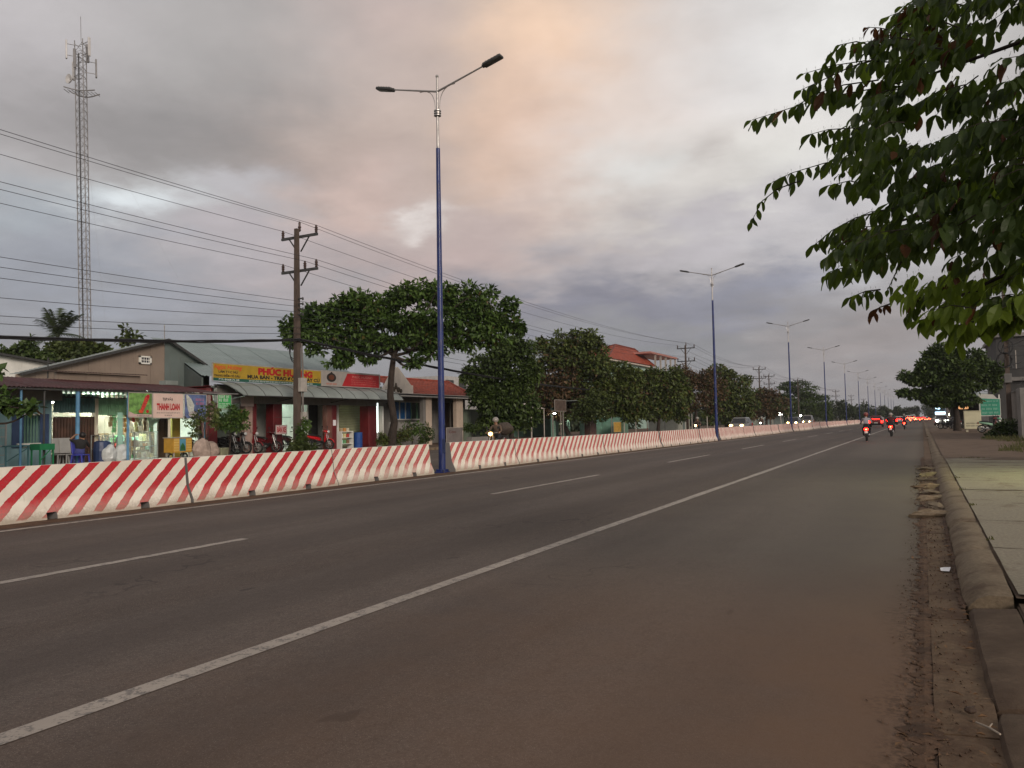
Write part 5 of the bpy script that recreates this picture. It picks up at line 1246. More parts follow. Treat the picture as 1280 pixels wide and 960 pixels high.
# ------------------------------------------------------------------ people: one skinned surface each
SKIN = mat('skin', (0.28, 0.155, 0.10), 0.55, 0.08); HAIR = mat('black hair', (0.012, 0.010, 0.010), 0.5); SHOE = mat('dark shoe', (0.03, 0.028, 0.028), 0.5)
def make_person(J, shirt, trousers, label, sleeves='short', helmet=None, hair=True, scale=1.0, face_dir=Vector((0, 1, 0)), curl=Vector((0, 0, -1))):
    """J: joints in metres. The body is grown from the skeleton with a Skin modifier, so limbs taper and run on into each other"""
    J = {k: Vector(v) * scale for k, v in J.items()}
    order = ['pelvis', 'waist', 'chest', 'neck', 'head', 'crown', 'shL', 'elL', 'wrL', 'haL', 'shR', 'elR', 'wrR', 'haR', 'hiL', 'knL', 'anL', 'toL', 'hiR', 'knR', 'anR', 'toR']
    rad = dict(pelvis=(.155, .125), waist=(.145, .11), chest=(.17, .12), neck=(.055, .055), head=(.085, .10), crown=(.065, .075), shL=(.062, .062), elL=(.045, .045), wrL=(.03, .026), haL=(.038, .018),
               hiL=(.092, .092), knL=(.062, .062), anL=(.042, .042), toL=(.045, .03))
    E_ = [('pelvis', 'waist'), ('waist', 'chest'), ('chest', 'neck'), ('neck', 'head'), ('head', 'crown')]
    for s in 'LR': E_ += [('chest', 'sh' + s), ('sh' + s, 'el' + s), ('el' + s, 'wr' + s), ('wr' + s, 'ha' + s), ('pelvis', 'hi' + s), ('hi' + s, 'kn' + s), ('kn' + s, 'an' + s), ('an' + s, 'to' + s)]
    me = bpy.data.meshes.new('skel'); me.from_pydata([J[k] for k in order], [(order.index(a), order.index(c)) for a, c in E_], [])
    o = bpy.data.objects.new('skel', me); COL.objects.link(o)
    o.modifiers.new('s', 'SKIN'); sub = o.modifiers.new('u', 'SUBSURF'); sub.levels = 2
    for i, k in enumerate(order):
        a = rad.get(k) or rad[k[:-1] + 'L']; sv = me.skin_vertices[0].data[i]; sv.radius = (a[0] * scale, a[1] * scale); sv.use_root = (k == 'pelvis')
    bpy.context.view_layer.update()
    out = bpy.data.meshes.new_from_object(o.evaluated_get(bpy.context.evaluated_depsgraph_get())); bpy.data.objects.remove(o); bpy.data.meshes.remove(me)
    # fingers: five tapered bent chains rooted in the palm
    fb = MB()
    for s in 'LR':
        h, w = J['ha' + s], J['wr' + s]; d = (h - w).normalized(); side = d.cross(curl).normalized(); c = curl.normalized()
        for i, (off, ln) in enumerate(((-.030, .055), (-.010, .068), (.010, .072), (.028, .060))):
            p0 = h + side * off * scale + d * .012 * scale; p1 = p0 + (d * .6 + c * .4).normalized() * ln * .5 * scale; p2 = p1 + (c * .9 + d * .2).normalized() * ln * .5 * scale
            fb.tube([p0, p1, p2], [.0095 * scale, .0085 * scale, .007 * scale], 6)
        th = side * (-1 if s == 'L' else 1); p0 = h - d * .03 * scale + th * .03 * scale
        fb.tube([p0, p0 + (th * .6 + d * .7).normalized() * .035 * scale, p0 + (th * .5 + d * .7 + c * .5).normalized() * .06 * scale], [.012 * scale, .010 * scale, .008 * scale], 6)
    # face: nose, ears
    hd = J['head'].lerp(J['crown'], .3); f = face_dir.normalized(); sd = f.cross(Vector((0, 0, 1))).normalized()
    fb.ball(hd + f * .105 * scale - Vector((0, 0, .005)), .017 * scale, 6, 5)
    for q in (-1, 1): fb.ball(hd + sd * q * .09 * scale, .024 * scale, 6, 5)
    bm = bmesh.new(); bm.from_mesh(out); tmp = bpy.data.meshes.new('t'); tmp.from_pydata(fb.v, [], fb.f); bm.from_mesh(tmp); bm.to_mesh(out); bm.free(); bpy.data.meshes.remove(tmp)
    out.materials.clear()
    for q in (shirt, trousers, SKIN, SHOE): out.materials.append(q)
    seg = []
    for a, c in E_:
        mi = 0
        if a in ('neck', 'head') or c in ('head', 'crown'): mi = 2
        elif a[:2] == 'wr' or (a[:2] == 'el' and sleeves == 'short'): mi = 2
        elif a[:2] in ('hi', 'kn') or c[:2] == 'hi': mi = 1
        elif a[:2] == 'an': mi = 3
        elif a == 'pelvis': mi = 1
        seg.append((J[a], J[c], mi))
    idx = []
    for p in out.polygons:
        best = (9, 0)
        for a, c, mi in seg:
            ab = c - a; t = max(0, min(1, (p.center - a).dot(ab) / max(1e-9, ab.length_squared))); d = (p.center - a - ab * t).length
            if d < best[0]: best = (d, mi)
        idx.append(best[1])
    out.polygons.foreach_set('material_index', idx); out.polygons.foreach_set('use_smooth', [True] * len(idx)); out.name = 'person'
    o = bpy.data.objects.new('person', out); COL.objects.link(o); tag(o, label, 'person'); ORG[o.name] = Vector((0, 0, 0))
    eb = MB()
    for q in (-1, 1): eb.ball(hd + f * .088 * scale + sd * q * .035 * scale + Vector((0, 0, .025 * scale)), .011 * scale, 6, 4)
    eb.bar(hd + f * .094 * scale + sd * .022 * scale - Vector((0, 0, .045 * scale)), hd + f * .094 * scale - sd * .022 * scale - Vector((0, 0, .045 * scale)), .007)
    eb.build('face', mat('dark eye and lip', (.05, .02, .02), .5), o)
    cr = J['head'].lerp(J['crown'], .55)
    if helmet:
        b = MB(); b.ball(cr + Vector((0, 0, .035)) - f * .01, .135 * scale, 14, 10, (1, 1.1, .95)); b.bar(cr + f * .10 + sd * .09 + Vector((0, 0, .03)), cr + f * .10 - sd * .09 + Vector((0, 0, .03)), .05, .012); b.build('helmet', helmet, o, True)
    elif hair:
        b = MB(); b.ball(cr + Vector((0, 0, .02)) - f * .022, .118 * scale, 12, 8, (.95, 1.0, 1.0)); b.build('hair', HAIR, o, True)
    return o
RIDE = dict(pelvis=(0, -.16, .84), waist=(0, -.14, 1.0), chest=(0, -.06, 1.24), neck=(0, -.02, 1.40), head=(0, .03, 1.49), crown=(0, .04, 1.60),
            shL=(-.19, -.04, 1.32), elL=(-.29, .06, 1.10), wrL=(-.31, .25, 1.05), haL=(-.31, .31, 1.045), shR=(.19, -.04, 1.32), elR=(.29, .06, 1.10), wrR=(.31, .25, 1.05), haR=(.31, .31, 1.045),
            hiL=(-.10, -.12, .82), knL=(-.20, .25, .74), anL=(-.17, .12, .37), toL=(-.17, .30, .33), hiR=(.10, -.12, .82), knR=(.20, .25, .74), anR=(.17, .12, .37), toR=(.17, .30, .33))
def cloth(n, rgb): return mat(n, rgb, 0.85, 0.12, 8)
def ride(bike, who, x, y, z, heading):
    bike.location = (x, y, z); bike.rotation_euler = (0, 0, heading); who.location = (x, y, z); who.rotation_euler = (0, 0, heading)
DARKT = cloth('dark trousers', (0.022, 0.022, 0.026)); HELM = mat('dull red helmet', (0.20, 0.05, 0.04), 0.35, coat=.3); HELM2 = mat('grey helmet', (.30, .27, .25), .35, coat=.3)
BPAINT = lambda n, c: mat(n, c, 0.3, 0.08, 3, coat=0.4)
bk = make_bike(BPAINT('dark red bike paint', (.12, .01, .012)), TAIL_ON, HEAD_W, True); bk['label'] = 'motorbike with lit tail lamp, ridden away from the camera, nearest of the moving ones'; bk['category'] = 'motorbike'
ride(bk, make_person(RIDE, cloth('pale grey shirt', (.30, .29, .32)), DARKT, 'rider in a pale grey shirt and reddish helmet on the nearest moving motorbike', helmet=HELM), -2.98, 50.6, 0, R(2))
bk = make_bike(BPAINT('bright red bike paint', (.36, .01, .012)), TAIL_ON, HEAD_W, True); bk['label'] = 'red motorbike with a glaring brake lamp, second of those ridden away'; bk['category'] = 'motorbike'
ride(bk, make_person(RIDE, cloth('dark red shirt', (.07, .012, .014)), DARKT, 'rider in a dark red shirt and grey helmet, seen from behind on the second motorbike', helmet=HELM2), -2.02, 62, 0, R(-1))
bk = make_bike(BPAINT('maroon bike paint', (.10, .012, .02)), TAIL_ON, HEAD_W, True); bk['label'] = 'far motorbike with lit tail lamp, third of those ridden away'; bk['category'] = 'motorbike'
ride(bk, make_person(RIDE, cloth('dark blue shirt', (.03, .03, .07)), DARKT, 'rider in dark clothes and pale helmet on the third and farthest separate motorbike', helmet=HELM2), -1.8, 96, 0, 0)
# parked motorbikes in and before the shop
PB = 'motorbikes parked for sale in the shop'
LOOK = [(281, 'black motorbike at the left end of the parked row, half behind the small tree', (.015, .015, .017)), (294, 'black motorbike parked in the shop row, white wheel to the road', (.02, .02, .022)), (309, 'dark red motorbike parked in the middle of the shop row', (.16, .012, .015)), (331, 'dark maroon motorbike parked beside the red pillar, handlebar turned', (.09, .01, .014)),
        (362, 'dark motorbike parked right of the BÁN XE sign', (.05, .012, .014)), (399, 'bright red motorbike parked in the dark doorway, front to the road', (.50, .012, .018)), (240, 'dark motorbike parked behind the yellow crate beside the grocery', (.02, .022, .03))]
for i, (px, lab, c) in enumerate(LOOK):
    o = make_bike(BPAINT('parked bike paint', c) if False else mat('bike paint ' + ['black', 'charcoal', 'crimson', 'maroon', 'wine', 'scarlet', 'slate'][i], c, .3, .08, 3, coat=.4)); x = (-29.6, -29.5, -29.4, -29.4, -29.9, -29.3, -30.4)[i]
    set_thing(o, (x, YX(px, x), FZ + .05), -math.pi / 2 + R((18, 14, 10, 20, 8, 12, 25)[i]), lab, PB)
    if i in (1, 2):
        o2 = copy_tree(o); set_thing(o2, (-32.2, YX(px + 6, -32.2), FZ + .05), -math.pi / 2 + R(20), 'dark motorbike in the second row inside the shop, behind the ' + ('black' if i == 1 else 'dark red') + ' one', PB)

# ------------------------------------------------------------------ cars
CARGLASS = mat('dark car glass', (0.012, 0.013, 0.015), 0.08, 0.1, spec=0.6)
def rrect(y, w, z0, z1, c=0.12, tw=1.0):
    return [(-w + c, y, z0), (w - c, y, z0), (w, y, z0 + c), (w, y, (z0 + z1) / 2), (w * tw, y, z1 - c), (w * tw - c, y, z1), (-w * tw + c, y, z1), (-w * tw, y, z1 - c), (-w, y, (z0 + z1) / 2), (-w, y, z0 + c)]
def make_car(paint_, label, tall=1.5, tail=TAIL_OFF, head=HEAD_OFF, L=4.3):
    r = proto('car', label, 'car'); h = L / 2; belt = 0.95 if tall < 1.6 else 1.05
    b = MB(); b.loft([rrect(-h, .70, .40, belt - .14, .08), rrect(-h + .12, .84, .28, belt - .02, .1), rrect(-h * .5, .89, .24, belt, .1, .97), rrect(h * .35, .89, .24, belt - .02, .1, .97), rrect(h * .72, .87, .26, belt - .12, .1, .95), rrect(h - .12, .80, .30, belt - .24, .1), rrect(h, .66, .38, belt - .34, .08)])
    body = b.build('body', paint_, r, True)
    yr0, yr1, yf1, yf0 = (-h + .15, -h + .50, h * .18, h * .52)
    b = MB(); t0, t1 = .86, .66; zt = tall
    low = [(-t0, yr0, belt - .06), (t0, yr0, belt - .06), (t0, yf0, belt - .10), (-t0, yf0, belt - .10)]; top = [(-t1, yr1, zt - .07), (t1, yr1, zt - .07), (t1, yf1, zt - .06), (-t1, yf1, zt - .06)]
    top2 = [(-t1 + .1, yr1 + .12, zt), (t1 - .1, yr1 + .12, zt), (t1 - .1, yf1 - .15, zt), (-t1 + .1, yf1 - .15, zt)]
    b.loft([low, top, top2]); b.build('cabin', paint_, r)
    low, top = [Vector(p) for p in low], [Vector(p) for p in top]
    def pane(a, c, nm, u0, u1, v0=.14, v1=.90):
        q = [a[0].lerp(a[1], u) for u in (u0, u1)]; p = [c[0].lerp(c[1], u) for u in (u0, u1)]
        pts = [q[0].lerp(p[0], v0), q[1].lerp(p[1], v0), q[1].lerp(p[1], v1), q[0].lerp(p[0], v1)]
        n = (pts[1] - pts[0]).cross(pts[3] - pts[0]).normalized(); cen = sum(pts, Vector()) / 4
        if n.dot(cen - Vector((0, (yr0 + yf0) / 2, belt))) < 0: n = -n
        g = MB(); g.add([p + n * .006 for p in pts] + [p - n * .01 for p in pts], [(0, 1, 2, 3), (0, 4, 5, 1), (1, 5, 6, 2), (2, 6, 7, 3), (3, 7, 4, 0)]); return g.build(nm, CARGLASS, r)
    pane((low[0], low[1]), (top[0], top[1]), 'rear_window', .07, .93); pane((low[3], low[2]), (top[3], top[2]), 'windscreen', .05, .95)
    for a, c in ((0, 3), (1, 2)):
        pane((low[a], low[c]), (top[a], top[c]), 'side_window', .10, .48); pane((low[a], low[c]), (top[a], top[c]), 'side_window', .52, .90)
    for sx in (-1, 1):
        for y in (-h + .8, h - .82):
            b = MB(); ring(b, (sx * .80, y, .31), .235, .085); w = b.build('wheel', RUBBER, r, True)
            b = MB(); b.lathe((sx * .80 + sx * .05, y, .31), [(.05, .03 * sx), (.17, .02 * sx), (.19, -.03 * sx)], 12, 'X'); b.build('rim', CHROME, w, True)
        b = MB(); b.box((sx * .76 - .14, -h - .012, .60), (sx * .76 + .12, -h + .18, .92), None, .03); b.build('tail_light', tail, r)
        b = MB(); b.loft([oval(h - .10, .70, .21, .12, 12, sx * .56), oval(h + .012, .70, .17, .10, 12, sx * .54)]); hl = b.build('headlight', head, r, True)
        if head.name in BULB: b = MB(); b.ball((sx * .54, h + .012, .70), .05, 8, 6); b.build('bulb', BULB[head.name], hl, True)
        b = MB(); b.cbox((sx * .98, h * .42, belt + .05), (.2, .1, .13), None, .03); b.build('mirror', paint_, r)
    b = MB(); b.box((-.82, -h - .06, .32), (.82, -h + .05, .52), None, .04); b.build('bumper', BLACK, r); b = MB(); b.box((-.78, h - .06, .30), (.78, h + .05, .46), None, .04); b.build('bumper', BLACK, r)
    if tail is not TAIL_OFF: b = MB(); b.box((-.5, -h + .12, belt + .06), (.5, -h + .17, belt + .14)); b.build('added_light_bar', tail, r)  # lit bar added to spread the red tail glow wider
    b = MB(); b.box((-.26, -h - .072, .54), (.26, -h - .01, .66)); b.build('number_plate', PLATE, r)
    b = MB(); b.box((-.45, h + .002, .50), (.45, h + .02, .60)); b.build('grille', BLACK, r)
    return r
QG = 'vehicles queueing far ahead with tail lamps lit'
p = at_z(1096, 533.6)
c = make_car(BPAINT('dark red car paint', (.13, .012, .012)), 'dark red car with lit tail lamps, driving away left of the second motorbike', 1.62, TAIL_ON); set_thing(c, (p.x, p.y, 0), 0, c['label'])
p = at_z(1113, 531.0)
c = make_car(BPAINT('black car paint', (.02, .02, .024)), 'x', 1.5, TAIL_ON); set_thing(c, (p.x + 0.3, p.y, 0), 0, 'black car with lit tail lamps just right of the dark red car')
far = [make_car(BPAINT('silver car paint', (.35, .35, .36)), 'x', 1.5, TAIL_ON), make_car(BPAINT('white van paint', (.6, .6, .58)), 'x', 1.9, TAIL_HOT), make_car(BPAINT('maroon car paint', (.12, .01, .015)), 'x', 1.55, TAIL_ON)]
fb_ = make_bike(BPAINT('far bike paint', (.05, .01, .012)), TAIL_HOT, HEAD_OFF)
r = random.Random(11); used = 0
QUEUE = [(1124, 168, 'c'), (1138, 176, 'b'), (1143, 205, 'b'), (1141, 250, 'c'), (1146, 222, 'b'), (1147, 290, 'c'), (1150, 200, 'b'), (1149, 262, 'b'), (1152, 235, 'b'), (1156, 215, 'b'), (1154, 330, 'c'), (1159, 205, 'b'), (1163, 240, 'b'), (1135, 300, 'c'), (1153, 280, 'b'), (1161, 270, 'b')]
nc = nb = 0
for px, yy, k in QUEUE:
    p = at_y(px, 525, yy)
    if k == 'c': o = far[nc % 3] if nc < 3 else copy_tree(far[nc % 3]); nc += 1
    else: o = fb_ if nb == 0 else copy_tree(fb_); nb += 1
    set_thing(o, (p.x, yy, 0.0), r.uniform(-.05, .05), 'far car with lit tail lamps in the red cluster at the vanishing point' if k == 'c' else 'far motorbike with lit tail lamp in the red cluster at the vanishing point', QG, 'car' if k == 'c' else 'motorbike')
    if k == 'b':
        pass
# oncoming, behind the barrier
OX = -16.6
bk = make_bike(BPAINT('oncoming bike paint', (.10, .06, .03)), TAIL_OFF, HEAD_ON); q = at_x(620, 542, OX)
set_thing(bk, (OX, q.y, 0), math.pi + R(4), 'oncoming motorbike with a dazzling yellow headlight behind the barrier', None, 'motorbike')
pr = make_person(RIDE, cloth('brown jacket', (.10, .07, .05)), DARKT, 'rider in a brown jacket on the oncoming motorbike behind the barrier', 'long', HELM2); pr.location = bk.location; pr.rotation_euler = bk.rotation_euler
b = MB(); b.ball((OX + .05, q.y + 0.72, 1.18), .36, 14, 10, (1.1, 1.1, .8)); o = b.thing('load_sack', cloth('brown sackcloth', (.06, .045, .036)), 'bulging brown sack tied behind the oncoming rider', 'sack'); rough(o.data, .07, 3.0, 4)
for px, py, m_, lab in ((872, 533.5, HEAD_WARM, 'oncoming motorbike with an amber headlight left of the second lamp post'), (952, 531, HEAD_W, 'oncoming motorbike with a white headlight between the two pairs of car headlights')):
    o = make_bike(BPAINT('dark bike paint', (.03, .03, .03)), TAIL_OFF, m_); q = at_x(px, py, OX); set_thing(o, (OX, q.y, .0), math.pi, lab, None, 'motorbike')
    pr = make_person(RIDE, cloth('dull jacket', (.08, .05, .04)), DARKT, 'rider in a dull jacket on the motorbike with the ' + ('amber' if m_ is HEAD_WARM else 'white') + ' headlight', 'long', HELM2); pr.location = o.location; pr.rotation_euler = o.rotation_euler
for px, m_, lab, c_ in ((925.5, HEAD_ON, 'oncoming grey car with two lit headlights just beyond the second lamp post', (.12, .115, .11)), (992.5, HEAD_ON, 'oncoming car with two lit headlights below the third lamp post', (.06, .06, .06)), (1010, HEAD_ON, 'oncoming dull van behind the barrier, right of the third lamp post', (.16, .15, .135))):
    q = at_x(px, 531, -17.3); o = make_car(BPAINT('oncoming paint %d' % px, c_), lab, 1.55 if px < 1000 else 1.95, TAIL_OFF, m_); set_thing(o, (-17.3 if px < 1000 else -19.5, q.y if px < 1000 else at_x(px, 531, -19.5).y, .10), math.pi, lab)

# ------------------------------------------------------------------ trees and plants
def depth_of(p): return (Vector(p) - EYE).dot(fwd)
def at_d(px, py, D): c = ray(px, py); return EYE + c * (D / 961.0)
def leaf_cloud(clumps, n, size, seed, droop=0.35, shell=0.62, aspect=0.55, fold=0.25):
    """clumps: (centre, (rx, ry, rz) with rx across the view, ry along it); small bent leaf faces through their volume, thicker towards the outside"""
    g = np.random.default_rng(seed)
    C_ = np.array([c for c, _ in clumps]); Rr = np.array([q for _, q in clumps]); wgt = (Rr[:, 0] * Rr[:, 2] * Rr[:, 1]) ** (2 / 3); wgt /= wgt.sum()
    k = g.choice(len(clumps), n, p=wgt)
    d = g.normal(size=(n, 3)); d /= np.linalg.norm(d, axis=1)[:, None]
    rad = shell + (1.06 - shell) * g.random(n) ** 0.8; inner = g.random(n) < 0.25; rad[inner] = g.random(inner.sum()) ** 0.5 * shell
    # lumpy surface: sub-clumps push leaves in and out
    lump = 0.16 * np.sin(d[:, 0] * 5 + k * 1.7) * np.sin(d[:, 1] * 5 + k) + 0.14 * np.sin(d[:, 2] * 7 + k * 2.3)
    rad *= 1 + lump
    P = C_[k] + d * rad[:, None] * Rr[k]
    # whorls: leaves gather round twig ends
    nt = max(8, n // 7); tw = g.integers(0, n, nt); j = g.integers(0, nt, n); mix = g.random(n) < 0.0
    axis = d * 0.8 + g.normal(size=(n, 3)) * 0.55; axis[:, 2] -= droop; axis /= np.linalg.norm(axis, axis=1)[:, None]
    up = g.normal(size=(n, 3)) * 0.6 + np.array([0, 0, 1.0]); side = np.cross(axis, up); side /= np.linalg.norm(side, axis=1)[:, None] + 1e-9
    nr = np.cross(side, axis)
    L = size * g.uniform(0.65, 1.35, n); W = L * aspect * g.uniform(.8, 1.2, n)
    a, w = axis * L[:, None], side * (W / 2)[:, None]; f = nr * (L * fold * 0.4)[:, None]
    V = np.empty((n, 4, 3)); V[:, 0] = P; V[:, 1] = P + a * .5 + w + f; V[:, 2] = P + a - f * .5; V[:, 3] = P + a * .5 - w + f
    return V
def leaf_mesh(name, V, mt, org):
    n = len(V); me = bpy.data.meshes.new(name); me.vertices.add(n * 4); me.vertices.foreach_set('co', (V - np.array(org)).ravel())
    me.loops.add(n * 6); b = np.arange(n) * 4; T_ = np.stack([b, b + 1, b + 2, b, b + 2, b + 3], 1).ravel()
    me.loops.foreach_set('vertex_index', T_.astype(np.int32)); me.polygons.add(n * 2)
    me.polygons.foreach_set('loop_start', np.arange(0, n * 6, 3, dtype=np.int32)); 
    try: me.polygons.foreach_set('loop_total', np.full(n * 2, 3, dtype=np.int32))
    except Exception: pass
    me.materials.append(mt); me.update(calc_edges=True); me.validate(); return me
def curve3(p, q, bend, n=7):
    p, q = Vector(p), Vector(q); return [p.lerp(q, i / n) + Vector(bend) * math.sin(math.pi * i / n) for i in range(n + 1)]
LEAF_A = leaf_mat('broad tropical leaf', (0.026, 0.058, 0.012), (0.10, 0.165, 0.036), (0.10, 0.06, 0.02), 0.02)
LEAF_D = leaf_mat('dark dense leaf', (0.024, 0.046, 0.012), (0.085, 0.125, 0.030))
LEAF_M = leaf_mat('mid green leaf', (0.034, 0.056, 0.013), (0.125, 0.155, 0.040), (0.10, 0.065, 0.028), 0.08)
LEAF_B = leaf_mat('withered brown leaf', (0.060, 0.036, 0.020), (0.165, 0.100, 0.052), (0.055, 0.070, 0.022), 0.25)
LEAF_Y = leaf_mat('yellowish green leaf', (0.035, 0.055, 0.015), (0.095, 0.120, 0.035))
LEAF_F = leaf_mat('far dull leaf', (0.030, 0.046, 0.024), (0.070, 0.090, 0.045))
def tree(label, base, D, clumps, n, size, mt, trunk_px, trunk_r=0.16, brown=None, brown_n=0, group=None, droop=.35, name='tree', deep=0.9, seed=1, limbs=True, cat='tree', aspect=.55):
    """clumps in picture measure (px, py, rx, ry) at forward distance D; each becomes a rounded mass as deep as it is wide"""
    o = root(name, base, label, cat, group); rr = random.Random(seed)
    wr = right.copy(); wr.z = 0; wr.normalize(); fw = fwd.copy(); fw.z = 0; fw.normalize()
    def conv(lst):
        out = []
        for px, py, rx, ry in lst:
            mm_ = D / 961.0; c = at_d(px, py, D) + fw * rr.uniform(-.5, .5) * rx * mm_
            out.append((tuple(c), (rx * mm_, rx * mm_ * deep, ry * mm_)))
        return out
    def ragged(lst):                                                 # each mass breaks up into a core and uneven outer tufts
        out = []
        for px, py, rx, ry in lst:
            out.append((px, py, rx * .66, ry * .66))
            for _ in range(8):
                a = rr.uniform(0, 6.28); q = rr.uniform(.5, 1.02); f = rr.uniform(.20, .44)
                out.append((px + rx * q * math.cos(a), py + ry * q * math.sin(a), rx * f, ry * f))
        return out
    cl0 = conv(clumps); cl = conv(ragged(clumps))
    V = leaf_cloud(cl, n, size, seed, droop, aspect=aspect)
    cr = bpy.data.objects.new('crown', leaf_mesh('crown', V, mt, base)); COL.objects.link(cr); cr.parent = o; CHILD.setdefault(o.name, []).append(cr)
    bl = conv(ragged(brown)) if brown else []
    if bl:
        V = leaf_cloud(bl, brown_n, size, seed + 50, droop, aspect=aspect); c2 = bpy.data.objects.new('withered_foliage', leaf_mesh('withered_foliage', V, LEAF_B, base)); COL.objects.link(c2); c2.parent = o
    tp = [at_d(px, py, D) for px, py in trunk_px]; tp[0] = Vector(base) - Vector((0, 0, .1)); k = len(tp)
    b = MB(); b.tube(tp, [trunk_r * (1.25 if i == 0 else 1 - .5 * i / (k - 1)) for i in range(k)], 9); t = b.build('trunk', BARK, o, True); rough(t.data, trunk_r * .18, 2.0, seed)
    if limbs:
        for c, rad in cl0:
            s = tp[-1] if rr.random() < .6 else tp[max(1, k - 2)]; b = MB(); pts = curve3(s, c, (rr.uniform(-.2, .2), rr.uniform(-.2, .2), rr.uniform(-.5, .1))); b.tube(pts, [trunk_r * .42 * (1 - .8 * i / 7) for i in range(8)], 6, False); b.build('branch', BARK, t, True)
    return o
def gx(px, x, z=FZ): y = YX(px, x); return (x, y, z)
# the umbrella-shaped street tree
B = gx(487, -26.6); D = depth_of(B)
tree('broad umbrella-shaped street tree with layered dark crown behind the nearest lamp post', B, D,
     [(378, 410, 22, 14), (398, 396, 26, 15), (430, 386, 30, 14), (468, 377, 34, 13), (508, 368, 32, 12), (548, 366, 32, 14), (588, 374, 30, 16), (620, 388, 24, 14), (640, 403, 18, 10), (604, 402, 34, 13), (556, 398, 42, 15), (500, 402, 46, 14), (440, 408, 40, 13), (395, 420, 26, 9),
      (470, 428, 36, 10), (530, 424, 40, 11), (580, 424, 28, 11), (438, 436, 24, 8), (610, 420, 26, 12), (506, 362, 16, 8), (366, 424, 12, 8), (545, 440, 18, 9), (425, 452, 18, 7), (520, 452, 16, 8), (650, 410, 10, 6), (460, 446, 18, 7), (395, 436, 12, 7)],
     21000, .31, LEAF_A, [(487, 555), (493, 528), (488, 495), (489, 468), (492, 445), (498, 430)], .24, seed=3, droop=.25, aspect=.5)
B = gx(640, -25.6); D = depth_of(B)
tree('dense dark bushy tree right of the umbrella-shaped tree, above the oncoming headlight', B, D,
     [(615, 452, 26, 20), (640, 440, 24, 20), (602, 478, 22, 22), (632, 478, 34, 28), (654, 468, 18, 26), (620, 508, 30, 22), (648, 508, 24, 26), (596, 497, 16, 14), (638, 528, 22, 12), (612, 530, 14, 10), (662, 524, 12, 12), (646, 428, 12, 9), (590, 466, 12, 10)],
     17000, .30, LEAF_D, [(640, 555), (638, 525), (634, 495)], .16, seed=5)
B = gx(712, -28.0); D = depth_of(B)
tree('large rounded tree with a patch of withered brown leaves on its near side', B, D,
     [(695, 436, 26, 20), (722, 424, 26, 13), (742, 432, 14, 12), (742, 456, 28, 22), (762, 472, 22, 20), (782, 476, 18, 15), (780, 492, 28, 24), (745, 488, 30, 28), (672, 446, 16, 18), (765, 505, 30, 16), (676, 512, 18, 12), (790, 515, 22, 10), (664, 475, 14, 24), (712, 448, 30, 20)],
     24000, .34, LEAF_M, [(706, 570), (705, 530), (712, 500), (718, 475)], .2, [(702, 470, 34, 26), (690, 494, 28, 22), (716, 496, 26, 20), (668, 492, 18, 18)], 9500, seed=7)
B = gx(735, -25.8); D = depth_of(B)
tree('low light green shrubby tree in front of the lit green house', B, D, [(736, 508, 22, 14), (752, 500, 18, 12), (722, 518, 16, 9), (748, 517, 18, 8)], 2200, .24, LEAF_Y, [(738, 560), (738, 535), (737, 518)], .08, seed=8)
B = gx(822, -25.0); D = depth_of(B)
tree('mid green tree left of the brown-leaved trees, a white lamp shining beneath it', B, D, [(812, 477, 18, 13), (836, 471, 18, 16), (806, 474, 18, 13), (818, 468, 14, 11), (800, 490, 22, 22), (826, 498, 26, 22), (842, 490, 18, 24), (810, 514, 20, 12), (840, 514, 16, 12), (792, 484, 12, 11)], 15000, .36, LEAF_M, [(822, 548), (824, 520), (822, 495)], .18, [(795, 494, 18, 16)], 900, seed=9)
B = gx(868, -24.7); D = depth_of(B)
tree('tree with a dull brown withered crown in front of the second utility pole', B, D, [(842, 474, 10, 8), (892, 505, 12, 14)], 700, .3, LEAF_M, [(868, 545), (870, 515), (868, 492)], .2, [(866, 476, 26, 18), (848, 488, 20, 22), (884, 486, 20, 20), (868, 500, 26, 16), (856, 508, 18, 12)], 13000, seed=10)
B = gx(908, -25.2); D = depth_of(B)
tree('tall green tree just right of the second lamp post', B, D, [(900, 464, 14, 10), (915, 476, 18, 14), (900, 488, 20, 18), (922, 497, 18, 18), (906, 512, 24, 14), (892, 520, 14, 9), (926, 520, 16, 8), (934, 508, 14, 12), (892, 496, 12, 16)], 14000, .40, LEAF_M, [(908, 542), (908, 518), (906, 495)], .2, seed=11)
B = gx(958, -24.9); D = depth_of(B)
tree('brownish green tree left of the third lamp post, lights below it', B, D, [(940, 494, 14, 10), (976, 505, 14, 12)], 1600, .4, LEAF_M, [(958, 538), (958, 515), (957, 500)], .2, [(956, 494, 18, 12), (942, 508, 14, 12), (966, 508, 16, 12), (954, 514, 20, 8)], 9000, seed=12)
B = gx(1008, -25.5); D = depth_of(B)
tree('dark flat-layered tree behind the third lamp post', B, D, [(985, 483, 18, 4), (1002, 479, 10, 3), (1000, 489, 24, 5), (1016, 496, 22, 5), (990, 497, 22, 5), (1010, 504, 28, 6), (1026, 508, 16, 7), (990, 508, 20, 7), (1012, 514, 28, 7), (1030, 518, 14, 6), (984, 516, 12, 6)], 13000, .5, LEAF_D, [(1008, 534), (1008, 515), (1006, 498)], .22, seed=13, droop=.15)
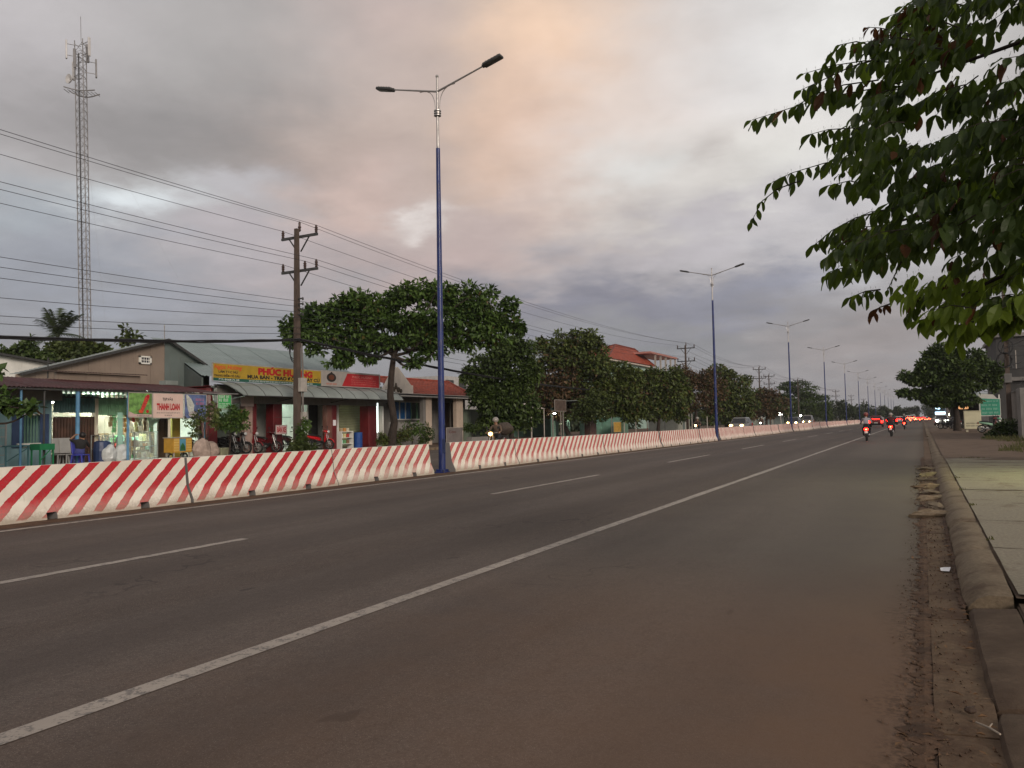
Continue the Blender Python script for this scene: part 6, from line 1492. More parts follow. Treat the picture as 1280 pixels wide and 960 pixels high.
for i, (px, cl, x, nn, lab) in enumerate([
    (1050, [(1045, 508, 12, 9), (1056, 512, 12, 9), (1048, 518, 14, 8)], -24.5, 2600, 'rounded far tree between the third and fourth lamp posts'),
    (1073, [(1070, 514, 11, 8), (1080, 512, 10, 8), (1076, 520, 12, 5)], -22, 2200, 'small far tree between the fourth and fifth lamp posts'),
    (1090, [(1088, 517, 9, 6), (1096, 518, 8, 5)], -22, 1400, 'low far tree beside the fifth lamp post'),
    (1106, [(1104, 514, 7, 5), (1109, 517, 7, 5)], -20, 1500, 'dark rounded far tree above the dark red car'),
    (1124, [(1122, 515, 7, 6), (1129, 517, 7, 5)], -16, 1500, 'dark far tree above the red cluster of tail lamps'),
    (1141, [(1139, 515, 6, 6), (1145, 514, 6, 7)], -8, 1300, 'greyish far tree left of the vanishing point'),
    (1160, [(1157, 513, 7, 7), (1165, 516, 6, 5)], 3.5, 1300, 'greyish far tree right of the vanishing point')]):
    yy = 210 + 28 * i if i < 5 else 430
    p = at_y(px, 522, yy); D = depth_of(p); p.z = 0
    tree(lab, tuple(p), D, cl, nn, .55 + .06 * i, LEAF_F, [(px, 525), (px, 520), (px, 516)], .25, seed=20 + i, limbs=False)
# left background: palm and garden trees behind the sheds
p = at_x(72, 440, -62); base = (p.x, p.y, 0); top = at_x(72, 418, -62)
o = root('palm_tree', base, 'coconut palm rising above the sheds left of the telecom mast', 'palm')
b = MB(); b.tube([base, Vector(base).lerp(top, .5) + Vector((.3, 0, 0)), top], [.24, .17, .14], 9); b.build('trunk', BARK, o, True)
rr = random.Random(4); PALM = leaf_mat('palm frond leaflet', (.022, .036, .014), (.055, .075, .030))
for k in range(19):
    a = k * 2.4; el = R(rr.choice((75, 55, 35, 15, -10, 40, 60)) + rr.uniform(-8, 8)); L = rr.uniform(2.6, 3.4); d0 = Vector((math.cos(a) * math.cos(el), math.sin(a) * math.cos(el), math.sin(el)))
    b = MB(); pts = []
    for i in range(9): t = i / 8; pts.append(top + d0 * L * t + Vector((0, 0, -1.5 * t * t * (1.15 - abs(math.sin(el)) * .6))))
    b.tube(pts, [.035 * (1 - .08 * i) for i in range(9)], 4, False)
    for i in range(1, 26):
        t = i / 26; f = t * 8; j = int(f); c = pts[j].lerp(pts[min(8, j + 1)], f - j); dd = (pts[min(8, j + 1)] - pts[max(0, j - 1)]).normalized(); sd = dd.cross(Vector((0, 0, 1))).normalized(); ln = .75 * math.sin(math.pi * (.12 + .82 * t)) + .12
        for q in (-1, 1):
            e = c + (sd * q * .75 + dd * .5 + Vector((0, 0, -.45 + rr.uniform(-.15, .15)))).normalized() * ln; b.add([c - dd * .04, c + dd * .04, e], [(0, 1, 2)])
    b.build('frond', PALM, o)
for i, (px, cl, lab, mt) in enumerate([(30, [(10, 444, 16, 12), (32, 440, 18, 12), (52, 446, 14, 10), (36, 426, 5, 6)], 'dull green garden tree behind the white shed, left of the palm', LEAF_D), (85, [(80, 438, 18, 12), (100, 440, 16, 10), (66, 448, 14, 10)], 'olive green garden tree below the palm', LEAF_Y),
                                       (115, [(108, 434, 13, 9), (124, 442, 14, 9), (132, 446, 8, 6)], 'bushy garden tree at the foot of the telecom mast', LEAF_M)]):
    p = at_x(px, 500, -57 + i); D = depth_of(p); p.z = 0; tree(lab, tuple(p), D, cl, 2600, .34, mt, [(px, 500), (px, 460), (px, 445)], .14, seed=40 + i)
p = at_x(160, 470, -52); D = depth_of(p); p.z = 0
tree('thin sapling with sparse leaves showing above the tan shed roof', tuple(p), D, [(160, 412, 5, 6), (150, 424, 6, 5), (168, 421, 8, 4), (157, 427, 8, 5)], 190, .4, LEAF_Y, [(160, 500), (160, 440), (160, 415)], .05, seed=47)
# overhanging spray at the left edge, in front of the blue house
B = gx(-45, -26.0); D = depth_of(B)
tree('leafy tree cut by the left edge, its low branch hanging before the blue house', B, D, [(-40, 480, 30, 30), (4, 500, 20, 11), (24, 507, 15, 7), (40, 511, 10, 5), (-4, 464, 7, 5), (-70, 440, 45, 30), (33, 517, 9, 4)], 1500, .28, LEAF_A, [(-45, 570), (-42, 520), (-38, 480)], .15, seed=48)
# plants before the shops
B = gx(259, -27.0); D = depth_of(B)
tree('slender street sapling with two thin stems before the dark red pillar', B, D, [(240, 528, 8, 8), (250, 520, 8, 6), (262, 515, 9, 12), (270, 530, 7, 8), (245, 540, 6, 5)], 420, .2, LEAF_M, [(258, 575), (257, 550), (256, 530)], .035, seed=51, aspect=.4)
B = gx(286, -26.6); D = depth_of(B)
tree('small leafy tree before the shop front, below the green sign', B, D, [(290, 524, 16, 8), (278, 528, 12, 8), (302, 520, 10, 6), (296, 532, 12, 5), (292, 512, 8, 5)], 1100, .17, LEAF_A, [(288, 575), (288, 550), (289, 530)], .04, seed=52, aspect=.45)
B = gx(378, -25.4); D = depth_of(B)
tree('yellowish green bush round the foot of the front utility pole', B, D, [(366, 559, 9, 7), (376, 556, 10, 9), (388, 560, 9, 6), (380, 550, 6, 6)], 900, .16, LEAF_Y, [(377, 576), (377, 562)], .03, seed=53, name='bush', cat='bush', limbs=False)
tree('dark green climber on the front utility pole', gx(378, -25.8), D, [(378, 536, 6, 8), (381, 528, 5, 5), (376, 545, 5, 6)], 420, .16, LEAF_A, [(376, 576), (376, 545)], .02, seed=54, name='climbing_plant', cat='plant', limbs=False)
for i, (px, py, rx, ry, mt, lab) in enumerate([(500, 545, 12, 9, LEAF_M, 'low bush right of the umbrella-shaped tree trunk'), (515, 536, 12, 10, LEAF_A, 'feathery green bush before the low grey wall'), (532, 541, 8, 14, LEAF_D, 'dark potted shrub left of the blue lamp post'), (590, 534, 10, 5, LEAF_D, 'spiky dark plants growing in the grey planter'), (478, 548, 6, 6, LEAF_M, 'small weed tuft at the foot of the umbrella-shaped tree')]):
    B = gx(px, -26.8); D = depth_of(B); tree(lab, B, D, [(px, py, rx, ry), (px - rx * .5, py + ry * .4, rx * .6, ry * .6), (px + rx * .5, py + ry * .3, rx * .6, ry * .6)], 700, .17, mt, [(px, 570), (px, py)], .025, seed=60 + i, name='bush', cat='bush', limbs=False, aspect=.35)
# far tree belt behind everything on both sides
belt = []; rr = random.Random(9)
for i in range(64): yy = 62 + i * 6.2; belt.append(((-47 + rr.uniform(-7, 5), yy, 2.2), (4.5, 4.5, rr.uniform(2.2, 3.6))))
for i in range(34): yy = 130 + i * 10; belt.append(((16 + rr.uniform(-4, 14), yy, 2.4), (5, 5, rr.uniform(2.5, 4.5))))
V = leaf_cloud(belt, 80000, .8, 77); o = bpy.data.objects.new('tree_belt', leaf_mesh('tree_belt', V, LEAF_F, (0, 0, 0))); COL.objects.link(o); tag(o, kind='stuff')

# ------------------------------------------------------------------ things in and before the grocery
def carton(name, c, s, mt, label, group=None, rz=0, cat='box'):
    b = MB(); b.cbox((c[0], c[1], c[2] + s[2] / 2), s, Matrix.Rotation(rz, 3, 'Z'), min(s) * .06); o = b.thing(name, mt, label, cat, group)
    return o
PK = [mat('packet ' + n, c, .45, .25, 14) for n, c in (('brown', (.24, .14, .08)), ('mint', (.36, .62, .50)), ('orange', (.55, .26, .08)), ('red', (.45, .06, .05)), ('white', (.72, .74, .68)), ('green', (.14, .34, .15)), ('cream', (.62, .58, .44)), ('kraft', (.42, .33, .21)), ('pale yellow', (.65, .58, .30)))]
WOOD = mat('brown wood', (.20, .13, .075), .6, .3, 6); ALU = mat('aluminium frame', (.42, .43, .43), .4, .1, metal=.6)
CASEG = glass('showcase glass', (.55, .68, .66), .22)
GRP = 'packets and cartons on the grocery shelves'
def shelf_unit(x, y0, y1, levels, z1, lab, depth=.4):
    o = root('shelf', (x, (y0 + y1) / 2, FZ), lab, 'shelf')
    for yy in (y0, y1): b = MB(); b.box((x - depth, yy - .02, FZ), (x, yy + .02, z1)); b.build('side_panel', WOOD, o)
    for z in levels: b = MB(); b.box((x - depth, y0 + .02, z - .025), (x - .005, y1 - .02, z)); b.build('shelf_board', WOOD, o)
    return o
rr = random.Random(21)
for x, y0, y1, lab in ((-32.6, YX(121, -32), YX(140, -32), 'wooden shelf of packets left inside the grocery'), (-32.9, YX(143, -32.5), YX(166, -32.5), 'wooden shelf of packets in the middle of the grocery'), (-32.2, YX(168, -32), YX(196, -32), 'wooden shelf of packets on the right of the grocery')):
    lv = (.5, .90); shelf_unit(x, y0, y1, lv, 1.3, lab)
    for z in lv:
        u = y0 + .08
        while u < y1 - .25:
            w = rr.uniform(.16, .34); hgt = rr.uniform(.16, .36); carton('packet', (x - .16, u + w / 2, z), (.28, w * .92, hgt), rr.choice(PK), 'packet standing on a wooden shelf inside the grocery', GRP); u += w + .02
# hanging snack strips below the valance
for i in range(12):
    yy = YX(138 + i * 4.8 + rr.uniform(-1, 1), -30.4); b = MB(); z1 = 2.28 - rr.uniform(0, .1)
    for q in range(rr.randint(2, 4)): b.cbox((-30.4 + rr.uniform(-.03, .03), yy + rr.uniform(-.02, .02), z1 - .12 - .22 * q), (.05, .17, .2), Matrix.Rotation(rr.uniform(-.3, .3), 3, 'X'), .01)
    b.bar((-30.4, yy, z1 + .12), (-30.4, yy, z1 - .6), .008); b.thing('snack_strip', PK[(i * 5) % 9], 'strip of snack packets hanging in the open grocery front', 'snack strip', 'strips of snacks hanging in the grocery front')
def showcase(px0, px1, x, z1, lab):
    y0, y1 = YX(px0, x), YX(px1, x); o = root('glass_showcase', (x, (y0 + y1) / 2, FZ), lab, 'showcase')
    for yy in (y0, y1):
        for xx in (x, x - .5): b = MB(); b.box((xx - .02, yy - .02, FZ), (xx + .02, yy + .02, z1)); b.build('post', ALU, o)
    for z in (FZ + .12, (FZ + z1) / 2, z1): b = MB(); b.box((x - .5, y0, z - .02), (x, y1, z)); b.build('shelf', ALU, o)
    b = MB(); b.box((x - .004, y0 + .02, FZ + .12), (x, y1 - .02, z1 - .02)); b.build('pane', CASEG, o)
    for z in (FZ + .12, (FZ + z1) / 2):
        u = y0 + .1
        while u < y1 - .2: w = rr.uniform(.12, .24); carton('packet', (x - .25, u + w / 2, z), (.2, w * .9, rr.uniform(.12, .26)), rr.choice(PK), 'packet behind the glass of a grocery showcase', 'packets in the glass showcases'); u += w + .03
showcase(124, 142, -29.4, 1.25, 'glass showcase at the left of the open grocery front'); showcase(146, 163, -29.2, 1.15, 'glass showcase in the middle of the grocery front'); showcase(168, 197, -29.3, 1.35, 'wide glass showcase at the right of the grocery front')
b = MB(); yy = YX(150.5, -29.0); b.box((-29.04, yy - .1, .4), (-29.0, yy + .1, 2.15)); b.thing('lit_sign_panel', mat('mint panel', (.35, .62, .52), .4, .1), 'narrow upright mint panel standing in the grocery front', 'panel')
b = MB(); yy = YX(193, -29.0); b.add([(-29.0, yy - .25, 1.55), (-29.0, yy + .2, 1.75), (-28.98, yy + .3, 1.95), (-29.0, yy - .05, 2.1), (-29.02, yy - .3, 1.9)], [(0, 1, 2, 3, 4)]); b.thing('plastic_bag', mat('pale mint plastic', (.42, .62, .52), .35, .1), 'pale plastic bag hanging before the brown door', 'bag')
for px, lab in ((137, 'white plastic sack on the ground left of the barrier joint before the grocery'), (153, 'white plastic sack standing before the middle showcase')):
    q = gx(px, -28.6); b = MB(); b.ball((q[0], q[1], FZ + .38), .34, 12, 9, (.8, .9, 1.15)); o = b.thing('plastic_sack', mat('white plastic', (.62, .66, .66), .35, .1), lab, 'sack'); rough(o.data, .09, 3.3, px)
b = MB(); q = gx(128, -28.9); b.lathe(q, [(.05, 0), (.30, 0), (.33, .5), (.30, .85), (.2, .9)], 14); b.thing('plastic_barrel', mat('dark blue plastic', (.03, .05, .12), .4), 'dark blue plastic barrel at the grocery pillar', 'barrel')
# yellow crate-like ice cream box
q = at_x(228, 575, -27.6); y0, y1 = YX(217, -27.6), YX(240, -27.6)
o = root('drinks_cart', (-27.9, (y0 + y1) / 2, FZ), 'yellow drinks cart with a blue and green picture in front of the grocery', 'cart')
YC = mat('yellow cart paint', (.55, .30, .04), .5, .1, 4)
b = MB(); b.box((-28.2, y0, .45), (-27.6, y1, 1.05)); b.build('body', YC, o)
b = MB(); b.box((-28.24, y0 - .03, 1.05), (-27.56, y1 + .03, 1.09)); b.build('top', GREYBOX, o)
for a in (.02, .70):
    for i in range(5): b = MB(); b.box((-27.6, y0 + (y1 - y0) * (a), .50 + i * .11), (-27.585, y0 + (y1 - y0) * (a + .26), .58 + i * .11)); b.build('slat', mat('pale yellow slat', (.62, .42, .12), .5, .1), o)
flat(o, [(y0 + .32 * (y1 - y0), .5), (y0 + .66 * (y1 - y0), .5), (y0 + .66 * (y1 - y0), 1.02), (y0 + .32 * (y1 - y0), 1.02)], -27.594, mat('blue picture print', (.08, .25, .36), .5, .2)); flat(o, [(y0 + .34 * (y1 - y0), .52), (y0 + .64 * (y1 - y0), .52), (y0 + .6 * (y1 - y0), .72), (y0 + .49 * (y1 - y0), .86), (y0 + .38 * (y1 - y0), .72)], -27.590, mat('green picture print', (.03, .12, .04), .5, .3))
for yy in (y0 + .1, y1 - .1): b = MB(); ring(b, (-27.9, yy, .27), .11, .03, 12, 6); b.build('wheel', RUBBER, o)
b = MB(); b.box((-28.15, y0 + .05, .27), (-28.1, y0 + .1, .45)); b.box((-27.7, y0 + .05, .27), (-27.65, y0 + .1, .45)); b.box((-28.15, y1 - .1, .27), (-28.1, y1 - .05, .45)); b.box((-27.7, y1 - .1, .27), (-27.65, y1 - .05, .45)); b.build('leg', GREYBOX, o)
# furniture in front of the blue house
def chair(label, x, y, rz, mt, high=.95):
    o = proto('plastic_chair', label, 'chair'); b = MB(); b.box((-.22, -.22, .40), (.22, .22, .44), None, .012); b.build('seat', mt, o)
    b = MB(); b.box((-.21, -.24, .46), (.21, -.20, high), Matrix.Rotation(R(8), 3, 'X'), .012); b.build('backrest', mt, o)
    for a in (-1, 1):
        for c in (-1, 1): b = MB(); b.bar((a * .19, c * .19, .41), (a * .22, c * .23, 0), .04); b.build('leg', mt, o)
    o.location = (x, y, FZ); o.rotation_euler = (0, 0, rz); return o
BCH = mat('blue plastic', (.06, .07, .42), .4, .1); GREYP = mat('grey plastic', (.34, .34, .33), .5, .1)
chair('blue plastic chair on which a person rests beside the thick blue post', -27.5, YX(101, -27.5), R(-70), BCH, 1.0)
chair('grey plastic chair left of the thick blue post', -28.8, YX(86, -28.8), R(-90), GREYP, 1.05); chair('second grey plastic chair further left, behind the green table', -28.9, YX(76, -28.9), R(-95), GREYP, 1.05)
SIT = dict(pelvis=(0, -.05, .52), waist=(.02, -.10, .66), chest=(.04, -.16, .86), neck=(.05, -.20, 1.00), head=(.08, -.18, 1.07), crown=(.11, -.20, 1.17), shL=(-.15, -.18, .93), elL=(-.30, .02, .98), wrL=(-.14, -.02, 1.15), haL=(-.06, -.04, 1.18), shR=(.22, -.18, .92), elR=(.32, .0, .72), wrR=(.22, .20, .66), haR=(.18, .26, .65),
           hiL=(-.10, .0, .50), knL=(-.14, .42, .50), anL=(-.14, .50, .10), toL=(-.14, .65, .05), hiR=(.10, .0, .50), knR=(.16, .42, .50), anR=(.16, .48, .10), toR=(.16, .63, .05))
pr = make_person(SIT, cloth('black shirt', (.02, .02, .022)), cloth('blue trousers', (.08, .09, .30)), 'person resting on a blue plastic chair with one arm raised to the head', 'short'); pr.location = (-27.5, YX(101, -27.5) - .05, FZ); pr.rotation_euler = (0, 0, R(60))
def table(lab, px0, px1, x, z, mt, top_t=.05, d=.6, boxy=False):
    y0, y1 = YX(px0, x), YX(px1, x); o = root('table', (x, (y0 + y1) / 2, FZ), lab, 'table')
    b = MB(); b.box((x - d, y0, z - top_t), (x, y1, z)); b.build('tabletop', mt, o)
    for xx in (x - d + .04, x - .04):
        for yy in (y0 + .04, y1 - .04): b = MB(); b.bar((xx, yy, z - top_t), (xx, yy, FZ), .045); b.build('leg', mt, o)
    b = MB(); b.bar((x - .04, y0 + .04, FZ + .25), (x - .04, y1 - .04, z - .1), .03); b.build('brace', mt, o); return o
table('teal metal table before the blue house wall', 7, 38, -28.4, .95, mat('teal table paint', (.06, .16, .18), .5, .2))
table('green plastic table beside the thin dark post', 50, 69, -28.0, .98, mat('green plastic', (.02, .20, .08), .4, .1), .22)
b = MB(); y0 = YX(3, -28.6)
for i in range(5): b.bar((-28.6, y0 - .3, .3 + i * .32), (-28.6, y0 + .12, .3 + i * .32), .03)
b.bar((-28.6, y0 + .12, FZ), (-28.6, y0 + .12, 1.75), .05); b.bar((-28.6, y0 - .3, FZ), (-28.6, y0 - .3, 1.75), .05); b.thing('wire_rack', GREYP, 'pale grey rack standing at the left edge before the blue house', 'rack')
# things before the motorbike shop
b = MB(); q = gx(447.5, -28.9); b.lathe(q, [(.24, 0), (.25, .02), (.25, .3), (.265, .31), (.265, .33), (.25, .34), (.25, .6), (.265, .61), (.265, .63), (.25, .64), (.25, .93), (.22, .95)], 16); b.thing('blue_barrel', mat('blue barrel plastic', (.02, .07, .26), .4, .12), 'blue plastic barrel before the olive roller shutter', 'barrel')
y0, y1 = YX(427, -28.9), YX(441, -28.9); o = root('tool_rack', (-28.9, (y0 + y1) / 2, FZ), 'white shelf rack of tools and cans left of the blue barrel', 'rack')
for yy in (y0, y1): b = MB(); b.box((-29.3, yy - .02, FZ), (-28.88, yy + .02, 1.15)); b.build('post', WHITEW, o)
for z in (.45, .80, 1.13): b = MB(); b.box((-29.3, y0, z - .03), (-28.9, y1, z)); b.build('shelf', WHITEW, o)
for i in range(9): carton('can', (-29.05, y0 + .12 + (i % 3) * .27, (.45, .80, 1.13)[i // 3]), (.16, .16, .2), PK[(i * 4 + 1) % 9], 'can or packet standing on the white tool rack', 'cans on the tool rack', cat='can')
for px, x, s, lab in ((252, -27.2, .42, 'pale sack leaning at the foot of the slender street sapling'), (264, -27.4, .36, 'pinkish sack right of the slender street sapling')):
    q = gx(px, x); b = MB(); b.ball((q[0], q[1], FZ + s), s, 12, 9, (.8, 1, 1.1)); o = b.thing('cement_sack', mat('pale sack', (.36, .28, .24), .8, .2, 6), lab, 'sack'); rough(o.data, .1, 3, px)
carton('wooden_crate', gx(277, -27.5), (.4, .55, .45), mat('olive board', (.22, .22, .14), .7, .2), 'olive grey box before the parked motorbikes', rz=.2)

# ------------------------------------------------------------------ shelters and houses further along
def canopy(label, x0, x1, px0, px1, zf, zb, mt, posts, wall=None, name='shelter', wallmt=None):
    y0, y1 = YX(px0, x1), YX(px1, x1); o = root(name, ((x0 + x1) / 2, (y0 + y1) / 2, FZ), label, 'shelter')
    sheets(o, 'roof_sheet', (x1, y0, zf), (x1, y1, zf), (x0, y1, zb), (x0, y0, zb), mt, max(2, int((y1 - y0) / 1.2)), .18, .02)
    for i in range(posts):
        yy = y0 + .1 + (y1 - y0 - .2) * i / max(1, posts - 1); b = MB(); b.tube([(x1 - .08, yy, FZ), (x1 - .08, yy, zf - .02)], .045, 7); b.build('post', GREYBOX, o, True)
    if wall is not None: b = MB(); b.box((x0 - .1, y0, FZ), (x0, y1, wall)); b.build('wall', wallmt or DARKIN, o)
    return o
PALEC = mat('pale canopy sheet', (.42, .37, .34), .6, .12, 2, .25)
canopy('small shelter with a slanting pale canopy on thin posts behind the oncoming motorbike', -29.5, -26.3, 648, 682, 2.55, 3.4, PALEC, 3, 2.6)
for px in (641, 664): b = MB(); q = gx(px, -25.8); b.tube([q, (q[0], q[1], 3.0)], .045, 6); b.thing('post', GREYBOX, 'thin grey post ' + ('left of' if px < 650 else 'under') + ' the slanting pale canopy', 'post')
GRH = mat('pale mint house wall', (.15, .26, .21), .7, .1, 2, .25, streak=True)
r = root('mint_house', (-29, YX(745, -29), FZ), 'mint green house with lit tube lamps under its eaves behind the low light green tree', 'house')
y0, y1 = YX(690, -29), YX(764, -28); b = MB(); wall_x(b, -29, y0, y1, FZ, 3.3, [(y0 + .8, y0 + 2.4, FZ, 2.3), (y0 + 4, y0 + 6.5, FZ, 2.4)]); b.box((-29.0, y1 - .12, FZ), (-26.2, y1, 3.2)); b.box((-34, y0, FZ), (-33.9, y1, 3.3)); b.build('wall', GRH, r)
b = MB(); b.box((-34, y0, 3.3), (-26.6, y1, 3.36)); b.build('roof', GREYSHEET, r)
q = at_x(693, 517, -28.6); tube_light(r, -28.6, q.y, q.z, 'Y', .6, emit('bright tube', (1, 1, .82), 45)); q = at_x(721, 519, -28.3); tube_light(r, -28.3, q.y, q.z, 'Y', 1.1, emit('bright tube', (1, 1, .82), 45)); q = at_x(756, 520, -28.3); tube_light(r, -28.3, q.y, q.z, 'Y', .5, emit('mint tube', (.7, 1, .85), 30))
b = MB(); q = at_x(701, 522, -28.9); b.box((-28.95, q.y - .15, q.z - .6), (-28.9, q.y + .15, q.z + .3)); b.build('lit_door', emit('lit doorway', (.85, 1, .6), .9), r)
o, a0, a1, z0, z1 = banner('board', 694, 708, 500, 514, -26.6, mat('brown board', (.085, .06, .048), .7, .3, 4), 'faded brown board on posts under the withered leaves')
for px in (691, 701, 704): b = MB(); q = gx(px, -26.5); b.tube([q, (q[0], q[1], 2.4)], .05, 6); b.thing('post', mat('whitewashed post', (.20, .18, .16), .8, .2), {691: 'left whitewashed post below the faded brown board', 701: 'middle whitewashed post below the faded brown board', 704: 'right whitewashed post below the faded brown board'}[px], 'post')
carton('cupboard', gx(738, -27.2), (.6, 1.5, 1.5), mat('dark red brown board', (.09, .05, .045), .7, .2), 'dark brown cupboard before the mint green house', cat='cupboard')
canopy('grey roofed stall with a yellow board right of the mint green house', -29.5, -26.4, 765, 796, 2.6, 3.1, mat('dark grey sheet', (.09, .085, .085), .6, .15, 2), 3, 2.6, name='stall')
o, a0, a1, z0, z1 = banner('board', 767, 779, 527.5, 540, -26.9, mat('yellow board', (.42, .25, .05), .6, .25, 5), 'yellow board hung inside the grey roofed stall')
b = MB(); q = gx(809, -26.0); pts = [q, (q[0], q[1], 1.9), (q[0], q[1] - .4, 2.3), (q[0], q[1] - 2.2, 2.35)]; b.tube(pts, .04, 6); b.thing('pipe_frame', mat('rust red pipe', (.12, .04, .035), .6), 'rust red bent pipe frame right of the grey roofed stall', 'frame')
q = at_x(831, 511, -27.5)
def bulb(px, py, x, rad, mt, lab, name='lamp', pole=True):
    q = at_x(px, py, x); o = root(name, (q.x, q.y, FZ), lab, 'lamp'); b = MB(); b.ball(q, rad, 10, 8); b.build('bulb', mt, o)
    b = MB(); b.tube([(q.x - .05, q.y + .02, FZ), (q.x - .05, q.y + .02, q.z + rad)], .03, 6); b.build('pole', DARKMETAL, o); b = MB(); b.lathe((q.x, q.y, q.z + rad * .8), [(.03, .06), (rad * 1.3, 0), (rad * 1.3, -.02), (.03, .03)], 10); b.build('shade', DARKMETAL, o); return o
LW = emit('lit white bulb', (1, 1, .9), 30); LY = emit('lit yellow bulb', (1, .75, .35), 30)
bulb(831, 511, -27.5, .16, LW, 'single round white lamp shining under the trees left of the small pale house')
r = root('pale_house', (-29, YX(852, -29), FZ), 'small pale house with a pitched roof seen beneath the brown-leaved tree', 'house')
y0, y1 = YX(847, -28.5), YX(862, -28.5); b = MB(); ym = (y0 + y1) / 2; b.prism([(-28.5, y0, FZ), (-28.5, y1, FZ), (-28.5, y1, 2.9), (-28.5, ym, 4.0), (-28.5, y0, 2.9)], (-4, 0, 0)); b.build('wall', mat('pale grey wall', (.36, .37, .32), .75, .12, 2, .2), r)
b = MB(); b.prism([(-28.3, y0 - .6, 2.55), (-28.3, ym, 4.0), (-28.3, ym, 4.12), (-28.3, y0 - .6, 2.67)], (-4.4, 0, 0)); b.prism([(-28.3, ym, 4.0), (-28.3, y1 + .6, 2.55), (-28.3, y1 + .6, 2.67), (-28.3, ym, 4.12)], (-4.4, 0, 0)); b.build('roof', mat('dark roof sheet', (.07, .055, .05), .6, .2), r)
b = MB(); b.box((-28.49, ym - .5, FZ), (-28.46, ym + .5, 2.2)); b.build('door', GREYGRN, r)
for i, px in enumerate((865, 884, 893, 900, 906)):
    b = MB(); q = gx(px, -26.9); b.tube([q, (q[0], q[1], 3.2)], .07, 6); b.thing('post', GREYBOX, 'grey yard post under the trees, ' + ('first', 'second', 'third', 'fourth', 'fifth')[i] + ' of five right of the small pale house', 'post')
for px, py, m_, lab in ((962, 517, LY, 'left one of two small yellow lamps under the brownish green tree'), (967.5, 516.5, LY, 'right one of two small yellow lamps under the brownish green tree'), (975.5, 517.5, LW, 'bright white lamp right of the two small yellow lamps'), (1001, 519.5, LW, 'small white lamp above the oncoming dull van')):
    bulb(px, py, -27.0, .2 if m_ is LY else .36 if px < 990 else .2, m_, lab)
r = root('far_stall', (-30, YX(965, -30), FZ), 'dim roadside stall under the small yellow lamps', 'stall'); y0, y1 = YX(940, -29), YX(985, -29)
b = MB(); b.box((-30, y0, FZ), (-29.9, y1, 2.7)); b.build('wall', GREYGRN, r); b = MB(); b.box((-30.2, y0, 2.7), (-27.2, y1, 2.8)); b.build('roof', GREYSHEET, r)
for i in range(4): b = MB(); yy = y0 + (y1 - y0) * (i + .3) / 4.2; b.box((-27.5, yy, FZ), (-27.4, yy + .1, 2.7)); b.build('post', GREYBOX, r)
# tall house with the red hipped roof
hx = -44; r = root('hip_roofed_house', (hx, YX(795, hx), FZ), 'tall mint green house with a red hipped tile roof rising above the trees', 'house')
p0, p1 = at_x(759, 447, hx), at_x(817, 448, hx); e = p0.z - .3; y0, y1 = p0.y, p1.y; t0, t1 = at_x(771, 431, hx - 4), at_x(795, 428.5, hx - 4); zt = t0.z
b = MB(); b.box((hx - 8, y0 + 1, FZ), (hx - .6, y1 - 1, e)); b.build('wall', mat('pale green plaster', (.30, .42, .37), .75, .1, 1, .2), r)
b = MB(); b.box((hx - 8.6, y0 + .3, e), (hx, y1 - .3, e + .28)); b.build('cornice', mat('cream cornice', (.55, .48, .42), .7), r)
ea = [(hx + .2, y0, e + .28), (hx + .2, y1, e + .28), (hx - 8.8, y1, e + .28), (hx - 8.8, y0, e + .28)]; ra, rb_ = (hx - 4.3, t0.y, zt), (hx - 4.3, t1.y, zt)
RT = mat('orange red roof tile', (.30, .058, .026), .7, .22, 1.2, .2)
for nm, pts in (('roof_slope', [ea[0], ea[1], rb_, ra]), ('roof_slope', [ea[1], ea[2], rb_]), ('roof_slope', [ea[2], ea[3], ra, rb_]), ('roof_slope', [ea[3], ea[0], ra])):
    P_ = [Vector(p) for p in pts]; K_ = 14; b = MB()
    for k in range(K_):
        u0, u1 = k / K_, (k + 1) / K_ + .02
        def ed(u): return (P_[0].lerp(P_[-1], u), P_[1].lerp(P_[2], u))
        a, c = ed(u0); d, f = ed(min(1, u1)); n_ = (P_[1] - P_[0]).cross(P_[-1] - P_[0]).normalized()
        if n_.z < 0: n_ = -n_
        b.add([a + n_ * .07, c + n_ * .07, f, d, a, c], [(0, 1, 2, 3), (4, 5, 1, 0)])
    b.build(nm, RT, r)
b = MB()
for a, c in ((ra, rb_), (ra, ea[0]), (ra, ea[3]), (rb_, ea[1]), (rb_, ea[2])): b.tube([Vector(a) + Vector((0, 0, .08)), Vector(c) + Vector((0, 0, .08))], .14, 6)
b.build('ridge_tiles', mat('dark ridge tile', (.15, .035, .02), .7), r)
u0, u1 = YX(812, hx), at_x(843, 449, hx).y; zc = at_x(840, 446.5, hx).z
b = MB(); b.box((hx - 4, y1 - 3.5, zc - .35), (hx + .6, u1, zc)); b.build('terrace_roof', mat('pink terrace roof', (.42, .19, .16), .7, .1), r)
for i in range(5): b = MB(); yy = y1 + (u1 - y1 - .5) * i / 4; b.box((hx + .1, yy, zc - 3.4), (hx + .4, yy + .3, zc - .35)); b.build('column', GREYBOX, r)
b = MB(); b.box((hx - 4, y1 - .9, FZ), (hx + .5, u1 - .4, zc - 3.4)); b.build('lower_wall', WHITEW, r)
for i in range(2): b = MB(); yy = y0 + 4 + i * 6; b.box((hx - .6, yy, e - 2.6), (hx - .55, yy + 1.6, e - .8)); f = b.build('window', DARKMETAL, r)
b = MB(); a_ = at_x(764, 436, hx - 8); b.box((hx - 9.4, y0 + 1.0, e), (hx - 8.7, y0 + 2.2, zt - 1.2)); b.build('chimney', WHITEW, r)
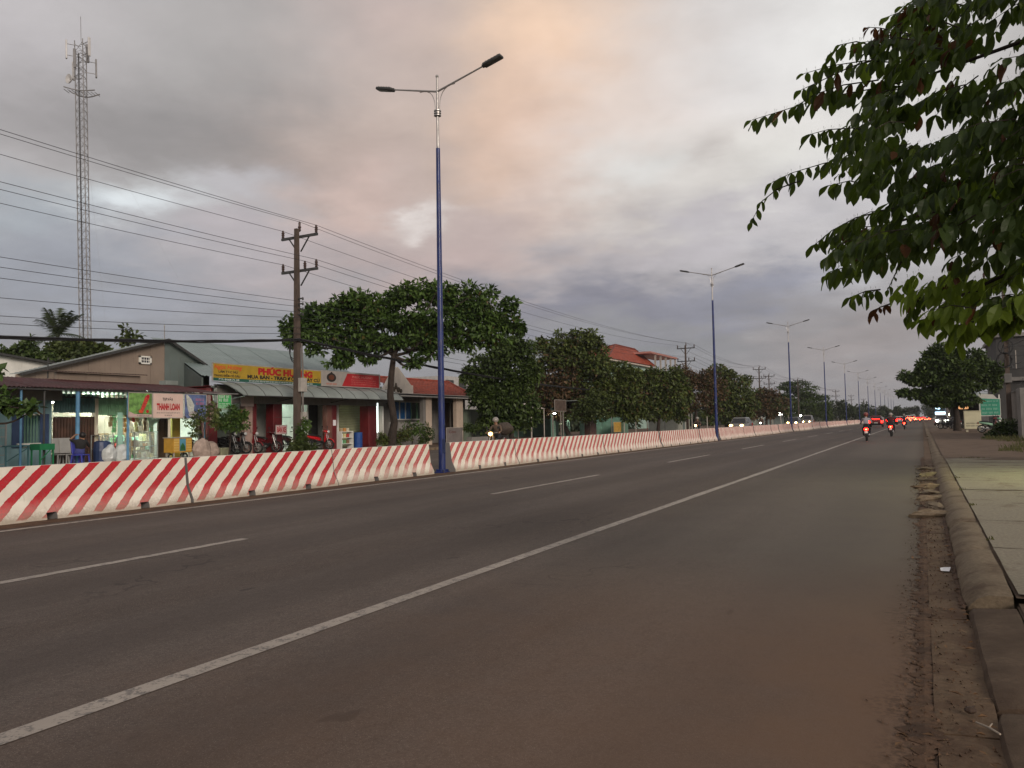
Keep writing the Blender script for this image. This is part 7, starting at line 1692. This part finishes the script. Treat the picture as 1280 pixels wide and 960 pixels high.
# grey house glimpsed between lamp post and dark tree
r = root('grey_house', (-44, YX(565, -44), FZ), 'pale two-storey house with barred windows glimpsed right of the nearest lamp post', 'house')
y0, y1 = at_x(553, 480, -44).y, at_x(600, 480, -44).y; zt = ZX(570, 471, -44); b = MB(); b.box((-50, y0, FZ), (-44, y1, zt)); b.build('wall', mat('pale weathered wall', (.42, .41, .40), .8, .1), r)
for i in range(3): b = MB(); yy = y0 + .6 + i * (y1 - y0) / 3; b.box((-44, yy, zt - 2.3), (-43.96, yy + (y1 - y0) * .2, zt - .4)); b.build('window', DARKMETAL, r)

# ------------------------------------------------------------------ the near side: roadside things beyond the pavement
SZ = 0.15
# grey concrete gate pillar and garden wall at the right edge
b = MB(); b.box((4.35, 46.2, 0.1), (5.2, 47.6, 2.75), None, .03); b.thing('gate_pillar', GREYPL, 'grey concrete gate pillar at the right edge behind the dark bush', 'pillar')
r = root('garden_wall', (7.5, 47.4, SZ), 'pale grey yard wall right of the gate pillar', 'wall')
b = MB(); b.box((5.2, 46.8, .1), (14, 47.1, 3.9)); b.build('wall', GREYPL, r)
r = root('yard_wall', (5.55, 58, SZ), 'pale plastered wall stretching behind the grey gate pillar', 'wall')
b = MB(); b.box((5.45, 50, .1), (5.65, 63, 2.9)); b.build('wall', mat('dull plaster', (.20, .18, .165), .8, .12, 1, .3), r); b = MB(); b.box((5.39, 50, 2.9), (5.71, 63, 3.0)); b.build('coping', GREYPL, r)
# grey blocks of houses
GB1 = mat('dark weathered concrete', (.05, .049, .049), .85, .2, .8, .4, (.07, .065, .065), streak=True)
r = root('grey_block', (9, 92, SZ), 'dark grey unfinished concrete house with an upper storey behind the cables at the right edge', 'house')
zt = ZX(1262, 420, 7.5) if False else at_y(1262, 421, 90).z
xl = at_y(1246, 450, 90).x
b = MB(); b.box((xl, 90, .1), (20, 104, zt)); b.build('wall', GB1, r)
b = MB(); b.box((xl - .5, 89.6, zt * .52), (20, 90.02, zt * .56)); b.build('floor_slab', GREYPL, r); b = MB(); b.box((xl - .3, 89.7, zt), (20, 104, zt + .35)); b.build('roof_slab', GREYPL, r)
for i in range(3):
    for j in range(2):
        b = MB(); x0 = xl + .8 + i * 3; z0 = 1.2 + j * zt * .52; b.box((x0, 89.94, z0), (x0 + 1.6, 90.0 - .003, z0 + 1.8)); w = b.build('window', DARKMETAL, r)
        b = MB(); b.box((x0 + .75, 89.9, z0), (x0 + .83, 89.94, z0 + 1.8)); b.build('mullion', GREYBOX, w)
r = root('grey_block', (6, 74, SZ), 'low grey house with a sloping canopy left of the cable-hung pole', 'house')
xl = at_y(1240, 500, 96).x; b = MB(); b.box((xl, 96, .1), (xl + 5, 100, at_y(1240, 478, 96).z)); b.build('wall', GB1, r)
b = MB(); b.prism([(xl - .6, 95.2, at_y(1240, 482, 96).z), (xl + 5, 95.2, at_y(1240, 482, 96).z), (xl + 5, 97, at_y(1240, 472, 96).z), (xl - .6, 97, at_y(1240, 472, 96).z)], (0, .05, -.1)); b.build('canopy', GREYSHEET, r)
b = MB(); b.box((xl + .4, 95.9, 1.4), (xl + 1.6, 95.97, 2.6)); b.build('window', WHITEW, r)
# dark pole hung with cables, right edge
px_, py_ = at_y(1263, 540, 60).x, 60
o = copy_tree(upr); set_thing(o, (px_, py_, .1), R(2), 'dark utility pole wrapped in cables at the right edge of the photo'); del o['group']
rr = random.Random(14)
for i in range(9):
    b = MB(); z0 = rr.uniform(4.2, 8.6); xa = px_ + rr.uniform(-.2, .2)
    pts = span((xa, 60, z0), (px_ + rr.uniform(-.4, .5), -12, z0 + rr.uniform(-.6, .4)), rr.uniform(.5, 1.6), 20) if i < 4 else span((xa, 60, z0), (px_ + rr.uniform(-.5, 4), 60 + rr.uniform(24, 40), z0 + rr.uniform(-2.5, .5)), rr.uniform(.4, 1.6), 14)
    b.tube(pts, .022, 4, False); b.thing('roadside_cable', CABLE, 'one of the tangled black cables on the pole at the right edge', 'cable', 'tangled cables at the right edge')
for i in range(3):
    b = MB(); c0 = Vector((px_ + .1 * i - .15, 59.7, 5.0 + .9 * i)); b.tube([c0 + Vector((.42 * math.cos(t * .5), .05 * i, .5 * math.sin(t * .5))) for t in range(14)], .045, 5, False); b.thing('cable_coil', CABLE, 'coil of spare black cable on the pole at the right edge', 'cable', 'cable coils at the right edge')
b = MB(); b.box((px_ - .22, 59.55, 3.5), (px_ + .2, 59.8, 4.1), None, .02); b.thing('junction_box', mat('dark grey box', (.14, .135, .13), .6), 'grey junction box on the cable-wrapped pole at the right edge', 'box')
# green signboard on posts
yy = 82; p0, p1 = at_y(1224.5, 521, yy), at_y(1251.5, 521, yy); zt, z0 = at_y(1238, 492, yy).z, at_y(1238, 520, yy).z; x0, x1 = p0.x, p1.x; w, h = x1 - x0, zt - z0
o = root('green_signboard', ((x0 + x1) / 2, yy, SZ), 'green notice board with a stepped white top on posts behind the parked green motorbike', 'sign')
b = MB(); b.prism([(x0, yy, z0), (x1, yy, z0), (x1, yy, z0 + .78 * h), (x0 + .85 * w, yy, z0 + .78 * h), (x0 + .68 * w, yy, z0 + .96 * h), (x0, yy, z0 + h)], (0, .05, 0)); b.build('board', mat('white board', (.55, .56, .52), .6, .06), o)
b = MB(); b.quad((x0 + .07 * w, yy - .012, z0 + .04 * h), (x1 - .03 * w, yy - .012, z0 + .04 * h), (x1 - .03 * w, yy - .012, z0 + .74 * h), (x0 + .07 * w, yy - .012, z0 + .80 * h)); b.build('print', mat('sea green print', (.045, .30, .20), .55, .12, 3), o)
for i in range(4): small_print(o, x0 + .12 * w, x1 - .10 * w, z0 + (.66 - .17 * i) * h, yy - .016, .17 if i else .12, mat('pale mint lettering', (.38, .62, .50), .6), 70 + i, 0)
for xx in (x0 + .05, x1 - .08): b = MB(); b.box((xx - .05, yy + .055, SZ), (xx + .05, yy + .15, zt * .97)); b.build('post', WHITEW, o)
# cream vending box
yy = 68.5; p0, p1 = at_y(1205.5, 530, yy), at_y(1227, 530, yy); z1 = at_y(1216, 514, yy).z; z0 = SZ + .22; x0, x1 = p0.x, p1.x; w = x1 - x0
o = root('food_cart', ((x0 + x1) / 2, yy, SZ), 'cream box-shaped food cart with dark lettering, beside the parked green motorbike', 'cart')
b = MB(); b.box((x0, yy, z0), (x1, yy + .8, z1), None, .02); b.build('body', mat('cream cart paint', (.55, .52, .36), .5, .06, 2, .12), o)
text(o, 'CƠM', x0 + .37 * w, z0 + .66 * (z1 - z0), yy - .006, .34, .52 * w, mat('grey brown lettering', (.13, .11, .09), .6), .02, face=0)
for i in range(2): small_print(o, x0 + .1 * w, x0 + .85 * w, z0 + (.32 - .14 * i) * (z1 - z0), yy - .006, .09, MATS['grey brown lettering'], 80 + i, 0)
for xx in (x0 + .1, x1 - .25): b = MB(); b.box((xx, yy + .1, SZ), (xx + .15, yy + .7, z0)); b.build('foot', mat('cream block', (.40, .37, .28), .7), o)
b = MB(); b.box((x0 - .03, yy - .03, z1), (x1 + .03, yy + .83, z1 + .04)); b.build('lid', MATS['cream cart paint'], o)
bk = make_bike(BPAINT('green bike paint', (.10, .36, .20))); set_thing(bk, (4.35, 64.6, SZ), -math.pi / 2 - R(4), 'green and white motorbike parked on the forecourt by the dark bush', None, 'motorbike')
for c in CHILD[bk.name]:
    if c.name.startswith('side_fairing'): c.data.materials[0] = BPAINT('pale green bike paint', (.30, .52, .36))
bk = make_bike(BPAINT('red parked bike paint', (.30, .03, .03))); set_thing(bk, (4.6, 70.5, SZ), -math.pi / 2 + R(15), 'dark red motorbike parked behind the green and white one', None, 'motorbike')
# dark bush and weeds
B = (3.55, 49.5, .12); D = depth_of(B)
tree('dark low bush in front of the grey gate pillar at the right edge', B, D, [(1250, 541, 12, 9), (1240, 546, 7, 6), (1262, 538, 11, 11), (1268, 546, 8, 8), (1254, 532, 9, 6)], 2600, .16, LEAF_D, [(1254, 553), (1254, 545)], .04, seed=91, name='bush', cat='bush', limbs=False)
GRASS = leaf_mat('grass blade', (.05, .055, .015), (.12, .12, .04))
def tuft(x, y, n, hgt, spread, seed, b):
    rr = random.Random(seed)
    for i in range(n):
        a = rr.uniform(0, 6.28); q = rr.random() ** .6 * spread; bx, by = x + q * math.cos(a), y + q * math.sin(a); h = hgt * rr.uniform(.5, 1.2); lx, ly = rr.uniform(-.5, .5) * h, rr.uniform(-.5, .5) * h; w = .006 + .01 * hgt
        b.add([(bx - w, by, .13), (bx + w, by, .13), (bx + lx * .5 + w * .6, by + ly * .5, .13 + h * .7), (bx + lx, by + ly, .13 + h)], [(0, 1, 2), (0, 2, 3)])
gb = MB()
for i, (x, y, n, h, s) in enumerate([(2.6, 31.5, 90, .16, .35), (2.9, 33, 120, .22, .5), (3.3, 30.5, 120, .18, .6), (3.6, 36, 120, .2, .6), (3.9, 44, 160, .3, .8), (3.2, 46.5, 120, .25, .6), (1.3, 26.5, 40, .06, .4), (4.1, 39, 140, .25, .7), (.58, 12.6, 14, .05, .05), (.56, 9.2, 10, .05, .04), (.57, 18, 16, .06, .08), (.54, 15.2, 12, .05, .05)]): tuft(x, y, n, h, s, i, gb)
tag(gb.build('grass', GRASS), kind='stuff')
# roadside tree on the right, dark shapes and lights beneath it
B = (at_y(1197, 540, 76).x, 76, SZ); D = depth_of(B)
tree('spreading dark green roadside tree on the right beyond the food cart', B, D, [(1176, 452, 22, 16), (1160, 466, 24, 14), (1196, 462, 28, 20), (1222, 462, 24, 18), (1240, 470, 14, 16), (1150, 473, 18, 6), (1132, 470, 12, 4), (1180, 480, 34, 14), (1214, 482, 28, 14), (1150, 492, 16, 6), (1134, 490, 10, 4), (1176, 496, 24, 9), (1202, 500, 26, 8), (1164, 500, 12, 5), (1170, 440, 14, 8), (1192, 443, 14, 8)], 22000, .34, LEAF_D, [(1197, 546), (1196, 520), (1192, 500), (1190, 480)], .28, seed=92, droop=.2)
r = root('roadside_stall', (at_y(1195, 530, 92).x, 92, SZ), 'dark roadside stall under the spreading tree', 'stall'); x0, x1 = at_y(1188, 530, 92).x, at_y(1226, 530, 92).x
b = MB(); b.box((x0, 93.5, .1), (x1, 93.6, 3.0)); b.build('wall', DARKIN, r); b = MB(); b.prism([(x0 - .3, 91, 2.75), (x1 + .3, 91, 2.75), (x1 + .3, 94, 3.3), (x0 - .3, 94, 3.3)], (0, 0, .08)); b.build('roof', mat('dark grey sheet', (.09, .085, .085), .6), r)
for xx in (x0, (x0 + x1) / 2, x1): b = MB(); b.box((xx - .06, 91.1, .1), (xx + .06, 91.22, 2.8)); b.build('post', DARKMETAL, r)
p = at_y(1203, 507, 88); b = MB(); b.box((p.x - .35, 88, p.z - .35), (p.x + .5, 88.25, p.z + .3), None, .05); b.thing('lantern_box', emit('dim orange lamp box', (.85, .42, .18), .42), 'orange lit lantern box hanging in the dark under the spreading tree', 'lantern')
p = at_y(1190, 517, 95)
for dx, dz, s, m_, lab in ((-.1, -.1, .2, emit('yellow white bulb', (1, 1, .55), 12), 'lower left of three yellow white lamps beneath the spreading tree'), (.3, .25, .14, MATS['yellow white bulb'], 'right of three yellow white lamps beneath the spreading tree'), (.15, .6, .11, MATS['yellow white bulb'], 'topmost of three yellow white lamps beneath the spreading tree')):
    o = root('lamp', (p.x + dx, 95, SZ), lab, 'lamp'); b = MB(); b.ball((p.x + dx, 95, p.z + dz), s, 10, 8); b.build('bulb', m_, o); b = MB(); b.tube([(p.x + dx, 95.05, SZ), (p.x + dx, 95.05, p.z + dz)], .03, 6); b.build('pole', DARKMETAL, o)
p = at_y(1173, 510, 150)
o = root('neon_sign', (p.x, 150, SZ), 'bluish white lit shop sign beyond the spreading tree', 'sign'); NEON = emit('bluish white neon', (.55, .8, 1.0), 3.0)
a = at_y(1169, 516.5, 150); c = at_y(1184, 516.5, 150)
b = MB(); b.box((a.x, 150, a.z - .2), (c.x, 150.2, a.z + .22)); b.build('lit_strip', NEON, o)
b = MB(); b.ball((a.x + .5, 150.1, a.z + 1.1), .55, 12, 8, (1.1, .4, .8)); b.build('lit_emblem', NEON, o)
b = MB(); b.box((a.x - .05, 150.25, a.z - .3), (a.x + 1.6, 150.4, a.z + 1.8)); b.box((c.x - .1, 150.25, SZ), (c.x + .1, 150.4, a.z + .2)); b.build('frame', DARKMETAL, o)
o = make_car(BPAINT('pale car paint', (.5, .5, .48)), 'pale car with white headlights facing the camera at the roadside beyond the spreading tree', 1.5, TAIL_OFF, emit('glaring white headlamp', (.95, 1, .85), 8)); p = at_y(1177, 527, 120); set_thing(o, (p.x, 120, .1), math.pi, o['label'])
for i, px in enumerate((1184, 1190, 1198)):
    p = at_y(px, 530, 84); o = make_bike(BPAINT('dark slate bike paint', (.03, .03, .035))); set_thing(o, (p.x, 84 + i, SZ), R(60), 'dark motorbike parked under the spreading tree, ' + ('left', 'middle', 'right')[i] + ' of three', None, 'motorbike')  # one even dark paint for all three
# far houses on the right side of the road, half lost in the dusk
for i, (px, yy, hh, c) in enumerate(((1172, 175, 4.2, (.25, .22, .22)), (1184, 140, 3.6, (.16, .15, .15)), (1178, 220, 5.5, (.24, .23, .24)))):
    p = at_y(px, 525, yy); r = root('far_house', (p.x + 4, yy, SZ), ('dim far house beside the bluish white sign', 'dark far shop behind the pale car with headlights', 'farthest dim house right of the vanishing point')[i], 'house')
    b = MB(); b.box((p.x, yy, .0), (p.x + 8, yy + 9, hh)); b.build('wall', mat('far wall %d' % i, c, .8, .1, 1), r)
    b = MB(); b.prism([(p.x - .4, yy - .8, hh), (p.x + 8.4, yy - .8, hh), (p.x + 8.4, yy + 5, hh + 1.3), (p.x - .4, yy + 5, hh + 1.3)], (0, 0, .15)); b.build('roof', GREYSHEET, r); b = MB(); b.box((p.x + 1, yy - .02, .3), (p.x + 3.4, yy + .02, 2.5)); b.build('door', DARKIN, r)

# ------------------------------------------------------------------ lit shop beside the pavement, just past the right edge: its tube lamp makes the pale pool on the pavement and road
r = root('corner_shop', (6.5, 19, SZ), 'small shop with a tube lamp beside the pavement', 'shop')
b = MB(); b.box((6.4, 14, .1), (6.55, 24, 3.3)); b.build('wall', CREAMW, r); b = MB(); b.prism([(3.9, 14, 2.75), (6.5, 14, 3.25), (6.5, 24, 3.25), (3.9, 24, 2.75)], (0, 0, .06)); b.build('roof', GREYSHEET, r)
b = MB(); b.box((6.36, 16, .15), (6.398, 18.4, 2.4)); b.build('door', WOOD, r)
tube_light(r, 4.1, 18.6, 2.55, 'Y', 1.2, emit('warm green tube', (.95, 1.0, .52), 700))

# ------------------------------------------------------------------ the overhanging tree at the upper right, close to the camera
LEAF_N = leaf_mat('near leaf', (.013, .026, .007), (.048, .078, .018), None, 0, .42)
LEAF_NL = leaf_mat('light green near leaf', (.075, .115, .014), (.16, .23, .028), None, 0, .55)  # lighter green leaf tone, used mostly on the low sprays
LEAF_NR = leaf_mat('reddish near leaf', (.055, .022, .010), (.14, .06, .02), None, 0, .4)
tbase = (3.6, 4.2, .12)
NT_ = root('overhanging_tree', tbase, 'broad-leaved tree at the upper right whose leafy branches hang over the road', 'tree')
b = MB(); fork = Vector((3.3, 4.4, 2.9)); b.tube([Vector(tbase) - Vector((0, 0, .1)), (3.55, 4.25, 1.2), (3.4, 4.35, 2.2), fork], [.22, .17, .155, .14], 10); NTR = b.build('trunk', BARK, NT_, True)
def leaf_geo(L, W, droopy, seed):
    """one ovate leaf: pointed, folded along the midrib, bowed, slightly waved"""
    rr = random.Random(seed); vs, fs = [], []; n = 6
    for i in range(n + 1):
        t = i / n; w = W * .5 * max(0.0, math.sin(math.pi * (t * .97 + .015) ** 1.05)) ** .8; z = -droopy * L * t * t; y = L * t
        wv = .06 * W * math.sin(t * 9 + seed)
        vs += [(-w, y, z + w * .35 + wv), (0, y, z), (w, y, z + w * .35 - wv)]
    for i in range(n):
        for j in (0, 1): fs.append((3 * i + j, 3 * i + j + 1, 3 * i + 4 + j, 3 * i + 3 + j))
    k = len(vs); vs += [(-.0015, -.03, .004), (.0015, -.03, .004)]; fs.append((k, k + 1, 1))
    return vs, fs
LG = [leaf_geo(.118, .058, .18, 1), leaf_geo(.100, .053, .38, 2), leaf_geo(.130, .060, .08, 3), leaf_geo(.085, .047, .30, 4), leaf_geo(.108, .044, .50, 5), leaf_geo(.072, .042, .15, 6)]
def leaf_data(mt, nm):
    out = []
    for v, f in LG:
        me = bpy.data.meshes.new('leaf'); me.from_pydata(v, [], f); me.materials.append(mt); me.polygons.foreach_set('use_smooth', [True] * len(f)); out.append(me)
    return out
LM = {'n': leaf_data(LEAF_N, 'leaf'), 'l': leaf_data(LEAF_NL, 'leaf'), 'r': leaf_data(LEAF_NR, 'leaf')}
leaf_count = [0]; REST = {'n': ([], []), 'l': ([], []), 'r': ([], [])}
rr = random.Random(31)
def add_leaf(p, axis, up, k, sc, part):
    axis = Vector(axis).normalized(); side = axis.cross(Vector(up)).normalized(); nz = side.cross(axis).normalized()
    mtx = Matrix((side, axis, nz)).transposed()
    gi = rr.randrange(6)
    if part and leaf_count[0] < 300:
        leaf_count[0] += 1; o = bpy.data.objects.new('leaf', LM[k][gi]); COL.objects.link(o); o.parent = NT_
        m4 = mtx.to_4x4(); m4.translation = Vector(p) - Vector(tbase); o.matrix_local = m4 @ Matrix.Scale(sc, 4)
    else:
        V, F = REST[k]; b0 = len(V); v, f = LG[gi]; V += [tuple(Vector(p) + mtx @ (Vector(q) * sc)) for q in v]; F += [tuple(i + b0 for i in q) for q in f]
def spray(pts, n, k='n', part=True, sc=1.0, hang=.75, twig=True, r0=.006):
    """a twig with paired leaves hanging off it"""
    pts = [Vector(p) for p in pts]; m_ = len(pts) - 1
    if twig: b = MB(); b.tube(pts, [r0 * (1 - .6 * i / m_) for i in range(m_ + 1)], 5, False); b.build('twig', BARK, NTR)
    for i in range(n):
        t = (i + .6) / n; f = t * m_; j = min(int(f), m_ - 1); c = pts[j].lerp(pts[j + 1], f - j); d = (pts[j + 1] - pts[j]).normalized()
        for q in (-1, 1):
            if rr.random() < .10: continue
            sd = d.cross(Vector((0, 0, 1))).normalized() * q
            ax = sd * rr.uniform(.35, .75) + d * rr.uniform(.25, .7) + Vector((0, 0, -hang * rr.uniform(.6, 1.5)))
            kk = k if rr.random() > .07 else ('r' if rr.random() < .5 else 'l')
            add_leaf(c, ax, Vector((rr.uniform(-.5, .5), rr.uniform(-.5, .5), 1)), kk, sc * rr.uniform(.75, 1.2), part)
    ax = (pts[-1] - pts[-2]).normalized() + Vector((0, 0, -.3)); add_leaf(pts[-1], ax, (0, 0, 1), k, sc, part)
def px3(l, y): return [at_y(a, c, y + (i * .12)) for i, (a, c) in enumerate(l)]
EDGE = [  # sprays that make the outline seen against the sky, as pixel paths on planes across the road
    ([(1150, 98), (1085, 112), (1030, 122), (985, 136), (940, 150)], 5.9, 9, 'n', 1.0), ([(1120, 78), (1080, 76), (1040, 82), (1005, 92)], 6.1, 6, 'n', 1.0), ([(1105, 60), (1070, 52), (1050, 56), (1030, 84)], 6.0, 5, 'n', 1.15),
    ([(1200, 35), (1160, 20), (1128, 14), (1112, 20)], 6.2, 5, 'n', .95), ([(1180, 50), (1135, 42), (1100, 35), (1085, 34)], 5.7, 4, 'r', .7), ([(1210, 8), (1180, 2), (1150, 2), (1128, 8)], 5.6, 5, 'n', 1.0),
    ([(1160, 80), (1130, 76), (1110, 84)], 5.8, 4, 'n', 1.0), ([(1130, 108), (1105, 108), (1090, 112)], 5.8, 3, 'n', 1.0),
    ([(1110, 165), (1065, 160), (1035, 162), (1012, 168)], 5.8, 5, 'n', .95), ([(1120, 200), (1070, 196), (1030, 204), (990, 216), (965, 228)], 5.9, 8, 'n', .95), ([(1000, 226), (972, 236), (952, 252), (940, 276)], 6.0, 4, 'n', .7),
    ([(1110, 262), (1070, 272), (1040, 288), (1018, 306)], 5.7, 6, 'n', .95), ([(1120, 290), (1075, 296), (1050, 306), (1036, 320)], 5.5, 5, 'n', .95), ([(1115, 318), (1075, 328), (1050, 336), (1034, 344)], 5.6, 5, 'n', .9),
    ([(1128, 325), (1118, 345), (1110, 362)], 5.6, 2, 'n', .6), ([(1100, 362), (1082, 364), (1062, 372)], 5.7, 3, 'n', .9), ([(1112, 380), (1100, 384), (1090, 392)], 5.7, 2, 'r', .7),
    ([(1150, 372), (1142, 384), (1136, 394)], 5.4, 3, 'n', .9), ([(1190, 392), (1170, 396), (1150, 400)], 5.2, 4, 'l', 1.0), ([(1230, 400), (1205, 404), (1186, 412)], 5.1, 5, 'l', 1.05), ([(1270, 392), (1245, 398), (1225, 406)], 5.0, 5, 'l', 1.05), ([(1310, 390), (1285, 392), (1262, 400)], 4.9, 5, 'l', 1.05),
    ([(1215, 398), (1200, 412), (1192, 424)], 5.0, 3, 'l', 1.0),
    ([(1100, 72), (1062, 84), (1024, 102), (1002, 112)], 5.7, 6, 'n', 1.05), ([(1098, 100), (1055, 106), (1018, 118), (996, 132)], 5.8, 6, 'n', 1.05), ([(1135, 26), (1108, 36), (1088, 56)], 5.9, 4, 'n', 1.0), ([(1170, 4), (1142, 8), (1122, 22)], 5.8, 4, 'n', 1.0),
    ([(1185, 62), (1152, 58), (1126, 70)], 5.6, 4, 'n', 1.0), ([(1170, 30), (1150, 36), (1132, 52)], 5.9, 4, 'r', .8), ([(1100, 235), (1062, 226), (1036, 232)], 5.7, 4, 'n', 1.0), ([(1090, 175), (1060, 172), (1040, 180)], 5.7, 4, 'n', 1.0)]
for l, y, n, k, s in EDGE: spray(px3(l, y), int(n * 1.7 + .5), k, True, s * 1.05, .8)
# limbs reaching in from the trunk
LIMBS = [[fork, (2.4, 4.9, 3.5), (1.3, 5.4, 3.75), at_y(1150, 98, 5.9)], [fork, (2.5, 5.0, 3.2), (1.4, 5.5, 3.3), at_y(1120, 200, 5.9)], [fork, (2.4, 4.9, 2.9), (1.3, 5.3, 2.85), at_y(1112, 280, 5.6)], [fork, (2.5, 4.7, 2.75), (1.4, 5.0, 2.6), at_y(1200, 370, 5.2)], [fork, (3.1, 4.6, 4.2), (2.6, 5.0, 5.4)], [fork, (2.6, 4.8, 3.9), (1.6, 5.6, 4.4), at_y(1200, 20, 6.1)]]
for L_ in LIMBS: b = MB(); b.tube(L_, [.05, .034, .02, .008][:len(L_)] if len(L_) == 4 else [.09, .07, .04], 7, False); b.build('branch', BARK, NTR, True)
# the body of the crown: many sprays through its depth
OUT = [(1215, -60), (1150, 10), (1100, 60), (1110, 110), (1085, 150), (1070, 165), (1055, 200), (1065, 225), (1090, 240), (1078, 262), (1060, 290), (1075, 330), (1110, 330), (1130, 350), (1150, 370), (1175, 380), (1215, 392), (1262, 386), (1300, 392), (1400, 380), (1500, 300), (1500, -200), (1300, -200)]
HOLES = [(1205, 92, 15), (1195, 152, 16), (1150, 128, 17), (1250, 80, 10), (1238, 12, 9), (1110, 250, 10), (1160, 320, 10), (1185, 310, 8), (1240, 315, 8), (1165, 165, 8), (1262, 45, 8)]
def inside(x, y):
    c = False; j = len(OUT) - 1
    for i in range(len(OUT)):
        (xi, yi), (xj, yj) = OUT[i], OUT[j]
        if (yi > y) != (yj > y) and x < (xj - xi) * (y - yi) / (yj - yi) + xi: c = not c
        j = i
    return c
k = 0; tries = 0
while k < 560 and tries < 16000:
    tries += 1; a, c = rr.uniform(1050, 1500), rr.uniform(-200, 400)
    if a > 1330 and rr.random() < .6: continue
    if not inside(a, c) or any((a - hx_) ** 2 + (c - hy_) ** 2 < (hr + 9) ** 2 for hx_, hy_, hr in HOLES): continue
    y = rr.uniform(4.5, 6.8); p = at_y(a, c, y); ang = rr.uniform(-.9, .9)
    d = Vector((-math.cos(ang) * .8, math.sin(ang), rr.uniform(-.35, .15))).normalized() * rr.uniform(.18, .34)
    low = c > 330 and rr.random() < .75
    spray([p - d * .5, p + Vector((0, 0, .01)), p + d * .5 + Vector((0, 0, -.03))], rr.randint(3, 6), 'l' if low else 'n', False, rr.uniform(.85, 1.15), .7, k % 3 == 0, .004); k += 1
# the part of the crown above and beside the frame
for i in range(150):
    p = Vector((rr.uniform(1.2, 5.6), rr.uniform(2.6, 7.2), rr.uniform(3.2, 6.6)))
    if (p - Vector((3.3, 4.8, 4.6))).length > 2.7: continue
    q = p - EYE
    if q.dot(fwd) > .3 and abs(q.dot(right) / q.dot(fwd)) < .66 and (q.dot(down) / q.dot(fwd)) > -.52: continue
    d = Vector((rr.uniform(-1, 1), rr.uniform(-1, 1), rr.uniform(-.3, .2))).normalized() * .3; spray([p - d * .5, p, p + d * .5], 4, 'n', False, 1.1, .7, False)
for k_, (V, F) in REST.items():
    if not V: continue
    me = bpy.data.meshes.new('foliage'); me.from_pydata([(v[0] - tbase[0], v[1] - tbase[1], v[2] - tbase[2]) for v in V], [], F); me.materials.append({'n': LEAF_N, 'l': LEAF_NL, 'r': LEAF_NR}[k_])
    o = bpy.data.objects.new('foliage', me); COL.objects.link(o); o.parent = NT_; o['kind'] = 'stuff'
print('leaves as parts', leaf_count[0])

# ------------------------------------------------------------------ the dusk air
b = MB(); b.box((-2600, -500, -1.2), (2600, 4700, 52)); hz = b.build('haze', [], None); hz['kind'] = 'stuff'
hm = bpy.data.materials.new('haze air'); hm.use_nodes = True; hm.node_tree.nodes.clear()
ho = hm.node_tree.nodes.new('ShaderNodeOutputMaterial'); hv = hm.node_tree.nodes.new('ShaderNodeVolumePrincipled')
hv.inputs['Color'].default_value = (.92, .94, 1.0, 1); hv.inputs['Density'].default_value = 0.00022; hv.inputs['Anisotropy'].default_value = 0.25
hm.node_tree.links.new(hv.outputs[0], ho.inputs['Volume']); hz.data.materials.clear(); hz.data.materials.append(hm)
